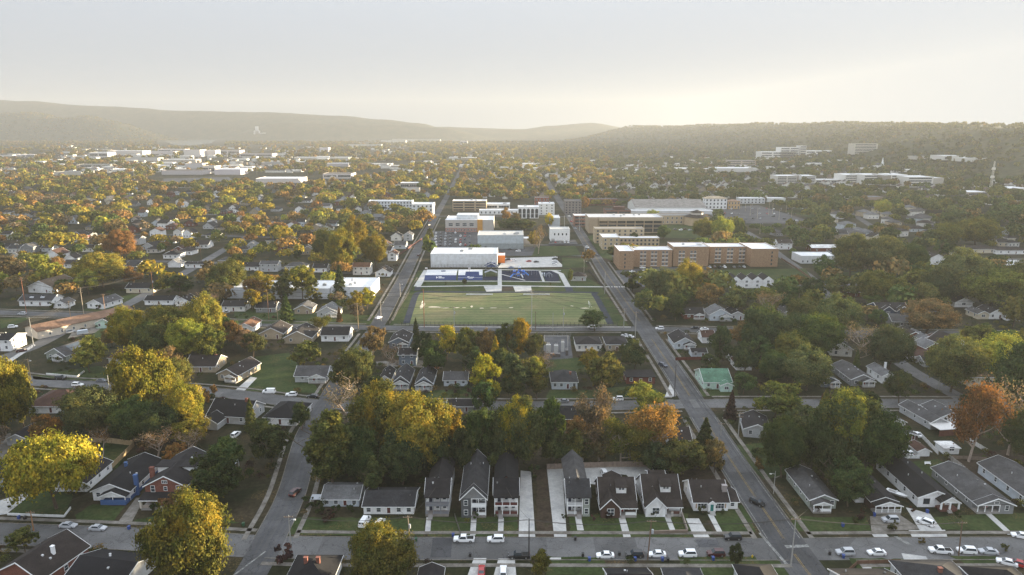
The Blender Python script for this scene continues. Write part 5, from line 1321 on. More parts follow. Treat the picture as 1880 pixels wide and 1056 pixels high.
x5, y5 = G(1402, 490)
for k in range(4): window(r_, x5 - r_.location.x + 6, y5 - r_.location.y - .01, 1.5 + 3.2 * k, .9, 1.5, col=(.1, .1, .1))
PROT.append((1126, 448, 1430, 496, 530, 1.0))
# arena, round hall and apartments behind
big(1166, 1296, 391, 380, 62, (.62, .62, .60), (.24, .225, .21), 'long arena with wide grey pitched roof and white walls', 'the grey roofed arena', roof='gs', extra=lambda r, hw, d, ht: MB().box(-hw - 12, hw * 1.12, -14, -.01, 0, ht * .62).build('annex', 'membrane', r, (.60, .60, .60)))
def rotunda(r, hw, d, ht):
    mb = MB(); n = 24
    cx, cy, rr = hw * .55, -2, 14.0
    mb.tube([(cx, cy, 0), (cx, cy, ht)], rr, n); mb.build('round_hall', 'masonry', r, (.42, .33, .22))
    rb = MB(); rb.tube([(cx, cy, ht), (cx, cy, ht + 2.4)], [rr + 1, rr * .55], n); rb.build('round_roof', 'shingle', r, RC['brown'])
    rb = MB(); rb.tube([(cx, cy, ht + 2.4), (cx, cy, ht + 5.0)], rr * .5, n); rb.build('lantern', 'paint', r, (.6, .58, .55))
    rb = MB(); rb.tube([(cx, cy, ht + 5.0), (cx, cy, ht + 7.6)], [rr * .6, .5], n); rb.build('round_roof', 'shingle', r, RC['brown'])
big(1213, 1296, 412, 396, 26, (.40, .32, .22), 'lgrey', 'tan hall with round brown roofed rotunda', 'the round brown roofed hall', ('grid', 10), floors=2, extra=rotunda)
big(1294, 1334, 384, 364, 18, (.76, .76, .75), 'beige' if False else (.42, .34, .24), 'white three storey apartment house beside the car park', 'the white apartment house', ('grid', 6, (.25, .25, .26)), floors=3, roof='hip')
big(1336, 1358, 384, 369, 14, (.46, .30, .15), (.30, .2, .14), 'tan brick apartment house behind the white one', 'the tan apartment house', ('grid', 4), floors=2, roof='hip')
big(1358, 1404, 374, 364, 18, (.56, .57, .58), 'white', 'white terrace of flats with dark openings', 'the white terrace of flats', ('grid', 7, (.2, .2, .2)), floors=2)
big(1408, 1442, 371, 364, 18, (.6, .6, .58), 'white', 'low white canopy hall at the car park edge', 'the low white canopy hall', floors=1)
# hospital campus and far right
r_ = big(1426, 1463, 338, 323, 40, (.58, .55, .50), 'white', 'pale five storey hospital block with brown stair strip', 'the pale hospital block', ('band', 2, (.6, .58, .55)), floors=5, sides=False)
big(1463, 1470, 337, 322, 40, (.16, .10, .08), 'white', root=r_); big(1470, 1497, 338, 323, 40, (.62, .60, .56), 'white', root=r_, win=('band', 1, (.6, .58, .55)), floors=5)
big(1497, 1552, 336, 330, 30, (.52, .50, .46), 'white', 'low pale link building between the hospital wings', 'the low link building', ('band', 2), floors=1)
r_ = big(1550, 1584, 337, 321, 50, (.68, .66, .61), 'white', 'long white hospital wing with ribbon windows', 'the long white hospital', ('band', 1, (.62, .6, .55)), floors=4, units=2)
big(1584, 1622, 339, 321, 50, (.66, .64, .60), 'white', root=r_, win=('band', 1, (.62, .6, .55)), floors=4)
big(1622, 1634, 341, 322, 50, (.30, .27, .23), 'white', root=r_); big(1634, 1664, 341, 321, 50, (.68, .66, .61), 'white', root=r_, win=('band', 1, (.62, .6, .55)), floors=4, units=2)
big(1664, 1712, 344, 325, 50, (.64, .62, .57), 'white', root=r_, win=('band', 1, (.62, .6, .55)), floors=4); big(1712, 1731, 344, 327, 50, (.46, .42, .36), 'white', root=r_)
PROT.append((1424, 320, 1500, 340, 1350, 1)); PROT.append((1548, 318, 1734, 345, 1300, 1))
r_ = big(1397, 1460, 291, 279, 60, (.66, .65, .62), 'white', 'white hospital complex on the hillside with square tower', 'the hillside hospital', ('band', 3), floors=3, hill=1)
big(1432, 1466, 293, 273, 50, (.64, .63, .60), 'white', root=r_, win=('band', 2), floors=5, hill=1); big(1468, 1479, 290, 267, 40, (.50, .49, .46), 'white', root=r_, win=('band', 1), floors=6, hill=1)
big(1479, 1530, 293, 279, 60, (.68, .67, .63), 'white', root=r_, win=('band', 3), floors=3, hill=1); big(1530, 1565, 293, 284, 60, (.70, .68, .64), 'white', root=r_, win=('band', 2), floors=2, hill=1)
big(1566, 1610, 283, 264, 40, (.48, .45, .39), 'lgrey', 'isolated wide tower block below the ridge', 'the wide tower block', ('band', 1, (.6, .57, .5)), floors=7, hill=1)
big(1732, 1772, 293, 286, 60, (.62, .60, .56), 'white', 'far white depot on the hazy slope', 'the far white depot', ('band', 1), floors=1, hill=1)
big(1774, 1816, 296, 290, 60, (.60, .58, .54), 'white', 'far pale sheds beside the white depot', 'the far pale sheds', floors=1, hill=1)
big(1681, 1722, 292, 287, 50, (.45, .42, .37), 'lgrey', 'far tan sheds on the hazy slope', 'the far tan sheds', floors=1, hill=1)
big(1776, 1816, 360, 353, 40, (.42, .34, .28), 'white', 'low brown building with white roof by the mast', 'the low building by the mast', ('band', 1), floors=1)
big(1840, 1892, 352, 346, 50, (.55, .52, .46), 'white', 'low white roofed warehouse at the frame edge', 'the edge warehouse', floors=1)
big(1335, 1387, 306, 295, 50, (.38, .32, .26), 'lgrey', 'tan institutional building among hazy trees', 'the tan institution', ('band', 2), floors=3)
big(1312, 1390, 316, 309, 60, (.60, .58, .55), 'white', 'long white roofed sheds among hazy trees', 'the long white sheds', floors=1)
big(1590, 1622, 367, 362, 24, (.34, .25, .19), 'lgrey', 'brown flat roofed building among the right trees', 'the brown flat roofed building', floors=1)
# the white roofed building and others right of the dormitory
big(1470, 1540, 484, 470, 20, (.62, .63, .63), 'white', 'white hall with stepped white roof beside the lane', 'the stepped white hall', floors=1, extra=lambda r, hw, d, ht: [window(r, -hw * .9 + i * hw * .25, -.01, 1, 1.2, 1.6) for i in range(5)])
big(1842, 1900, 499, 487, 22, (.60, .58, .55), 'white', 'white flat roofed shop by the pale car park', 'the white shop', ('band', 2), floors=1)
# left side warehouses
big(416, 506, 548, 528, 22, (.58, .60, .63), 'white', 'white warehouse wing hidden by street trees', 'the hidden warehouse wing', floors=1, units=1, prot=.4)
big(506, 606, 549, 530, 26, (.62, .64, .67), 'white', 'white flat roofed warehouse behind a dark conifer', 'the white warehouse', floors=1, units=2, prot=.6)
big(608, 682, 549, 527, 30, (.64, .66, .69), 'white', 'white warehouse end block beside the street', 'the warehouse end block', floors=1, units=4, prot=.8)
big(34, 84, 619, 603, 12, (.60, .53, .44), (.20, .12, .08), 'long pale building with sunlit brown roof beside the side street', 'the long pale building', floors=1, roof='gf', rot=-34, prot=.8, extra=lambda r, hw, d, ht: (block(r, -hw, hw, 12.02, 52, ht, 'gf', .3, (.62, .54, .44), (.20, .12, .08), trim=False), [window(r, hw + .01, 6 + 6 * i, 1.2, 1.0, 1.4, rz=math.pi / 2) for i in range(7)]))
# industrial district and the river mouth
IND = [(164, 198, 289, 280, 60, .62), (198, 262, 285, 277, 70, .58), (262, 318, 283, 278, 60, .56), (290, 340, 280, 274, 50, .6), (338, 368, 288, 275, 60, .62), (368, 396, 287, 276, 50, .58), (396, 440, 284, 276, 60, .55), (230, 290, 296, 290, 40, .52), (300, 360, 299, 293, 40, .5), (440, 500, 289, 282, 60, .5), (340, 372, 310, 300, 40, .55),
       (297, 372, 321, 313, 50, .50), (372, 395, 318, 305, 40, .62), (394, 442, 321, 311, 50, .58), (470, 549, 336, 328, 60, .60), (593, 645, 328, 319, 50, .62), (587, 603, 279, 271, 40, .64), (100, 150, 322, 316, 40, .5), (30, 64, 289, 284, 40, .6), (600, 640, 306, 300, 40, .45), (480, 520, 303, 298, 30, .4), (140, 200, 308, 302, 40, .45), (540, 640, 293, 289, 50, .5), (700, 745, 262, 258, 60, .6), (845, 858, 266, 259, 40, .6), (720, 808, 260, 256, 60, .5), (640, 700, 268, 265, 50, .5), (735, 768, 346, 336, 30, .4), (740, 770, 352, 345, 16, .66)]
for i, (xl, xr, yb, yt, d, v) in enumerate(IND):
    big(xl, xr, yb, yt, d, (v, v * random.uniform(.9, .98), v * random.uniform(.78, .95)), random.choice(['white', 'white', 'lgrey', 'tan']), win=('band', 2) if i % 3 == 0 else None, floors=max(1, int((yb - yt) / 7)), desc=random.choice(['white flat roofed warehouse', 'pale industrial shed', 'low white depot', 'sunlit pale warehouse']), name='warehouse', cat='warehouse', prot=.8, units=0, group='warehouses of the far left district')
r_ = big(467, 477, 256.5, 240, 30, (.72, .70, .66), 'white', 'white mill with tall silo beyond the river', 'the white mill', name='mill', cat='mill')
big(470, 475, 256.5, 232, 20, (.74, .72, .68), 'white', root=r_); big(477, 489, 256.5, 244, 30, (.70, .68, .64), 'white', root=r_)
# church steeple and mast
x, y = G(1618, 309)
st = tag(empty('church', (x, y, 0)), 'white church with slender steeple among hazy trees', 'church'); LAND.append((1618, 300, 'the white church'))
block(st, -9, 9, 0, 26, 8, 'gf', .7, WT, RC['grey'], trim=False)
tb = MB(); tb.box(-3, 3, -6, -.02, 0, 16); tb.build('tower', 'masonry', st, WT)
tb = MB(); tb.tube([(0, -3, 16), (0, -3, 20), (0, -3, 31)], [2.6, 2.2, .15], 8); tb.build('spire', 'paint', st, WT)
PROT.append((1612, 288, 1626, 310, 1900, 1))
x, y = G(1818, 352)
ms = MB(); 
hh = zat(1820, 296, y)
for k in range(3):
    a = k * 2.094
    ms.tube([(2.6 * math.cos(a), 2.6 * math.sin(a), 0), (.9 * math.cos(a), .9 * math.sin(a), hh)], [.34, .22], 4)
for j in range(16):
    z = hh * j / 16; q = 2.6 - 1.7 * j / 16
    for k in range(3):
        a, b = k * 2.094, (k + 1) * 2.094
        ms.tube([(q * math.cos(a), q * math.sin(a), z), ((q - .1) * math.cos(b), (q - .1) * math.sin(b), z + hh / 16)], .13, 3)
for z, rr in ((hh * .72, 3.2), (hh * .45, 3.6)): ms.tube([(0, 0, z), (0, 0, z + 4)], [rr, rr * .8], 10)
mo = place(ms.mesh('mast', 'metal'), 'radio_mast', None, (.62, .58, .50), (x, y, 0)); tag(mo, 'tall pale lattice radio mast above the hazy trees', 'mast'); LAND.append((1818, 325, 'the radio mast')); PROT.append((1812, 296, 1824, 352, y, 1))
# ------------------------------------------------------------------ vehicles
CARC = dict(white=(.80, .80, .80), silver=(.42, .43, .45), black=(.014, .014, .016), red=(.36, .02, .02), maroon=(.055, .010, .012), grey=(.13, .135, .145), navy=(.02, .03, .06))
def loft(mb, secs, mi=0):
    """closed rings of (x, y, z) points joined along the car"""
    n = len(secs[0]); base = len(mb.v)
    for s in secs: mb.v += [tuple(p) for p in s]
    for i in range(len(secs) - 1):
        for k in range(n):
            a, b = base + i * n + k, base + i * n + (k + 1) % n
            mb.f.append((a, b, b + n, a + n)); mb.m.append(mi)
    mb.f.append(tuple(base + k for k in range(n))[::-1]); mb.m.append(mi)
    e = base + (len(secs) - 1) * n
    mb.f.append(tuple(e + k for k in range(n))); mb.m.append(mi)
SPEC = {  # hull sections (x, z low, z top, half width), greenhouse x at belt (front, rear) and at roof (front, rear), belt z, roof z
 'sedan': ([(2.36, .34, .62, .66), (2.22, .24, .74, .84), (1.15, .20, .92, .90), (0, .20, .96, .91), (-1.5, .20, .98, .90), (-2.22, .24, .93, .84), (-2.36, .36, .78, .70)], (1.15, -1.75, .35, -1.0), .95, 1.45, 1.42),
 'suv': ([(2.36, .40, .80, .70), (2.20, .28, .98, .88), (1.10, .24, 1.08, .94), (0, .24, 1.10, .95), (-1.6, .24, 1.10, .94), (-2.26, .28, 1.06, .90), (-2.36, .42, .92, .80)], (1.10, -2.26, .38, -1.95), 1.08, 1.74, 1.42),
 'van': ([(2.70, .40, .95, .76), (2.50, .28, 1.15, .94), (1.60, .26, 1.25, .99), (0, .26, 1.25, 1.0), (-1.6, .26, 1.25, 1.0), (-2.66, .28, 1.25, .98), (-2.72, .40, 1.15, .95)], (1.75, -2.64, 1.0, -2.55), 1.23, 2.10, 1.70),
 'pickup': ([(2.86, .48, .92, .76), (2.70, .36, 1.06, .94), (1.55, .32, 1.14, .98), (0, .32, 1.14, .98), (-1.6, .32, 1.14, .98), (-2.76, .36, 1.12, .96), (-2.86, .50, 1.02, .90)], (1.55, -.75, .85, -.60), 1.13, 1.84, 1.80)}
CARM = {}
def car_meshes(kind):
    if kind in CARM: return CARM[kind]
    secs, (fb, rb_, fr, rr), zb, zr, wx = SPEC[kind]
    b = MB()
    loft(b, [[(x, -w, zl), (x, -w * 1.0, (zl + zt) / 2 + .08), (x, -w * .93, zt), (x, w * .93, zt), (x, w * 1.0, (zl + zt) / 2 + .08), (x, w, zl)] for x, zl, zt, w in secs])
    w0, w1 = secs[3][3] * .91, secs[3][3] * .74
    cab = [[(fb, -w0, zb - .03), (fb, w0, zb - .03), (rb_, w0, zb - .03), (rb_, -w0, zb - .03)], [(fr, -w1, zr), (fr, w1, zr), (rr, w1, zr), (rr, -w1, zr)]]
    b.add(cab[0] + cab[1], [(0, 3, 2, 1), (4, 5, 6, 7), (0, 1, 5, 4), (1, 2, 6, 5), (2, 3, 7, 6), (3, 0, 4, 7)])
    if kind == 'pickup': pass
    def pane(pts, inset=.10, out=.012):
        pts = [Vector(p) for p in pts]; c = sum(pts, Vector()) / 4
        n = (pts[1] - pts[0]).cross(pts[3] - pts[0]).normalized()
        q = [p.lerp(c, inset) for p in pts]
        mb = MB(); mb.add([tuple(p + n * out) for p in q] + [tuple(p - n * .02) for p in q], [(0, 1, 2, 3), (7, 6, 5, 4), (0, 4, 5, 1), (1, 5, 6, 2), (2, 6, 7, 3), (3, 7, 4, 0)]); return mb
    F0, F1 = cab
    parts = [('body', b.mesh('body', 'car_paint'))]
    parts.append(('windscreen', pane([F0[0], F0[1], F1[1], F1[0]], .08).mesh('windscreen', 'glass')))
    if kind != 'van': parts.append(('rear_window', pane([F0[2], F0[3], F1[3], F1[2]], .14).mesh('rear_window', 'glass')))
    else: parts += [('rear_window', MB().box(-2.645, -2.60, s - .32, s + .32, 1.38, 1.85).mesh('rear_window', 'glass')) for s in (-.42, .42)]
    def side(s):
        q = [(F0[0 if s < 0 else 1]), (F0[3 if s < 0 else 2]), (F1[3 if s < 0 else 2]), (F1[0 if s < 0 else 1])]
        if kind == 'van':
            q = [(fb, s * w0, zb), (.55, s * w0, zb), (.55, s * w1, zr), (fr, s * w1, zr)]
        if s < 0: q = [q[1], q[0], q[3], q[2]]
        return pane(q, .13)
    parts += [('side_window', side(-1).mesh('side_window', 'glass')), ('side_window', side(1).mesh('side_window', 'glass'))]
    hw = secs[1][3]
    for s in (-1, 1):
        parts.append(('headlight', MB().box(secs[1][0] - .05, secs[0][0] - .05, s * .62 - .16, s * .62 + .16, secs[0][2] - .06, secs[0][2] + .09).mesh('headlight', 'lamp_clear')))
        parts.append(('taillight', MB().box(secs[-1][0] - .01, secs[-2][0] + .02, s * .66 - .12, s * .66 + .12, secs[-1][2] - .16, secs[-1][2] + .06).mesh('taillight', 'lamp_red')))
    if kind == 'pickup': parts.append(('bed', MB().box(-2.62, -.82, -.78, .78, 1.0, 1.155).mesh('bed', 'rubber')))
    ty, rm = MB(), MB()
    rd = {'sedan': .33, 'suv': .37, 'van': .37, 'pickup': .40}[kind]
    ty.tube([(0, -.11, 0), (0, .11, 0)], rd, 16); rm.tube([(0, -.125, 0), (0, .125, 0)], rd * .62, 12)
    tm, rmm = ty.mesh('wheel', 'rubber'), rm.mesh('rim', 'alloy')
    wheels = [(s * wx, t_ * (hw - .06), rd) for s in (-1, 1) for t_ in (-1, 1)]
    CARM[kind] = (parts, tm, rmm, wheels, secs)
    return CARM[kind]
NAMES = {'sedan': 'parked_car', 'suv': 'parked_car', 'van': 'parked_van', 'pickup': 'pickup_truck'}
def car(px, py, kind, col, head=0, lab=None, group=None, detail=True, where=None, moving=False, cat=None):
    x, y = G(px, py)
    parts, tm, rmm, wheels, secs = car_meshes(kind)
    nm = NAMES[kind].replace('parked_', '') if moving else NAMES[kind]
    t = empty(nm, (x, y, .06), R(head))
    tag(t, lab, {'sedan': 'car', 'suv': 'car', 'van': 'van', 'pickup': 'pickup truck'}[kind], group)
    c = CARC[col]
    for n, m in parts:
        if not detail and n in ('headlight', 'taillight'): continue
        place(m, n, t, c)
    for w_ in wheels:
        o = place(tm, 'wheel', t, loc=w_)
        if detail: place(rmm, 'rim', o)
    if not lab: PEND.append((t, f"{col} {kind}".split() if not where else f"{col} {kind} {where}".split(), px, py))
    if detail: PROT.append((px - 16, py - 12, px + 16, py + 3, y, .6))
    return t
K = 'cars parked along the near street'
for px, py, kind, col, hd, lab in [
 (852, 994, 'pickup', 'white', 180, 'white pickup truck parked at the kerb before the dark grey house'), (910, 994, 'suv', 'white', 180, 'small white hatchback parked behind the white pickup'),
 (953, 1024, 'pickup', 'black', 180, 'black pickup truck on the far kerb beside a utility pole'), (670, 962, 'van', 'white', 80, 'white panel van on the grass before the long white house'),
 (697, 965, 'suv', 'white', 76, 'white estate car on the grass beside the white van'), (884, 1052, 'sedan', 'red', 90, 'red car on a pale driveway at the bottom edge'), (924, 1054, 'suv', 'white', 90, 'white car beside the red one on a driveway'),
 (1111, 1023, 'sedan', 'white', 180, 'white saloon parked before the plain black roof'), (1165, 1022, 'suv', 'black', 180, 'black estate car parked between two white cars'), (1206, 1021, 'sedan', 'white', 180, 'white saloon parked beside a wooden utility pole'),
 (1262, 1021, 'suv', 'white', 180, 'white off-roader parked between saloon and maroon car'), (1314, 1020, 'suv', 'maroon', 180, 'maroon off-roader parked beside a small dark tree'), (1345, 990, 'suv', 'black', 180, 'black off-roader before the teal door cottage lawn'),
 (1109, 871, 'suv', 'white', 95, 'white car parked in the concrete courtyard by the fence'),
 (1634, 958, 'suv', 'silver', 180, 'silver estate car on gravel before the small dark bungalow'), (1698, 962, 'suv', 'white', 130, 'white car on the driveway before the long white bungalow'), (1874, 987, 'sedan', 'white', 160, 'white car cut by the right edge of the view'),
 (1551, 1018, 'suv', 'silver', 180, 'silver off-roader parked beside a wheelie bin'), (1609, 1018, 'sedan', 'white', 180, 'white saloon parked alone before the fenced lawn'), (1726, 1015, 'pickup', 'white', 172, 'white pickup truck with dark bed at the right kerb'),
 (1774, 1015, 'suv', 'white', 172, 'white off-roader parked between pickup and silver saloon'), (1814, 1016, 'sedan', 'silver', 172, 'silver saloon last in the kerb row at right'), (1848, 1036, 'sedan', 'white', 150, 'white car on the driveway next to the red car'),
 (1868, 1038, 'sedan', 'red', 140, 'bright red car at the right bottom corner'), (126, 968, 'sedan', 'silver', -3, 'silver saloon parked nearer the low white wall'), (180, 973, 'sedan', 'silver', -3, 'silver saloon parked behind the other silver one'),
 (1665, 834, 'suv', 'white', 100, 'white car behind the white rail fence'), (1682, 800, 'sedan', 'white', 100, 'white car beside the long grey carport house')]:
    car(px, py, kind, col, hd, lab, K if 984 < py < 1030 else None)
car(542, 907, 'suv', 'maroon', 75, 'dark red car driving up the left street', moving=True)
car(1390, 926, 'suv', 'black', -52, 'black off-roader driving down the busy street', moving=True)
car(1217, 673, 'suv', 'navy', -58, 'dark off-roader further up the busy street', moving=True)
car(695, 585, 'sedan', 'white', 60, 'white car driving beside the sports field', moving=True)
for px, py, kind, col, hd, lab in [(494, 722, 'van', 'white', 180, 'white van parked on the second street'), (535, 727, 'suv', 'white', 180, 'white estate car parked behind the white van'), (574, 730, 'sedan', 'black', 180, 'black car parked behind the white estate car'),
 (112, 696, 'suv', 'black', 2, 'black car parked before the white walled yard'), (143, 709, 'suv', 'white', -4, 'white car parked above the red brown hip roof'), (187, 701, 'sedan', 'grey', -4, 'grey car parked near the lone bright tree'),
 (24, 602, 'suv', 'white', 20, 'white off-roader parked by the long pale building'), (40, 646, 'suv', 'maroon', 38, 'maroon car on the left side street'), (130, 611, 'suv', 'silver', 40, 'silver car beside a covered trailer'),
 (523, 588, 'sedan', 'white', 180, 'white car parked before the tan gabled house'), (41, 578, 'suv', 'silver', 180, 'silver car parked before the skylight house'), (415, 574, 'sedan', 'white', 160, 'white car parked at the off white house'),
 (388, 766, 'sedan', 'white', 60, 'white car beside the steep black roofed house'), (402, 752, 'suv', 'white', 60, 'white car higher up that driveway'), (433, 801, 'suv', 'white', 80, 'white car behind the round green tree'),
 (1134, 735, 'suv', 'white', 180, 'white car parked alone on the second street'), (1034, 739, 'sedan', 'grey', 180, 'grey car parked before the pale blue hip roof house'), (1086, 603, 'suv', 'white', 180, 'white car at the field fence beside a green tree'),
 (1148, 618, 'sedan', 'silver', 150, 'silver car beside the tan field corner house'), (1156, 620, 'sedan', 'white', 150, 'white car beside the silver one at the corner'), (1211, 605, 'suv', 'white', 180, 'white car at the busy street crossing'),
 (1293, 606, 'sedan', 'white', 180, 'white car parked before the pale blue gabled house'), (1276, 604, 'sedan', 'black', 180, 'black car parked before the dark porch house'), (1307, 664, 'sedan', 'white', 175, 'white car beside the red fence'),
 (755, 452, 'sedan', 'red', 60, 'red car on the left street by the hall'), (770, 470, 'suv', 'maroon', 60, 'maroon car turning by the white hall')]:
    car(px, py, kind, col, hd, lab, detail=True)
lots = [([(932, 478), (944, 479), (971, 481), (985, 482)], ['black', 'white', 'red', 'black'], 20, 'the concrete park lot'), ([(1018, 474 + 3 * i) for i in range(5)], ['white', 'black', 'white', 'silver', 'white'], 175, 'the concrete park lot'),
        ([(1160 + (i % 2) * 19, 500 + 5 * (i // 2)) for i in range(9)], ['white', 'white', 'silver', 'white', 'black', 'white', 'black', 'red', 'white'], 12, 'the dormitory lot'), ([(1162, 522), (1180, 493)], ['white', 'white'], 10, 'the dormitory lot'),
        ([(1258 + 9 * i, 491.5) for i in range(13) if i not in (4, 9)], ['black', 'white', 'grey', 'black', 'silver', 'maroon'], 88, 'the dormitory lawn'),
        ([(800 + 9 * (i % 8), 429 + 5.5 * (i // 8)) for i in range(40) if i not in (5, 12, 23, 30, 36)], ['white', 'black', 'silver', 'grey', 'white', 'red', 'navy'], 85, 'the school lot'),
        ([(1012 + 8 * i, 446) for i in range(5)], ['black', 'red', 'grey', 'white', 'white'], 88, 'the small white building'), ([(936, 459), (952, 462)], ['black', 'white'], 5, 'the grey blue hall'),
        ([(1240 + 9 * i, 422 + 1.0 * (i % 2)) for i in range(6)], ['grey', 'white', 'maroon', 'silver', 'black', 'white'], 30, 'the round brown roofed hall'),
        ([(1330 + 13 * (i % 12), 384 + 9 * (i // 12)) for i in range(30) if i % 5], ['white', 'grey', 'black', 'silver', 'red'], 60, 'the big far car park'), ([(788, 390 + 8 * i) for i in range(6)], ['red', 'white', 'red', 'black', 'maroon', 'white'], 66, 'the avenue'),
        ([(1049, 408), (1044, 398), (1056, 420), (1078, 455), (1096, 470)], ['red', 'white', 'silver', 'white', 'black'], -66, 'the busy street upper end'), ([(1440, 403), (1452, 408), (1462, 405), (1474, 411), (1420, 398)], ['black', 'grey', 'white', 'maroon', 'black'], 20, 'the big far car park')]
for pts, cols, hd, where in lots:
    for i, (px, py) in enumerate(pts):
        car(px + random.uniform(-.8, .8), py + random.uniform(-.4, .4), 'suv' if random.random() < .45 else 'sedan', cols[i % len(cols)], hd + random.choice([0, 180]) + random.uniform(-4, 4), group=f'cars in {where}', detail=False, where=None)
# the boat on its trailer beside the long white bungalow
x, y = G(1645, 911)
bt = tag(empty('motor_boat', (x, y, 0), R(-52)), 'small white open boat on a trailer beside the white bungalow', 'boat')
bm_ = MB(); loft(bm_, [[(xx, -w, z1), (xx, -w * .45, z0), (xx, w * .45, z0), (xx, w, z1)] for xx, w, z0, z1 in ((-3.0, .95, .55, 1.25), (-1, 1.05, .5, 1.25), (1.4, .9, .55, 1.32), (2.6, .5, .75, 1.42), (3.2, .06, 1.2, 1.5))])
bm_.build('hull', 'paint', bt, (.75, .75, .74)); MB().box(-2.3, 1.2, -.7, .7, 1.1, 1.27).build('cockpit', 'plastic', bt, (.30, .29, .28)); MB().box(-.2, .1, -.6, .6, 1.27, 1.75).build('console', 'plastic', bt, (.6, .6, .6))
tr2 = MB(); tr2.tube([(-2.6, 0, .45), (4.0, 0, .45)], .06, 5); tr2.tube([(-1, -1.0, .35), (-1, 1.0, .35)], .3, 10); tr2.build('trailer', 'rubber', bt)
# ------------------------------------------------------------------ poles, lamps and wires
POLES = {}
def pole(px, yb, yt, arms=1, lab=None, lean=0.0, lamp=False, tone=(.15, .095, .065), box=False, near=True, azm=0.0, name='utility_pole', cat='utility pole', lampd=0):
    x, y = G(px, yb); h = max(zat(px, yt, y), 5)
    t = empty(name, (x, y, 0), azm); tag(t, lab, cat)
    mb = MB(); mb.tube([(0, 0, 0), (lean * .5, 0, h * .5), (lean, 0, h)], [.19, .16, .12] if cat != 'street lamp' else [.12, .09, .07], 8); mb.build('post', 'wood' if cat != 'street lamp' else 'metal', t, tone)
    for k in range(arms):
        z = h - .5 - 1.3 * k
        ab = MB(); ab.box(lean - 1.25, lean + 1.25, -.22, -.10, z, z + .14); ab.build('crossarm', 'wood', t, (.26, .18, .12))
        for q in (-1.1, -.4, .4, 1.1): MB().tube([(lean + q, -.16, z + .14), (lean + q, -.16, z + .38)], [.05, .03], 6).build('insulator', 'plastic', t, (.35, .33, .30))
    if box:
        MB().tube([(lean + .42, 0, h * .66), (lean + .42, 0, h * .66 + 1.1)], .30, 10).build('transformer', 'metal', t, (.40, .42, .44))
    if lamp:
        lb = MB(); lb.tube([(lean, 0, h * .86), (lean + lampd * .9, -.5, h * .93), (lean + lampd * 1.8, -.9, h * .94)], .05, 6); lb.build('lamp_arm', 'metal', t, (.4, .4, .4))
        MB().box(lean + lampd * 1.8 - .3, lean + lampd * 1.8 + .3, -1.15, -.75, h * .93, h * .955).build('lamp_head', 'plastic', t, (.55, .55, .53))
    if not lab: PEND.append((t, ['wooden', 'utility', 'pole'] if cat != 'street lamp' else ['slender', 'street', 'lamp'], px, (yb + yt) / 2))
    POLES[(px, yb)] = (x + lean, y, h)
    return t
PO = (.20, .12, .075); GY = (.34, .33, .31)
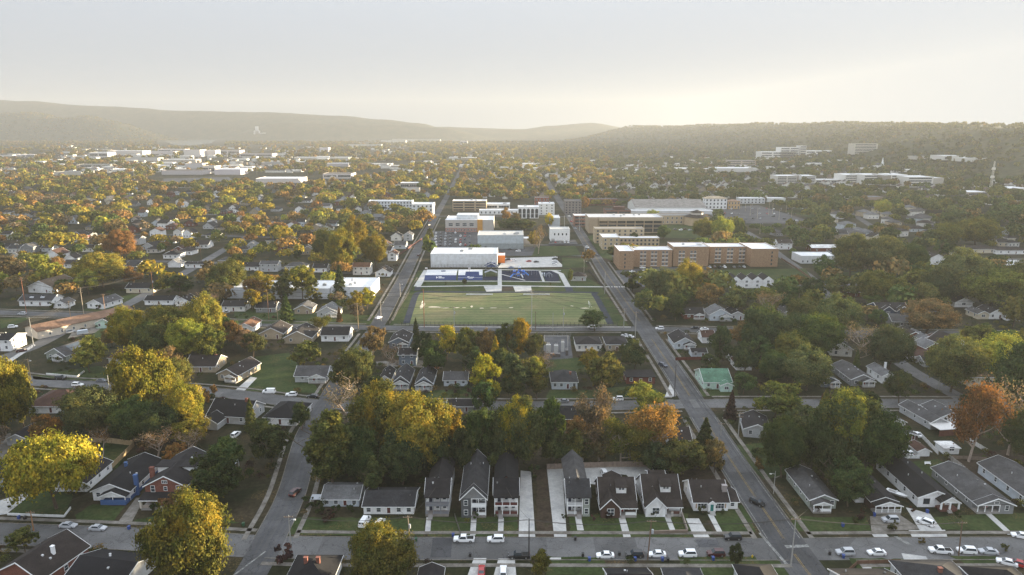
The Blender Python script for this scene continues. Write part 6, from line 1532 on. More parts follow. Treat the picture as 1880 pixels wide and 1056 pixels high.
for a in [(62, 975, 938, 1, 'short sunlit pole beside the small bush', dict(tone=(.30, .16, .08))), (536, 1026, 946, 1, 'pole with street lamp at the left street corner', dict(lamp=True, lampd=1, tone=GY)), (755, 1013, 947, 1, 'pole with transformer beside the golden near tree', dict(box=True, lean=-.6, tone=(.28, .22, .17))),
          (971, 1026, 952, 0, 'bare black pole beside the black pickup', dict(tone=(.05, .05, .05))), (1189, 1028, 954, 1, 'dark wooden pole with grey transformer on the near street', dict(box=True, lean=.5)), (1452, 1040, 950, 1, 'tall pole where the busy street meets the near street', dict(tone=GY)),
          (1355, 805, 757, 2, 'two armed pole beside the dark roofed corner house', dict(box=True, tone=GY)), (1323, 800, 776, 1, 'double armed pole over the busy street', dict(tone=GY)), (1760, 1020, 957, 1, 'leaning pole beside the white pickup at right', dict(lean=-.5)),
          (779, 601, 531, 0, 'tall red brown pole at the field edge', dict(tone=(.28, .09, .05))), (834, 601, 563, 1, 'grey pole with transformer at the field fence', dict(box=True, tone=GY)), (976, 605, 532, 2, 'tallest grey pole before the sports field', dict(tone=(.42, .41, .39))), (983, 606, 572, 1, 'shorter pole next to the tallest field pole', dict()),
          (1015, 606, 574, 0, 'thin grey pole before the field', dict(tone=GY)), (1034, 606, 564, 1, 'grey pole with crossarm right of the thin one', dict(box=True, tone=GY)), (1145, 603, 566, 2, 'double armed pole at the busy street corner', dict(tone=GY)), (1166, 621, 572, 1, 'pole behind the busy street corner', dict(tone=GY)),
          (658, 604, 556, 1, 'sunlit wooden pole beside the left street', dict(tone=(.34, .24, .13))), (1238, 728, 670, 0, 'dark bare pole at the busy street bend', dict(tone=(.06, .05, .05))), (155, 585, 528, 3, 'tall triple armed pole at the side street crossing', dict(tone=(.40, .33, .25))), (49, 577, 510, 2, 'tall red brown pole before the skylight house', dict(tone=(.30, .12, .07))),
          (131, 592, 553, 2, 'pole with transformers beside the long pale building', dict(box=True, tone=(.36, .25, .15))), (284, 557, 499, 1, 'sunlit red pole by the wide black roofed house', dict(tone=(.40, .17, .08), box=True)), (494, 588, 531, 1, 'tall brown pole before the tan roofs', dict(tone=(.24, .13, .08))), (510, 587, 553, 1, 'short pole with white transformer beside the tall brown one', dict(box=True, tone=(.38, .28, .17))),
          (62, 638, 583, 1, 'grey pole beside the solar panel house', dict(tone=GY)), (193, 572, 540, 1, 'short pole by the long sunlit white house', dict(tone=(.36, .2, .11))), (57, 698, 659, 1, 'lamp pole before the second street', dict(lamp=True, lampd=1, tone=(.40, .28, .14))), (1465, 570, 539, 1, 'pale pole among the right trees', dict(tone=(.42, .35, .25))), (1722, 718, 680, 0, 'thin pole on the right side street', dict(tone=GY)),
          (1420, 906, 865, 0, 'slender street lamp beside the grey green bungalow', dict(lamp=True, lampd=-1, tone=GY, name='street_lamp', cat='street lamp')), (201, 718, 672, 1, 'pole under the bright yellow green tree', dict(tone=GY)), (370, 480, 452, 1, 'pole among the far left trees', dict()), (34, 470, 440, 0, 'pole at the far left street', dict(lamp=True, lampd=1)),
          (1890, 590, 548, 1, 'pole at the far right of the third street', dict()), (-40, 572, 512, 1, 'pole at the far left of the third street', dict()), (1072, 480, 455, 0, 'lamp post beside the sand pit', dict(tone=GY)), (1064, 424, 392, 0, 'tall white lamp post beside the tan office', dict(tone=(.6, .6, .58))), (1036, 424, 396, 0, 'white lamp post beside the small white building', dict(tone=(.6, .6, .58))), (1110, 540, 500, 0, 'lamp post beside the dormitory lot', dict(tone=GY))]:
    px, yb, yt, arms, lab, o = a; pole(px, yb, yt, arms, lab, **o)
for px, yb, yt in [(1411, 395, 360), (1418, 393, 363), (1368, 388, 366), (1377, 396, 375), (1443, 390, 366), (1453, 398, 380), (1470, 385, 360), (1390, 402, 381), (1360, 384, 364), (1430, 404, 384), (1395, 430, 410)]:
    pole(px, yb, yt, 0, None, lamp=True, lampd=1, tone=(.62, .50, .34), name='street_lamp', cat='street lamp')
for px, yb, yt in [(10, 320, 307), (20, 322, 307), (52, 318, 306), (72, 322, 309), (80, 321, 307), (98, 322, 308), (117, 321, 307), (148, 319, 305), (187, 317, 303), (190, 318, 302), (246, 324, 312), (472, 322, 308), (655, 300, 275), (1072, 505, 478), (700, 590, 552), (735, 545, 520), (690, 520, 500)]:
    pole(px, yb, yt, 0, None, lamp=True, lampd=1, tone=(.55, .47, .36), name='street_lamp', cat='street lamp')
def wire(a, b, dz=0.0, off=0.0, sag=1.2, r=.05, lab=None, n=12):
    p0, p1 = POLES[a], POLES[b]
    pts = []
    for i in range(n + 1):
        t_ = i / n
        pts.append((p0[0] + (p1[0] - p0[0]) * t_ + off, p0[1] + (p1[1] - p0[1]) * t_, p0[2] + (p1[2] - p0[2]) * t_ - .3 + dz - sag * 4 * t_ * (1 - t_)))
    mb = MB(); mb.tube(pts, r, 4)
    return mb
def line(a, b, lab, zs=(0, -1.3), offs=(-.9, .9), sag=1.3, r=.05):
    t = None
    for k, dz in enumerate(zs):
        for off in offs:
            o = wire(a, b, dz, off, sag, r).build('power_line' if t is None else 'wire', 'dark_wire', t)
            if t is None: t = o; tag(t, lab, 'power line', 'power lines strung between the poles')
line((-40, 572), (49, 577), 'power lines running off the left edge'); line((49, 577), (155, 585), 'power lines above the skylight house', (0, -1.5)); line((155, 585), (284, 557), 'power lines above the long sunlit white house', (0,)); line((49, 577), (284, 557), 'high power lines above the large tan roofed house', (.2, -2.5))
line((284, 557), (494, 588), 'power lines across the left tree cluster', (0, -1.8), sag=2); line((494, 588), (779, 601), 'power lines above the white warehouse', (0, -2.4), sag=2.4); line((779, 601), (976, 605), 'power lines across the sports field', (0, -2.5, -4.5), sag=2)
line((976, 605), (1145, 603), 'power lines at the field corner', (0, -3.0), sag=2); line((976, 605), (1465, 570), 'long power lines over the busy street', (0, -2), sag=4); line((1465, 570), (1890, 590), 'power lines above the navy two gable house', (0, -2, -4), sag=3)
line((155, 585), (131, 592), 'sunlit power lines to the transformer pole', (0, -1)); line((131, 592), (62, 638), 'sagging power lines above the long pale building', (0, -1, -2)); line((62, 638), (57, 698), 'power lines beside the solar panel house', (0,))
line((1452, 1040), (1323, 800), 'power lines along the busy street', (0, -1.2), sag=1.5); line((1323, 800), (1238, 728), 'power lines at the busy street bend', (0,)); line((1238, 728), (1166, 621), 'power lines up the busy street', (0,)); line((536, 1026), (755, 1013), 'power lines along the near street west end', (0,)); line((755, 1013), (971, 1026), 'power lines along the near street middle', (0,))
line((971, 1026), (1189, 1028), 'power lines before the courtyard drive', (0,)); line((1189, 1028), (1452, 1040), 'power lines before the teal door cottage', (0,)); line((1452, 1040), (1760, 1020), 'power lines before the long white bungalow', (0,)); line((658, 604), (834, 601), 'power lines beside the left street', (0,))
for a, (px, py), hh, lab in [((755, 1013), (720, 944), 4.5, 'service wire to the long low white house'), ((755, 1013), (800, 941), 7.5, 'service wire to the narrow white two storey house'), ((971, 1026), (930, 941), 7.5, 'service wire to the dark red porch house'), ((1189, 1028), (1130, 943), 5, 'service wire to the brown craftsman house'), ((1189, 1028), (1225, 941), 5, 'service wire to the white craftsman house'),
        ((1452, 1040), (1505, 934), 4, 'service wire to the grey green bungalow'), ((1760, 1020), (1720, 931), 4.5, 'service wire to the long white bungalow'), ((62, 975), (200, 919), 5, 'service wire to the blue chimney house'), ((536, 1026), (625, 930), 4, 'service wire to the pale grey roofed corner house'), ((1355, 805), (1390, 804), 4, 'service wire to the dark roofed corner house'), ((1189, 1028), (1160, 1110), 4, 'service wire to the plain black roof')]:
    x, y = G(px, py); POLES['t'] = (x, y + 1, hh + .3)
    tag(wire(a, 't', 0, 0, .9, .03).build('service_wire', 'dark_wire'), lab, 'power line')
# ------------------------------------------------------------------ fences and walls
def fence(px, hgt, lab, col, board=True, mat='wood', name='fence', th=.06, gap=2.4, cat='fence', posts=True):
    pts = [G(*p) for p in px]
    x0, y0 = pts[0]
    t = None
    if posts and board: t = tag(empty(name, (x0, y0, 0)), lab, cat)
    mb, pb = MB(), MB()
    for (ax, ay), (bx, by) in zip(pts, pts[1:]):
        L = math.dist((ax, ay), (bx, by)); ux, uy = (bx - ax) / L, (by - ay) / L
        nx, ny = -uy * th / 2, ux * th / 2
        n = max(1, int(L / gap))
        for i in range(n + 1):
            cx, cy = ax + ux * L * i / n - x0, ay + uy * L * i / n - y0
            pb.box(cx - .07, cx + .07, cy - .07, cy + .07, 0, hgt + .1)
        if board:
            bn = max(1, int(L / 1.2))
            for i in range(bn):
                a, b = L * i / bn + .02, L * (i + 1) / bn - .02
                hh = hgt + random.uniform(-.04, .04)
                q = [(ax + ux * s - x0, ay + uy * s - y0) for s in (a, b)]
                vs = [(q[0][0] + nx, q[0][1] + ny), (q[1][0] + nx, q[1][1] + ny), (q[1][0] - nx, q[1][1] - ny), (q[0][0] - nx, q[0][1] - ny)]
                mb.add([(*v, .05) for v in vs] + [(*v, hh) for v in vs], [(0, 1, 2, 3), (7, 6, 5, 4), (0, 4, 5, 1), (1, 5, 6, 2), (2, 6, 7, 3), (3, 7, 4, 0)])
        else:
            nb = max(2, int(L / .35))
            for z in (.15, hgt * .5, hgt - .08):
                mb.tube([(ax - x0, ay - y0, z), (bx - x0, by - y0, z)], .035, 4)
            for i in range(nb):
                s = L * i / nb; mb.tube([(ax + ux * s - x0, ay + uy * s - y0, 0), (ax + ux * s - x0, ay + uy * s - y0, hgt)], .028, 3)
    if t is None:
        t = mb.build(name, mat, None, col, (x0, y0, 0)); tag(t, lab, cat)
        if posts: pb.build('fence_posts' if False else 'post_row', mat, t, col)
    else:
        mb.build('boards', mat, t, col); pb.build('post_row', mat, t, tuple(c * .8 for c in col))
    PROT.append((min(p[0] for p in px), min(p[1] for p in px) - hgt / mpp(px[0][1]), max(p[0] for p in px), max(p[1] for p in px), min(p[1] for p in pts), .5))
    return t
fence([(1004, 862), (1110, 858), (1202, 857), (1212, 868)], 2.0, 'weathered grey brown board fence behind the courtyard drive', (.26, .20, .16))
fence([(161, 812), (205, 814), (247, 819), (225, 842), (190, 876)], 2.0, 'new pale timber fence around the back lawn', (.42, .31, .18))
fence([(14, 946), (118, 950)], .7, 'low white wall around the front lawn', (.70, .70, .68), posts=False, mat='concrete', th=.25, name='garden_wall', cat='wall')
fence([(118, 950), (130, 934)], .7, 'short white return of the garden wall', (.66, .66, .64), posts=False, mat='concrete', th=.25, name='garden_wall', cat='wall')
fence([(85, 688), (142, 693), (155, 683)], .8, 'white low wall under the bright yellow green tree', (.66, .66, .63), posts=False, mat='concrete', th=.25, name='garden_wall', cat='wall')
fence([(1654, 842), (1688, 842)], 1.2, 'white rail fence before the white shed', (.72, .72, .71), posts=True)
fence([(1740, 842), (1766, 862), (1792, 886)], 1.8, 'pale grey board fence beside the mown back lawn', (.36, .33, .30)); fence([(1688, 800), (1722, 835)], 1.5, 'white board fence beside the carport house', (.66, .65, .63)); fence([(1740, 842), (1810, 846)], 1.3, 'weathered fence under the red tree', (.22, .17, .13))
fence([(1780, 812), (1812, 832)], 1.6, 'white panel fence behind the red tree', (.62, .6, .57))
fence([(1556, 1052), (1574, 1036), (1652, 1034)], 1.1, 'brown picket fence around the corner lawn', (.16, .09, .06)); fence([(1240, 662), (1300, 660)], 1.6, 'dark red fence below the long pale shed', (.13, .04, .03)); fence([(1324, 695), (1338, 720)], 1.6, 'dark fence behind the green roofed house', (.09, .07, .06))
fence([(1434, 476), (1462, 494), (1494, 517)], 1.6, 'brown board fence along the dormitory lawn', (.20, .13, .09)); fence([(788, 494), (895, 493)], 3.5, 'tall black mesh fence behind the sports courts', (.02, .02, .022), board=False, mat='metal')
fence([(737, 598), (860, 599.5), (1000, 600), (1133, 599)], 2.4, 'long black railing along the sports field', (.012, .012, .014), board=False, mat='metal'); fence([(715, 596), (745, 548), (766, 512)], 1.6, 'black railing beside the left street', (.02, .02, .022), board=False, mat='metal')
fence([(770, 600.5), (1000, 602), (1158, 601.5)], .5, 'low pale kerb wall along the field', (.52, .5, .47), posts=False, mat='concrete', th=.5, name='garden_wall', cat='wall')
fence([(1080, 497), (1100, 520), (1108, 527)], 1.6, 'dark hedge-like fence beside the house by the playground', (.06, .055, .05)); fence([(720, 478), (775, 440)], 1.8, 'rusty red fence along the left street verge', (.13, .06, .05)); fence([(1000, 620), (1048, 618)], 2.0, 'mesh fence behind the substation', (.2, .2, .2), board=False, mat='metal')
fence([(846, 984), (835, 950)], 1.2, 'thin wire fence between two front lawns', (.12, .11, .1), board=False, mat='metal'); fence([(1192, 980), (1262, 978)], .9, 'brown retaining wall before the white craftsman house', (.20, .155, .12), posts=False, mat='masonry', th=.4, name='garden_wall', cat='wall'); fence([(1250, 942), (1262, 978)], 1.2, 'grey wall beside the teal door cottage drive', (.25, .21, .18), posts=False, mat='masonry', th=.3, name='garden_wall', cat='wall')
# ------------------------------------------------------------------ the park
def at(px, py): x, y = G(px, py); return (x, y, 0)
pv_ = tag(empty('pavilion', at(902, 497)), 'navy roofed park pavilion behind a grey shade canopy', 'pavilion'); LAND.append((902, 488, 'the park pavilion'))
for i in range(6): MB().box(-4.4 + 4.4 * (i % 3) - .15, -4.4 + 4.4 * (i % 3) + .15, 1 + 5 * (i // 3), 1.3 + 5 * (i // 3), 0, 3.2).build('post', 'metal', pv_, (.2, .22, .26))
block(pv_, -5, 5, .8, 6.5, 3.2, 'gf', .55, (.16, .20, .28), (.035, .055, .12), z0=3.0, trim=True)
block(pv_, -3, 3, -1, 7.5, 3.4, 'gs', .5, (.16, .20, .28), (.035, .055, .12), z0=3.3, trim=False)
cp_ = tag(empty('shade_canopy', at(901, 508)), 'grey gabled shade canopy over the navy play floor', 'canopy')
for s in (-1, 1):
    for q in (0, 4): MB().box(s * 4 - .12, s * 4 + .12, q, q + .24, 0, 3).build('post', 'metal', cp_, (.2, .2, .22))
rb = MB(); rb.prism([(-4.8, 2.9), (-4.8, 2.75), (0, 4.6), (4.8, 2.75), (4.8, 2.9), (0, 4.8)], -.6, 5.2); rb.build('roof', 'metal', cp_, (.22, .23, .25))
ps = tag(empty('playground_climber', at(954, 508)), 'blue and white climbing tower with slides on the play floor', 'playground set'); LAND.append((954, 499, 'the blue climbing tower'))
BL, YL = (.03, .10, .42), (.5, .4, .05)
for tx, ty, th_, pc in ((0, 2, 5.2, BL), (-4, 0, 2.6, BL), (3, -1, 2.8, BL), (-1, -4, 2.2, (.05, .2, .5))):
    for s in (-1, 1):
        for q in (-1, 1): MB().tube([(tx + s, ty + q, 0), (tx + s, ty + q, th_ + 1.6)], .09, 6).build('post', 'metal', ps, pc)
    MB().box(tx - 1.1, tx + 1.1, ty - 1.1, ty + 1.1, th_ - .9, th_ - .75).build('platform', 'metal', ps, (.25, .27, .3))
    MB().box(tx - 1.05, tx + 1.05, ty - 1.12, ty - 1.02, th_ - .7, th_ + .3).build('panel', 'plastic', ps, (.04, .16, .55))
    r4 = MB(); r4.tube([(tx, ty, th_ + 1.55), (tx, ty, th_ + 3.0)], [1.7, .06], 4); r4.build('roof', 'plastic', ps, (.55, .58, .62) if th_ > 5 else (.04, .14, .5))
for pts_, c in (([(1, -1, 2.0), (2, -4, 1.1), (2.4, -6.4, .4)], (.55, .57, .6)), ([(-5, -1, 1.8), (-6.4, -3, 1.0), (-7, -5, .3)], (.05, .2, .6)), ([(0, 3, 4.2), (3, 5, 3), (5.5, 4, 1.5), (7, 3, .4)], (.06, .22, .6)), ([(-3, 0, 1.8), (0, 1.6, 1.9)], (.3, .3, .32))):
    MB().tube(pts_, .5, 8).build('slide', 'plastic', ps, c)
sw_ = tag(empty('swing_frame', at(976, 505)), 'row of slim poles of a swing frame on the play floor', 'swing')
for i in range(5):
    for s in (-1, 1): MB().tube([(-8 + 4 * i, s * 1.2, 0), (-8 + 4 * i, 0, 3.6)], .08, 5).build('leg', 'metal', sw_, (.22, .24, .28))
MB().tube([(-8, 0, 3.6), (8, 0, 3.6)], .08, 5).build('top_bar', 'metal', sw_, (.22, .24, .28))
for i in range(4):
    MB().box(-6.3 + 4 * i, -5.7 + 4 * i, -.15, .15, .6, .68).build('seat', 'rubber', sw_)
    for q in (-.3, .3): MB().tube([(-6 + 4 * i + q, 0, .68), (-6 + 4 * i + q, 0, 3.6)], .02, 3).build('chain', 'metal', sw_, (.3, .3, .3))
um = tag(empty('shade_umbrella', at(938, 500)), 'dark four sided shade umbrella beside the climbing tower', 'shade'); MB().tube([(0, 0, 0), (0, 0, 4)], .1, 6).build('post', 'metal', um, (.3, .3, .3)); c4 = MB(); c4.tube([(0, 0, 3.6), (0, 0, 5)], [3.6, .1], 4); c4.build('canopy', 'plastic', um, (.05, .07, .12))
cl = tag(empty('play_dome', at(1008, 508)), 'toddler play frame with pale hoops on the oval play floor', 'playground set')
for k in range(4):
    pts_ = [(3.0 * math.cos(a) * math.cos(k * .78), 3.0 * math.cos(a) * math.sin(k * .78), 3.0 * math.sin(a)) for a in np.linspace(0, math.pi, 9)]
    MB().tube(pts_, .08, 5).build('hoop', 'metal', cl, (.35, .40, .45))
for q in (-5, -3.4): MB().box(q - .4, q + .4, 1, 4, 0, 2.2).build('panel', 'plastic', cl, (.4, .45, .5))
for px, lab in ((880, 'long white bench line on the left half of the field'), (985, 'long white bench line on the right half of the field')):
    b_ = tag(empty('team_bench', at(px, 542)), lab, 'bench', 'team benches on the field')
    MB().box(-9, 9, -.25, .25, .42, .5).build('seat', 'concrete', b_, (.66, .66, .64))
    MB().box(-9, 9, .5, .6, .1, .9).build('backrest', 'concrete', b_, (.66, .66, .64))
    for i in range(7): MB().box(-8.7 + 2.9 * i - .06, -8.7 + 2.9 * i + .06, -.2, .45, 0, .418).build('leg', 'metal', b_, (.4, .4, .4))
for px, py, rz, lab in ((775, 562, 92, 'white goal frame at the left end of the field'), (1081, 562, 88, 'white goal frame at the right end of the field')):
    g_ = tag(empty('goal', at(px, py), R(rz)), lab, 'goal', 'goals on the sports field')
    for s in (-3.6, 3.6):
        MB().tube([(s, 0, 0), (s, 0, 2.44)], .09, 6).build('post', 'paint', g_, WHITE); MB().tube([(s, 0, 2.44), (s, -1.8, 0)], .05, 5).build('stay', 'paint', g_, WHITE)
    MB().tube([(-3.6, 0, 2.44), (3.6, 0, 2.44)], .09, 6).build('crossbar', 'paint', g_, WHITE)
for px, py, lab in ((783, 500, 'basketball hoop at the left white court'), (862, 500, 'basketball hoop at the right white court')):
    h_ = tag(empty('basketball_hoop', at(px, py)), lab, 'basketball hoop'); MB().tube([(0, 0, 0), (0, 0, 3.2)], .1, 6).build('post', 'metal', h_, (.1, .1, .12)); MB().box(-.9, .9, -.5, -.42, 2.8, 3.9).build('backboard', 'plastic', h_, (.7, .7, .7)); MB().tube([(0, -.5, 3), (0, -1.0, 3)], .22, 8).build('rim', 'metal', h_, (.5, .12, .03))
ss = tag(empty('substation', at(1022, 652)), 'fenced electric substation with grey transformers on concrete', 'substation'); LAND.append((1022, 640, 'the substation'))
for bx, by, w_, d_, h_ in ((-4, 4, 2.4, 1.8, 4.2), (0, 5, 2, 2, 3.6), (3.4, 6, 1.6, 1.6, 5.0), (-1, -2, 5, 2.4, 1.6), (5, 0, 1.4, 1.4, 2.6)):
    MB().box(bx - w_ / 2, bx + w_ / 2, by - d_ / 2, by + d_ / 2, 0, h_).build('cabinet', 'metal', ss, (.45, .45, .44) if by > 0 else (.10, .09, .09))
    for q in (-.5, 0, .5): MB().tube([(bx + q, by, h_), (bx + q, by, h_ + 1.2)], [.12, .07], 6).build('bushing', 'plastic', ss, (.5, .48, .45))
for q in (-6, 6): MB().tube([(q, 7, 0), (q, 7, 8)], .15, 6).build('post', 'metal', ss, (.4, .4, .4))
MB().tube([(-6, 7, 7.8), (6, 7, 7.8)], .12, 6).build('busbar', 'metal', ss, (.4, .4, .4))
# ------------------------------------------------------------------ small kerbside things
def wheelie(px, py, col, lab):
    t = tag(empty('wheelie_bin', at(px, py), random.uniform(-.3, .3)), lab, 'bin', 'wheelie bins at the kerb')
    b = MB(); b.add([(-.26, -.3, .08), (.26, -.3, .08), (.26, .3, .08), (-.26, .3, .08), (-.32, -.38, 1.0), (.32, -.38, 1.0), (.32, .38, 1.0), (-.32, .38, 1.0)], [(0, 3, 2, 1), (4, 5, 6, 7), (0, 1, 5, 4), (1, 2, 6, 5), (2, 3, 7, 6), (3, 0, 4, 7)]); b.build('tub', 'plastic', t, col)
    MB().box(-.35, .35, -.42, .44, 1.004, 1.08).build('lid', 'plastic', t, tuple(c * .8 for c in col))
    for s in (-1, 1): MB().tube([(s * .3 - .05, .32, .12), (s * .3 + .05, .32, .12)], .12, 8).build('wheel', 'rubber', t)
BLU, BLK, GRN = (.03, .07, .26), (.02, .02, .022), (.03, .10, .05)
for px, py, c, lab in [(764, 994, GRN, 'green wheelie bin beside the transformer pole'), (863, 1022, BLK, 'black wheelie bin opposite the white pickup'), (1056, 992, BLK, 'black wheelie bin at the courtyard drive mouth'), (1070, 1022, BLK, 'black wheelie bin left of the white saloon'), (1082, 1030, BLU, 'blue wheelie bin beside the near pavement'), (1137, 1020, BLK, 'black wheelie bin between white and black cars'),
   (1166, 1030, BLU, 'blue wheelie bin below the black estate car'), (1216, 1030, BLU, 'blue wheelie bin below the white saloon'), (1226, 1031, BLK, 'black wheelie bin beside a blue one'), (1309, 1029, BLU, 'blue wheelie bin below the maroon car'), (237, 972, BLU, 'blue wheelie bin behind the parked silver saloons'), (35, 953, BLU, 'dark blue wheelie bin beside the white garden wall'), (46, 954, BLK, 'black wheelie bin at the white wall end'),
   (1523, 1019, BLK, 'black wheelie bin beside the silver off-roader'), (1547, 967, BLU, 'blue wheelie bin on the grass under a round tree'), (1548, 1025, BLU, 'blue wheelie bin at the picket fence'), (147, 1002, BLK, 'black wheelie bin opposite the silver saloons'), (1605, 948, BLU, 'blue wheelie bin beside the small dark bungalow'), (1702, 942, BLU, 'blue wheelie bin beside the long white bungalow'), (832, 986, BLU, 'blue wheelie bin behind the white pickup'), (447, 966, GRN, 'green wheelie bin at the left street corner')]:
    wheelie(px, py, c, lab)
hy = tag(empty('fire_hydrant', at(1381, 1024)), 'yellow fire hydrant on the corner verge', 'hydrant'); MB().tube([(0, 0, 0), (0, 0, .65), (0, 0, .85)], [.18, .16, .05], 8).build('barrel', 'paint', hy, (.55, .38, .02)); MB().tube([(-.3, 0, .5), (.3, 0, .5)], .09, 6).build('nozzle', 'paint', hy, (.55, .38, .02))
gb = tag(empty('garden_bench', at(1703, 853)), 'white wire garden bench on the mown back lawn', 'bench'); MB().box(-1, 1, -.25, .25, .42, .48).build('seat', 'paint', gb, WHITE); MB().box(-1, 1, .25, .3, .5, 1.0).build('backrest', 'paint', gb, WHITE)
for s in (-.9, .9): MB().box(s - .05, s + .05, -.22, .24, 0, .418).build('leg', 'paint', gb, WHITE)
tp = tag(empty('trampoline', at(1842, 860)), 'round dark trampoline behind a grey fence', 'trampoline'); MB().tube([(0, 0, .75), (0, 0, .8)], 2.0, 20).build('mat', 'rubber', tp)
for k in range(6): MB().tube([(1.9 * math.cos(k * 1.05), 1.9 * math.sin(k * 1.05), 0), (1.9 * math.cos(k * 1.05), 1.9 * math.sin(k * 1.05), 2.4)], .05, 5).build('leg', 'metal', tp, (.1, .1, .12))
tl = tag(empty('covered_trailer', at(152, 614), R(35)), 'pale covered trailer beside a silver car', 'trailer'); MB().prism([(-2.6, .5), (2.6, .5), (2.6, 2.0), (2.2, 2.5), (-2.2, 2.5), (-2.6, 2.0)], -1.1, 1.1).build('body', 'metal', tl, (.46, .50, .54))
for s in (-1, 1): MB().tube([(0, s * 1.0 - .1, .35), (0, s * 1.0 + .1, .35)], .35, 10).build('wheel', 'rubber', tl)
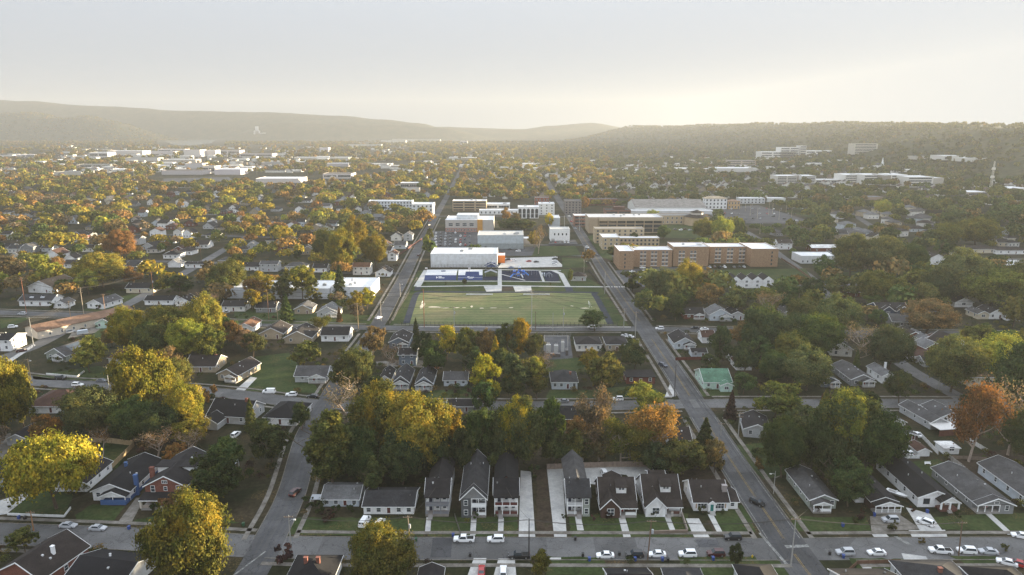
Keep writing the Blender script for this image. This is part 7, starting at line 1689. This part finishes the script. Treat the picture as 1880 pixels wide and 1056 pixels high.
# ------------------------------------------------------------------ trees of the foreground and middle ground, one by one
T = [ # px, top, ground, width, kind, colour, label or None, colour of the crown top
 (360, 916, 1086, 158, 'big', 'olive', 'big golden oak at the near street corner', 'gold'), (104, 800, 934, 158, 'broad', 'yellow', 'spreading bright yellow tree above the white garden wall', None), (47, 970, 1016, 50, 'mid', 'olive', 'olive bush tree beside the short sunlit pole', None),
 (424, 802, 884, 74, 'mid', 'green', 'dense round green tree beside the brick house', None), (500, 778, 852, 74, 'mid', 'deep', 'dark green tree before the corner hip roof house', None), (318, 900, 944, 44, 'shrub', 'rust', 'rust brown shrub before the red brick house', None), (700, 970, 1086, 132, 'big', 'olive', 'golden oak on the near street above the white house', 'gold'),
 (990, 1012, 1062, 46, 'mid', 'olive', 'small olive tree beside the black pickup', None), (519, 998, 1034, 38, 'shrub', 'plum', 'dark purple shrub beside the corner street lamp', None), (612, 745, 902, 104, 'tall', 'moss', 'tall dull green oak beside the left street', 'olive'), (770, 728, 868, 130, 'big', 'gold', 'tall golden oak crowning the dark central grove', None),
 (700, 708, 842, 120, 'big', 'olive', 'broad olive oak at the back of the central grove', 'gold'), (660, 790, 890, 90, 'big', 'green', None, None), (740, 790, 890, 100, 'big', 'deep', None, None), (823, 745, 850, 70, 'mid', 'gold', 'golden tree on the right flank of the grove', None), (683, 842, 912, 58, 'mid', 'moss', 'small leaning tree behind the long white house', None),
 (800, 800, 880, 70, 'mid', 'deep', None, None), (852, 790, 872, 70, 'mid', 'deep', None, None), (880, 760, 862, 60, 'mid', 'green', None, None), (952, 735, 862, 108, 'big', 'moss', 'tree with a glowing yellow top behind the fence', 'yellow'), (905, 800, 868, 70, 'mid', 'deep', None, None), (1012, 730, 846, 70, 'mid', 'green', 'green tree right of the yellow topped tree', None), (1020, 794, 852, 70, 'mid', 'deep', None, None),
 (1100, 736, 846, 78, 'sparse', 'dun', 'pale thin leaved tree beside the second street', None), (1192, 736, 848, 100, 'sparse', 'orange', 'orange tinged thin leaved tree beside the second street', None), (1058, 792, 850, 56, 'mid', 'moss', None, None), (1104, 796, 850, 60, 'mid', 'brown', None, None), (1172, 794, 851, 62, 'mid', 'moss', None, None), (1312, 806, 868, 50, 'mid', 'brown', None, None), (1140, 780, 852, 80, 'sparse', 'olive', 'thin yellowing tree behind the courtyard fence', None), (1070, 796, 846, 60, 'sparse', 'moss', None, None), (1185, 704, 752, 74, 'mid', 'lime', 'yellow green tree at the second street kerb', None),
 (1292, 768, 846, 46, 'cone', 'deep', 'dark conifer beside the busy street', None), (1250, 808, 872, 96, 'mid', 'moss', 'dull green tree behind the teal door cottage', None), (1205, 815, 872, 60, 'mid', 'deep', None, None), (1341, 717, 769, 26, 'cone', 'plum', 'dark purple conifer at the second street corner', None), (1422, 703, 768, 98, 'mid', 'olive', 'olive tree above the dark roofed corner house', None),
 (1434, 770, 876, 78, 'big', 'green', 'full green tree beside the grey green bungalow', None), (1548, 726, 858, 118, 'big', 'moss', 'huge dull green tree with yellowing top', 'lime'), (1600, 756, 862, 110, 'big', 'green', None, None), (1500, 782, 866, 84, 'big', 'deep', None, None), (1556, 846, 930, 76, 'mid', 'green', 'round green tree between two bungalows', None), (1520, 820, 905, 70, 'mid', 'deep', None, None), (1470, 745, 800, 70, 'mid', 'moss', None, None),
 (1778, 700, 848, 86, 'sparse', 'rust', 'tall coral red tree with a thick bare trunk', None), (1850, 712, 836, 84, 'bare', 'dun', 'bare white limbed tree right of the red tree', None), (1868, 640, 768, 112, 'big', 'green', None, None), (1832, 616, 700, 92, 'big', 'lime', None, None), (1350, 999, 1042, 28, 'mid', 'deep', 'small dark tree beside the maroon car', None), (1880, 760, 850, 80, 'big', 'moss', None, None), (1640, 800, 850, 50, 'mid', 'deep', None, None),
 (894, 643, 755, 66, 'tall', 'yellow', 'tall bright yellow tree in the centre block', None), (945, 645, 738, 70, 'tall', 'moss', 'tall dull tree right of the bright yellow one', None), (985, 650, 732, 60, 'tall', 'olive', 'olive tree with yellow tips in the centre block', 'lime'), (890, 700, 764, 50, 'mid', 'green', None, None), (820, 596, 664, 46, 'mid', 'yellow', 'yellow tree lowest along the field fence', None),
 (855, 600, 668, 50, 'mid', 'olive', None, None), (895, 604, 668, 50, 'mid', 'brown', None, None), (930, 598, 666, 46, 'mid', 'moss', None, None), (952, 586, 662, 52, 'mid', 'gold', 'golden tree at the centre of the field fence', None), (780, 612, 668, 44, 'mid', 'deep', None, None), (764, 584, 620, 16, 'cone', 'deep', 'slim dark conifer at the field fence', None), (985, 612, 668, 40, 'mid', 'moss', None, None), (800, 628, 690, 60, 'mid', 'green', None, None), (870, 640, 700, 50, 'mid', 'deep', None, None), (920, 640, 700, 60, 'mid', 'deep', None, None),
 (1092, 569, 608, 50, 'mid', 'green', 'lone green tree at the right field corner', None), (1112, 652, 722, 70, 'mid', 'olive', 'olive tree between two flat dark roofs', None), (1164, 626, 682, 60, 'mid', 'deep', None, None), (685, 598, 656, 46, 'mid', 'brown', None, None), (655, 640, 718, 70, 'big', 'moss', None, None), (690, 690, 740, 50, 'mid', 'deep', None, None), (560, 628, 676, 62, 'mid', 'olive', None, None), (635, 660, 724, 56, 'mid', 'moss', None, None),
 (165, 620, 684, 72, 'mid', 'lime', 'lone bright yellow green tree on the second street', None), (262, 640, 772, 112, 'big', 'gold', 'great golden olive tree left of the tan house', None), (320, 662, 734, 70, 'big', 'olive', None, None), (240, 566, 650, 76, 'big', 'gold', 'golden tree before the mint green house', None), (312, 566, 650, 84, 'big', 'olive', None, None), (380, 544, 640, 76, 'big', 'gold', 'tallest golden tree of the left cluster', None), (345, 590, 660, 80, 'big', 'lime', None, None), (428, 588, 642, 40, 'mid', 'rust', 'rust red tree by the beige house', None), (280, 595, 662, 70, 'big', 'moss', None, None), (390, 600, 668, 60, 'mid', 'olive', None, None), (465, 610, 656, 46, 'mid', 'moss', None, None),
 (8, 660, 800, 100, 'big', 'gold', 'broad golden tree at the left edge', None), (45, 690, 790, 50, 'mid', 'olive', None, None), (172, 714, 806, 108, 'big', 'moss', 'dark olive tree right of the red brown hip roof', None), (248, 735, 812, 90, 'big', 'green', None, None), (345, 704, 802, 76, 'big', 'gold', 'golden tree before the steep black roofed house', None), (300, 745, 820, 70, 'big', 'deep', None, None), (393, 708, 748, 36, 'shrub', 'orange', 'orange shrub tree beside the second street', None), (190, 790, 836, 40, 'bare', 'rust', 'rusty climber draped tree stump', None), (462, 732, 790, 28, 'cone', 'moss', None, None), (555, 740, 790, 40, 'mid', 'deep', None, None),
 (463, 530, 572, 32, 'mid', 'gold', 'small gold tree beside the dark grey house', None), (527, 540, 592, 28, 'cone', 'green', None, None), (625, 488, 548, 34, 'cone', 'deep', 'tall dark conifer before the white warehouse', None), (556, 487, 552, 58, 'mid', 'lime', 'airy yellow green tree before the white warehouse', None), (674, 530, 568, 36, 'mid', 'yellow', None, None), (652, 535, 575, 30, 'mid', 'gold', None, None), (190, 468, 528, 92, 'big', 'gold', 'great golden tree right of the large tan roof', None), (25, 470, 518, 50, 'mid', 'brown', None, None), (75, 466, 505, 44, 'mid', 'lime', None, None), (245, 490, 525, 40, 'mid', 'orange', None, None), (420, 480, 540, 70, 'big', 'olive', None, None), (480, 500, 550, 50, 'mid', 'gold', None, None), (400, 500, 545, 50, 'mid', 'moss', None, None), (330, 505, 548, 50, 'mid', 'green', None, None), (520, 508, 556, 40, 'mid', 'moss', None, None),
 (225, 425, 475, 60, 'big', 'rust', None, None), (630, 425, 500, 60, 'big', 'gold', 'great golden tree above the striped roof bungalow', None), (690, 430, 492, 50, 'big', 'gold', None, None), (655, 400, 470, 50, 'big', 'gold', None, None), (600, 420, 480, 50, 'big', 'olive', None, None),
 (1262, 480, 545, 58, 'big', 'gold', 'golden tree beside the dormitory lawn', None), (1216, 494, 566, 66, 'big', 'moss', None, None), (1300, 520, 568, 50, 'mid', 'brown', None, None), (1345, 528, 575, 50, 'mid', 'moss', None, None), (1400, 528, 580, 54, 'mid', 'olive', None, None), (1440, 520, 572, 46, 'mid', 'green', None, None), (1490, 512, 560, 46, 'mid', 'deep', None, None), (1185, 530, 580, 46, 'mid', 'moss', None, None), (1240, 540, 590, 40, 'mid', 'deep', None, None),
 (1396, 564, 656, 88, 'big', 'deep', 'big dark tree behind the green roofed house', None), (1470, 548, 615, 70, 'big', 'moss', None, None), (1535, 545, 618, 90, 'big', 'moss', None, None), (1500, 580, 660, 90, 'big', 'green', None, None), (1450, 612, 680, 70, 'big', 'olive', None, None), (1420, 646, 704, 56, 'big', 'green', None, None), (1480, 640, 718, 84, 'big', 'moss', None, None), (1570, 600, 670, 70, 'bare', 'dun', None, None), (1630, 600, 680, 84, 'big', 'deep', None, None), (1700, 552, 612, 90, 'big', 'brown', None, None), (1650, 680, 740, 50, 'mid', 'deep', None, None), (1590, 720, 770, 50, 'mid', 'deep', None, None), (1320, 600, 670, 44, 'mid', 'deep', None, None), (1300, 650, 690, 36, 'mid', 'deep', None, None), (1365, 630, 690, 60, 'mid', 'deep', None, None), (1745, 620, 720, 100, 'big', 'moss', None, None),
 (1560, 434, 506, 70, 'big', 'moss', 'large hazy tree right of the stepped white hall', None), (1618, 436, 510, 80, 'big', 'moss', None, None), (1670, 448, 506, 60, 'big', 'green', None, None), (1510, 470, 515, 40, 'mid', 'green', None, None), (1760, 462, 558, 100, 'big', 'moss', None, None), (1815, 494, 566, 110, 'big', 'olive', None, None), (1720, 500, 560, 70, 'big', 'deep', None, None), (1870, 480, 560, 60, 'big', 'moss', None, None), (1605, 498, 560, 80, 'big', 'olive', None, None), (1690, 520, 575, 60, 'mid', 'moss', None, None), (1546, 510, 550, 60, 'mid', 'moss', None, None), (1790, 400, 452, 80, 'big', 'olive', None, None), (1735, 410, 452, 60, 'big', 'olive', None, None), (1860, 545, 600, 50, 'mid', 'olive', None, None), (1800, 600, 640, 60, 'mid', 'olive', None, None),
 (1290, 402, 442, 40, 'big', 'olive', None, None), (1325, 400, 446, 44, 'big', 'lime', None, None), (1355, 402, 440, 20, 'mid', 'green', None, None), (1218, 414, 440, 28, 'mid', 'green', None, None), (1163, 428, 448, 20, 'mid', 'deep', None, None), (988, 410, 466, 26, 'bare', 'dun', 'pale bare tree beside the sand pit', None), (980, 425, 455, 24, 'mid', 'gold', None, None), (930, 382, 408, 22, 'mid', 'orange', None, None), (945, 390, 410, 20, 'mid', 'brown', None, None), (940, 402, 424, 60, 'mid', 'deep', None, None), (965, 404, 424, 40, 'mid', 'moss', None, None), (1008, 392, 418, 18, 'mid', 'yellow', None, None), (1072, 362, 388, 20, 'mid', 'orange', 'bright orange tree behind the dark stone building', None), (1198, 386, 400, 26, 'mid', 'lime', None, None), (1296, 394, 410, 12, 'mid', 'orange', None, None),
 (784, 432, 456, 14, 'mid', 'lime', None, None), (790, 420, 445, 14, 'mid', 'moss', None, None), (853, 512, 524, 9, 'mid', 'deep', 'small dark tree on the park lawn', None), (818, 517, 524, 5, 'shrub', 'moss', None, None), (780, 517, 524, 5, 'shrub', 'deep', None, None), (1010, 518, 525, 5, 'shrub', 'moss', None, None), (1047, 495, 520, 12, 'mid', 'moss', None, None), (1620, 368, 395, 32, 'big', 'lime', 'glowing lime tree among the pale hip roofs', None)]
for px, yt, yb, wp, key, col, lab, top in T:
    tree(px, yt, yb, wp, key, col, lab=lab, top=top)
for px, py, wp, col in [(566, 932, 26, 'deep'), (585, 942, 22, 'deep'), (615, 942, 22, 'deep'), (645, 940, 20, 'deep'), (600, 958, 28, 'plum'), (872, 952, 14, 'green'), (858, 960, 12, 'olive'), (912, 952, 10, 'moss'), (1035, 952, 12, 'deep'), (1090, 956, 14, 'plum'), (1116, 952, 16, 'plum'), (1200, 946, 20, 'deep'), (1290, 944, 18, 'deep'), (1326, 944, 12, 'deep'), (285, 945, 26, 'deep'), (340, 940, 20, 'moss'), (1580, 955, 24, 'plum'), (1570, 962, 16, 'deep'), (1640, 974, 22, 'moss'), (1675, 940, 14, 'plum'), (1760, 950, 16, 'deep'), (1690, 998, 14, 'brown'), (1845, 1012, 18, 'moss'), (20, 932, 14, 'moss'), (130, 905, 20, 'olive'), (1395, 862, 26, 'brown'), (1320, 862, 30, 'brown'), (1270, 860, 28, 'deep'), (1225, 866, 28, 'deep'), (980, 875, 26, 'deep'), (765, 855, 40, 'deep'), (95, 566, 14, 'moss'), (180, 568, 12, 'deep'), (1500, 770, 20, 'deep'), (1520, 742, 24, 'plum')]:
    tree(px, py - wp * .8, py, wp, 'shrub', col, name='shrub')
# ------------------------------------------------------------------ more trees between the houses
def seg_d(x, y, pts):
    p = np.array(pts); a, b = p[:-1], p[1:]
    ab = b - a; q = np.array([x, y]) - a
    t_ = np.clip((q * ab).sum(1) / (ab * ab).sum(1), 0, 1)
    return np.sqrt(((q - ab * t_[:, None]) ** 2).sum(1)).min()
OPEN = [[(700, 610), (775, 474), (1070, 470), (1170, 610), (1140, 640), (740, 640)], [(1290, 486), (1490, 484), (1500, 520), (1288, 520)], [(784, 420), (1070, 418), (1076, 475), (784, 470)], [(1305, 372), (1400, 372), (1520, 420), (1330, 424)], [(1120, 488), (1310, 484), (1310, 520), (1150, 530)], [(960, 855), (1210, 855), (1215, 990), (955, 990)], [(1040, 380), (1310, 385), (1320, 460), (1100, 470)], [(810, 370), (1040, 370), (1045, 420), (800, 425)],
        [(455, 650), (545, 645), (595, 725), (440, 722)], [(1650, 840), (1730, 840), (1785, 890), (1700, 890)], [(1000, 615), (1052, 615), (1056, 690), (1000, 690)], [(530, 950), (1400, 940), (1400, 990), (520, 990)], [(1440, 945), (1990, 940), (1990, 1060), (1480, 1060)], [(0, 905), (280, 905), (280, 960), (0, 960)], [(0, 556), (330, 548), (200, 600), (0, 612)], [(0, 612), (160, 600), (60, 680), (0, 690)], [(280, 322), (560, 318), (580, 338), (260, 344)]]
def inside(px, py, poly):
    c = False; n = len(poly)
    for i in range(n):
        (x0, y0), (x1, y1) = poly[i], poly[(i + 1) % n]
        if (y0 > py) != (y1 > py) and px < (x1 - x0) * (py - y0) / (y1 - y0) + x0: c = not c
    return c
def free(x, y, rad, h, hide=.30, gapm=3.0):
    for pts, wd in STREETS:
        if seg_d(x, y, pts) < wd / 2 + gapm: return False
    for fx, fy, fr in FOOT:
        if (x - fx) ** 2 + (y - fy) ** 2 < (fr + rad * .55) ** 2: return False
    px, py = proj(x, y)
    for poly in OPEN:
        if inside(px, py, poly): return False
    for bx, by, br, bh in TREES:
        if (x - bx) ** 2 + (y - by) ** 2 < ((br + rad) * .62) ** 2: return False
    top = proj(x, y, h)[1]; wpx = rad / mpp(py) if py > 240 else 4
    x0, x1 = px - wpx, px + wpx
    for a0, b0, a1, b1, yo, wgt in PROT:
        if yo > y and a0 < x1 and a1 > x0 and b0 < py and b1 > top:
            ov = (min(a1, x1) - max(a0, x0)) * (min(b1, py) - max(b0, top))
            if ov > hide / wgt * (a1 - a0) * (b1 - b0): return False
    return True
# ---- more small houses among the trees: they show only as roofs and gables
rs = random.Random(21)
HN = [sum(1 for o in bpy.data.objects if o.parent is None and o.get('category') == 'house')]
for nm_, c_ in (('far_wall', (.62, .60, .56)), ('far_tan_wall', (.30, .25, .19)), ('far_roof', (.055, .05, .05)), ('far_brown_roof', (.10, .07, .055))): m_plain(nm_, c_, .85, sc=.3, amp=.3)
FH = MB()
def far_house(px, py, wc, rc, rt, desc, w=None, ev=None, d=None, rot=None):
    x, y = G(px, py)
    if HN[0] >= 292:
        hw, dd, e_, k = rs.uniform(4, 7), rs.uniform(9, 13), rs.uniform(3, 5.5), rs.choice([0, 0, 0, 1]); r_ = rs.choice([2, 2, 3])
        if py < 318 and rs.random() < .35:      # long low sheds of the outer town
            hw, e_ = rs.uniform(10, 34), rs.uniform(4, 9); FH.box(x - hw, x + hw, y, y + 25, 0, e_, k); FH.box(x - hw + .4, x + hw - .4, y + .4, y + 24.6, e_ + .01, e_ + .5, rs.choice([0, 0, 2])); FOOT.append((x, y + 12, hw)); return
        FH.prism([(x - hw, 0), (x + hw, 0), (x + hw, e_), (x, e_ + hw * .6), (x - hw, e_)], y, y + dd, k)
        FH.prism([(x - hw - .4, e_), (x - hw - .4, e_ - .2), (x, e_ + hw * .6 + .05), (x + hw + .4, e_ - .2), (x + hw + .4, e_), (x, e_ + hw * .6 + .3)], y - .4, y + dd + .4, r_)
        FOOT.append((x, y + dd / 2, 7)); TREES.append((x, y + dd / 2, hw, 5)); return
    HN[0] += 1
    root = empty('house', (x, y, 0), R(rs.uniform(-14, 14) if rot is None else rot))
    hw = (w or rs.uniform(8, 13)) / 2; e_ = ev or rs.choice([3.2, 3.4, 4.0, 5.6]); dd = d or rs.uniform(9, 14)
    block(root, -hw, hw, 0, dd, e_, rt, rs.uniform(.5, .75) if rt == 'gf' else .45, WC[wc], RC[rc], trim=y < 700)
    if y < 1400:
        n = 2 if hw < 5 else 3
        for i in range(n): window(root, -hw + 2 * hw * (i + .5) / n, -.003, 1.1, 1.2, 1.5)
    tag(root, None, 'house', 'small houses among the trees')
    PEND.append((root, desc.split(), px, py - 3)); FOOT.append((x, y + dd / 2, max(hw, dd / 2) * 1.1)); PROT.append((px - hw / mpp(py), proj(x, y, e_ + 2)[1], px + hw / mpp(py), py, y, .5)); TREES.append((x, y + dd / 2, hw, 5))
WL = ['white', 'white', 'white', 'offwhite', 'lgrey', 'tan', 'pblue', 'grey', 'cream', 'redbrown']; RL = ['dark', 'charcoal', 'grey', 'brown', 'black', 'dark', 'lgrey', 'redbrown']
k = 0
for _ in range(400):     # the new estate of pale hip roofed houses right of the big car park
    px, py = rs.uniform(1528, 1722), rs.uniform(384, 438)
    x, y = G(px, py)
    if k > 23 or not free(x, y, 9, 5, .6, 3): continue
    far_house(px, py, rs.choice(['cream', 'offwhite', 'pblue', 'white', 'beige']), rs.choice(['grey', 'brown', 'grey', 'lgrey']), 'hip', 'pale estate house with hip roof', w=rs.uniform(12, 18), ev=rs.choice([3.6, 5.8]), d=12, rot=rs.uniform(-35, 35)); k += 1
regions = [((0, 375), (720, 470), 88), ((0, 470), (420, 500), 8), ((1500, 590), (1880, 690), 10), ((1380, 420), (1880, 480), 16), ((0, 345), (800, 378), 60), ((860, 330), (1340, 366), 60), ((1180, 350), (1880, 380), 30), ((1150, 310), (1880, 345), 70), ((0, 326), (820, 345), 60), ((700, 300), (1200, 336), 150), ((-20, 284), (560, 330), 150), ((100, 270), (580, 318), 150), ((560, 262), (1000, 300), 110), ((860, 290), (1340, 350), 170), ((1340, 270), (1880, 312), 90), ((1160, 298), (1890, 366), 210)]
for (xa, ya), (xb, yb_), n in regions:
    k = tries = 0
    while k < n and tries < n * 30:
        tries += 1
        px, py = rs.uniform(xa, xb), rs.uniform(ya, yb_)
        x, y = G(px, py)
        if not free(x, y, 6, 6, .6, 4): continue
        wc, rc, rt = rs.choice(WL), rs.choice(RL), rs.choice(['gf', 'gf', 'gs', 'hip'])
        far_house(px, py, wc, rc, rt, f"{colword(wc)} {'gabled' if rt != 'hip' else 'hip roofed'} house with {roofword(rc)} roof"); k += 1
tag(FH.build('distant_houses', ['far_wall', 'far_tan_wall', 'far_roof', 'far_brown_roof']), 'small pale houses scattered through the distant trees', None, None, 'stuff')
# ---- trees, nearest rows first, until about three hundred stand; the rest of the wood is one object
n_named = sum(1 for o in bpy.data.objects if o.parent is None and o.get('category') == 'tree')
def pick_col(px, py, r_):
    left = px < 720; far_ = py < 470
    if left: pool = ['gold', 'gold', 'olive', 'gold', 'olive', 'brown', 'green', 'moss', 'lime', 'dun', 'orange', 'olive', 'brown', 'gold', 'rust', 'orange']
    elif px < 1120: pool = ['olive', 'gold', 'moss', 'olive', 'gold', 'brown', 'green', 'yellow', 'orange']
    if 380 < px < 1000 and py > 750: pool = ['deep', 'green', 'moss', 'green']
    elif px >= 1120: pool = ['moss', 'olive', 'green', 'deep', 'olive', 'moss', 'brown', 'deep', 'green']
    return r_.choice(pool)
spots = []
rt_ = random.Random(8)
tries = 0
BUDGET = 292 - n_named
bands = [((-60, 700), (1940, 1000), 0.30), ((-60, 560), (1940, 700), 0.36), ((-60, 470), (1940, 560), 0.34)]
for (xa, ya), (xb, yb_), share in bands:
    k = tries = 0
    while k < int(BUDGET * share) and tries < 4000:
        tries += 1
        px, py = rt_.uniform(xa, xb), rt_.uniform(ya, yb_)
        x, y = G(px, py); h = rt_.uniform(8, 17); wd = h * rt_.uniform(.85, 1.2)
        if not free(x, y, wd / 2, h, .22): continue
        key = rt_.choice(['mid', 'mid', 'mid', 'mid', 'cone', 'sparse', 'bare'] if py > 560 else ['far', 'far', 'mid'])
        if key == 'cone': wd *= .5
        col = pick_col(px, py, rt_)
        if key == 'bare': col = 'dun'
        tree_at(x, y, wd, h, key, col); k += 1
# ------------------------------------------------------------------ the wood beyond: too many trees to count, one mesh
def far_wood(name, label, pts, hts, cols, nq, qs):
    """leaf clumps of many distant trees"""
    n = len(pts)
    Q, C = [], []
    base = np.repeat(pts, nq, axis=0); hh = np.repeat(hts, nq); cc = np.repeat(cols, nq, axis=0)
    m = n * nq
    u = unit(m); u[:, 2] = np.abs(u[:, 2]) * 1.15 - 0.35
    lob = np.repeat(rng.integers(0, 5, m // 3 + 1), 3)[:m]
    r_ = (0.44 + 0.12 * np.sin(lob * 2.4 + np.repeat(np.arange(n), nq) * 1.7)) * rng.uniform(.75, 1.08, m)
    wide = np.repeat(rng.uniform(.8, 1.45, n), nq)
    u2 = np.repeat(rng.uniform(-.14, .14, (n * 6, 2)), nq // 6 + 1, axis=0)[:m] if False else np.stack([np.sin(lob * 1.9 + np.repeat(np.arange(n) * 2.3, nq)), np.cos(lob * 2.7 + np.repeat(np.arange(n) * 1.3, nq))], 1) * .16
    p = base + np.c_[(u[:, 0] * r_ * .8 + u2[:, 0]) * hh * wide, (u[:, 1] * r_ * .8 + u2[:, 1]) * hh * wide, hh * (.58 + u[:, 2] * .42 * rng.uniform(.8, 1.1, m))]
    q = leaf_quads(p, u, qs * np.repeat(hts / 11.0, nq), .7)
    me = quads_mesh(name, q, 'far_leaf', cc)
    o = place(me, name); tag(o, label, None, None, 'stuff'); return o
def wood_cols(px, n, dull):
    out = []
    for i in range(n):
        c = np.array(PAL[pick_col(px[i], 400, rt_)])
        g_ = np.array((.062, .056, .022))
        out.append((c * (1 - dull) + g_ * dull) * rt_.uniform(.8, 1.25) * (1.3 if px[i] < 1150 else 1.5))
    return np.array(out)
P, Hh, PX = [], [], []
def sow(n, ya, yb_, hide, tries_max, power=1.0, rad=5.5, clump=0.0):
    k = tries = 0
    Ya, Yb = G(940, ya)[1], G(940, yb_)[1]
    while k < n and tries < tries_max:
        tries += 1
        y = Yb + (Ya - Yb) * rt_.random() ** power
        x = rt_.uniform(-.80, .80) * y
        if clump and mnoise.noise(Vector((x / 160, y / 160, 7))) < -clump * rt_.random(): continue
        big = rt_.random(); h = rt_.uniform(7, 12) if big < .35 else rt_.uniform(10, 16) if big < .75 else rt_.uniform(15, 20)
        rd = rad * h / 12
        if not free(x, y, rd, h, hide): continue
        TREES.append((x, y, rd * .75, h))
        P.append((x, y, 0)); Hh.append(h); PX.append(proj(x, y)[0]); k += 1
# undergrowth: hedges, saplings and scrub along the yard edges, too much to count
UP, UH = [], []
tries = 0
while len(UP) < 1500 and tries < 16000:
    tries += 1
    px, py = rt_.uniform(-60, 1940), 480 + 560 * rt_.random() ** 1.3
    x, y = G(px, py)
    if mnoise.noise(Vector((x / 22, y / 22, 5))) < 0.02: continue
    h = rt_.uniform(1.0, 3.6)
    if not free(x, y, h * .5, h, .12, 2.4): continue
    UP.append((x, y, 0)); UH.append(h)
import time as _t
_t0 = _t.time()
sow(1300, 360, 480, .25, 12000, 1.0, 5.5)
sow(150, 480, 590, .08, 5000, 1.0, 5.0)
print('wood 1', len(P), _t.time() - _t0)
n1 = len(P)
# beyond, only a coarse test against streets and protected boxes is needed
GRID = set()
def sow2(n, ya, yb_, cell, thr):
    Ya, Yb = G(940, ya)[1], G(940, yb_)[1]
    big_ = [(a0, b0, a1, b1, yo) for a0, b0, a1, b1, yo, wgt in PROT if yo > 700]
    k = 0
    for _ in range(n):
        y = math.sqrt(rt_.uniform(Yb ** 2, Ya ** 2)); x = rt_.uniform(-.82, .82) * y
        c = (int(x / cell), int(y / cell))
        if c in GRID or mnoise.noise(Vector((x / 230, y / 420, 2))) < thr - (.35 if x > -0.05 * y else 0): continue
        px, py = proj(x, y); h = rt_.uniform(10, 18); tp = proj(x, y, h)[1]
        if 286 < px < 414 and py < 271: continue        # open shore before the river
        if px > 1150 and 296 < py < 385 and rt_.random() < .40: continue
        if 560 < px < 1150 and 290 < py < 352 and rt_.random() < .28: continue
        if px < 560 and 268 < py < 326 and rt_.random() < .55: continue
        if any(inside(px, py, q) for q in OPEN[16:17]): continue
        if any(yo > y and a0 - 1 < px < a1 + 1 and b0 < py and tp < b1 - (b1 - b0) * .35 for a0, b0, a1, b1, yo in big_): continue
        if any(seg_d(x, y, pts) < wd / 2 + 4 for pts, wd in STREETS if len(pts) < 100 and abs(pts[-1][1]) > 1500): continue
        if any((x - fx) ** 2 + (y - fy) ** 2 < (fr + 3) ** 2 for fx, fy, fr in FOOT if fy > 900): continue
        GRID.add(c); P.append((x, y, 0)); Hh.append(h); PX.append(px); k += 1
    return k
print('wood 2', sow2(9000, 296, 362, 9, -.22), _t.time() - _t0)
n2 = len(P)
print('wood 3', sow2(11000, 262, 297, 16, -.25), _t.time() - _t0)
P_, H_, X_ = np.array(P), np.array(Hh), np.array(PX)
far_wood('undergrowth', 'hedges and scrub along the yard edges', np.array(UP), np.array(UH), np.array([np.array(PAL[rt_.choice(['deep', 'green', 'moss', 'deep', 'brown', 'olive', 'plum'])]) * rt_.uniform(.7, 1.1) for _ in UP]), 240, .62)
far_wood('wood', 'autumn trees crowding between the distant houses', P_[:n1], H_[:n1], wood_cols(X_[:n1], n1, .15), 260, .95)
far_wood('wood', 'hazy trees covering the town beyond', P_[n1:n2], H_[n1:n2], wood_cols(X_[n1:n2], n2 - n1, .35), 70, 1.6)
far_wood('wood', 'faint trees on the far plain', P_[n2:], H_[n2:] * 1.15, wood_cols(X_[n2:], len(P) - n2, .6), 22, 2.8)
# trees on the ridge and the wooded hill, standing on their slopes
for hv, nm in HILLS[:3:2]:
    n_, m_ = hv.shape[0] - 1, hv.shape[1] - 1
    pts = []
    for _ in range(8500 if nm == 'ridge_hills' else 2600):
        i, j = rt_.uniform(0, n_ - .01), rt_.uniform(0, m_ * (.60 if nm == 'ridge_hills' else .62))
        if nm == 'ridge_hills': j = m_ - j if hv[0, 0, 0] > hv[0, m_, 0] else j
        a, b = int(i), int(j); fi, fj = i - a, j - b
        p = (hv[a, b] * (1 - fi) + hv[min(a + 1, n_), b] * fi) * (1 - fj) + (hv[a, min(b + 1, m_)] * (1 - fi) + hv[min(a + 1, n_), min(b + 1, m_)] * fi) * fj
        if p[1] < 300 or p[2] < 2: continue
        q = proj(*p)
        if q[0] > 2100 or q[0] < -200: continue
        if any(yo > p[1] - 30 and a0 - 2 < q[0] < a1 + 2 and b0 - 1 < q[1] < b1 + 5 for a0, b0, a1, b1, yo, wgt in PROT if yo > 1000): continue
        pts.append(p)
    pts = np.array(pts); n = len(pts)
    far_wood('wood', 'woods covering the ridge' if nm == 'ridge_hills' else 'woods on the left hill', pts, rng.uniform(9, 17, n), wood_cols(np.array([proj(*p)[0] for p in pts]), n, .6), 30, 2.3)
# ------------------------------------------------------------------ labels of the many: what it looks like and which named thing it stands by
LM = [(x, y, s) for x, y, s in LAND if s]
used = set(o.get('label') for o in bpy.data.objects if o.get('label'))
for o, words, px, py in PEND:
    base = ' '.join(words)
    best = None
    for lx, ly, s in sorted(LM, key=lambda l: (l[0] - px) ** 2 + 2.2 * (l[1] - py) ** 2)[:14]:
        dx, dy = px - lx, py - ly
        rel = ('right of' if dx > 0 else 'left of') if abs(dx) > 1.6 * abs(dy) else ('behind' if dy < 0 else 'in front of')
        d_ = math.hypot(dx, dy)
        for r_ in ((f'close {rel}', rel) if d_ < 30 else (rel, f'some way {rel}') if d_ < 110 else (f'far {rel}', f'well {rel}')):
            lab = f'{base} {r_} {s}'
            if lab not in used and len(lab.split()) <= 16:
                best = lab; break
        if best: break
    if not best: best = f'{base} among the trees'
    used.add(best)
    o['label'] = best
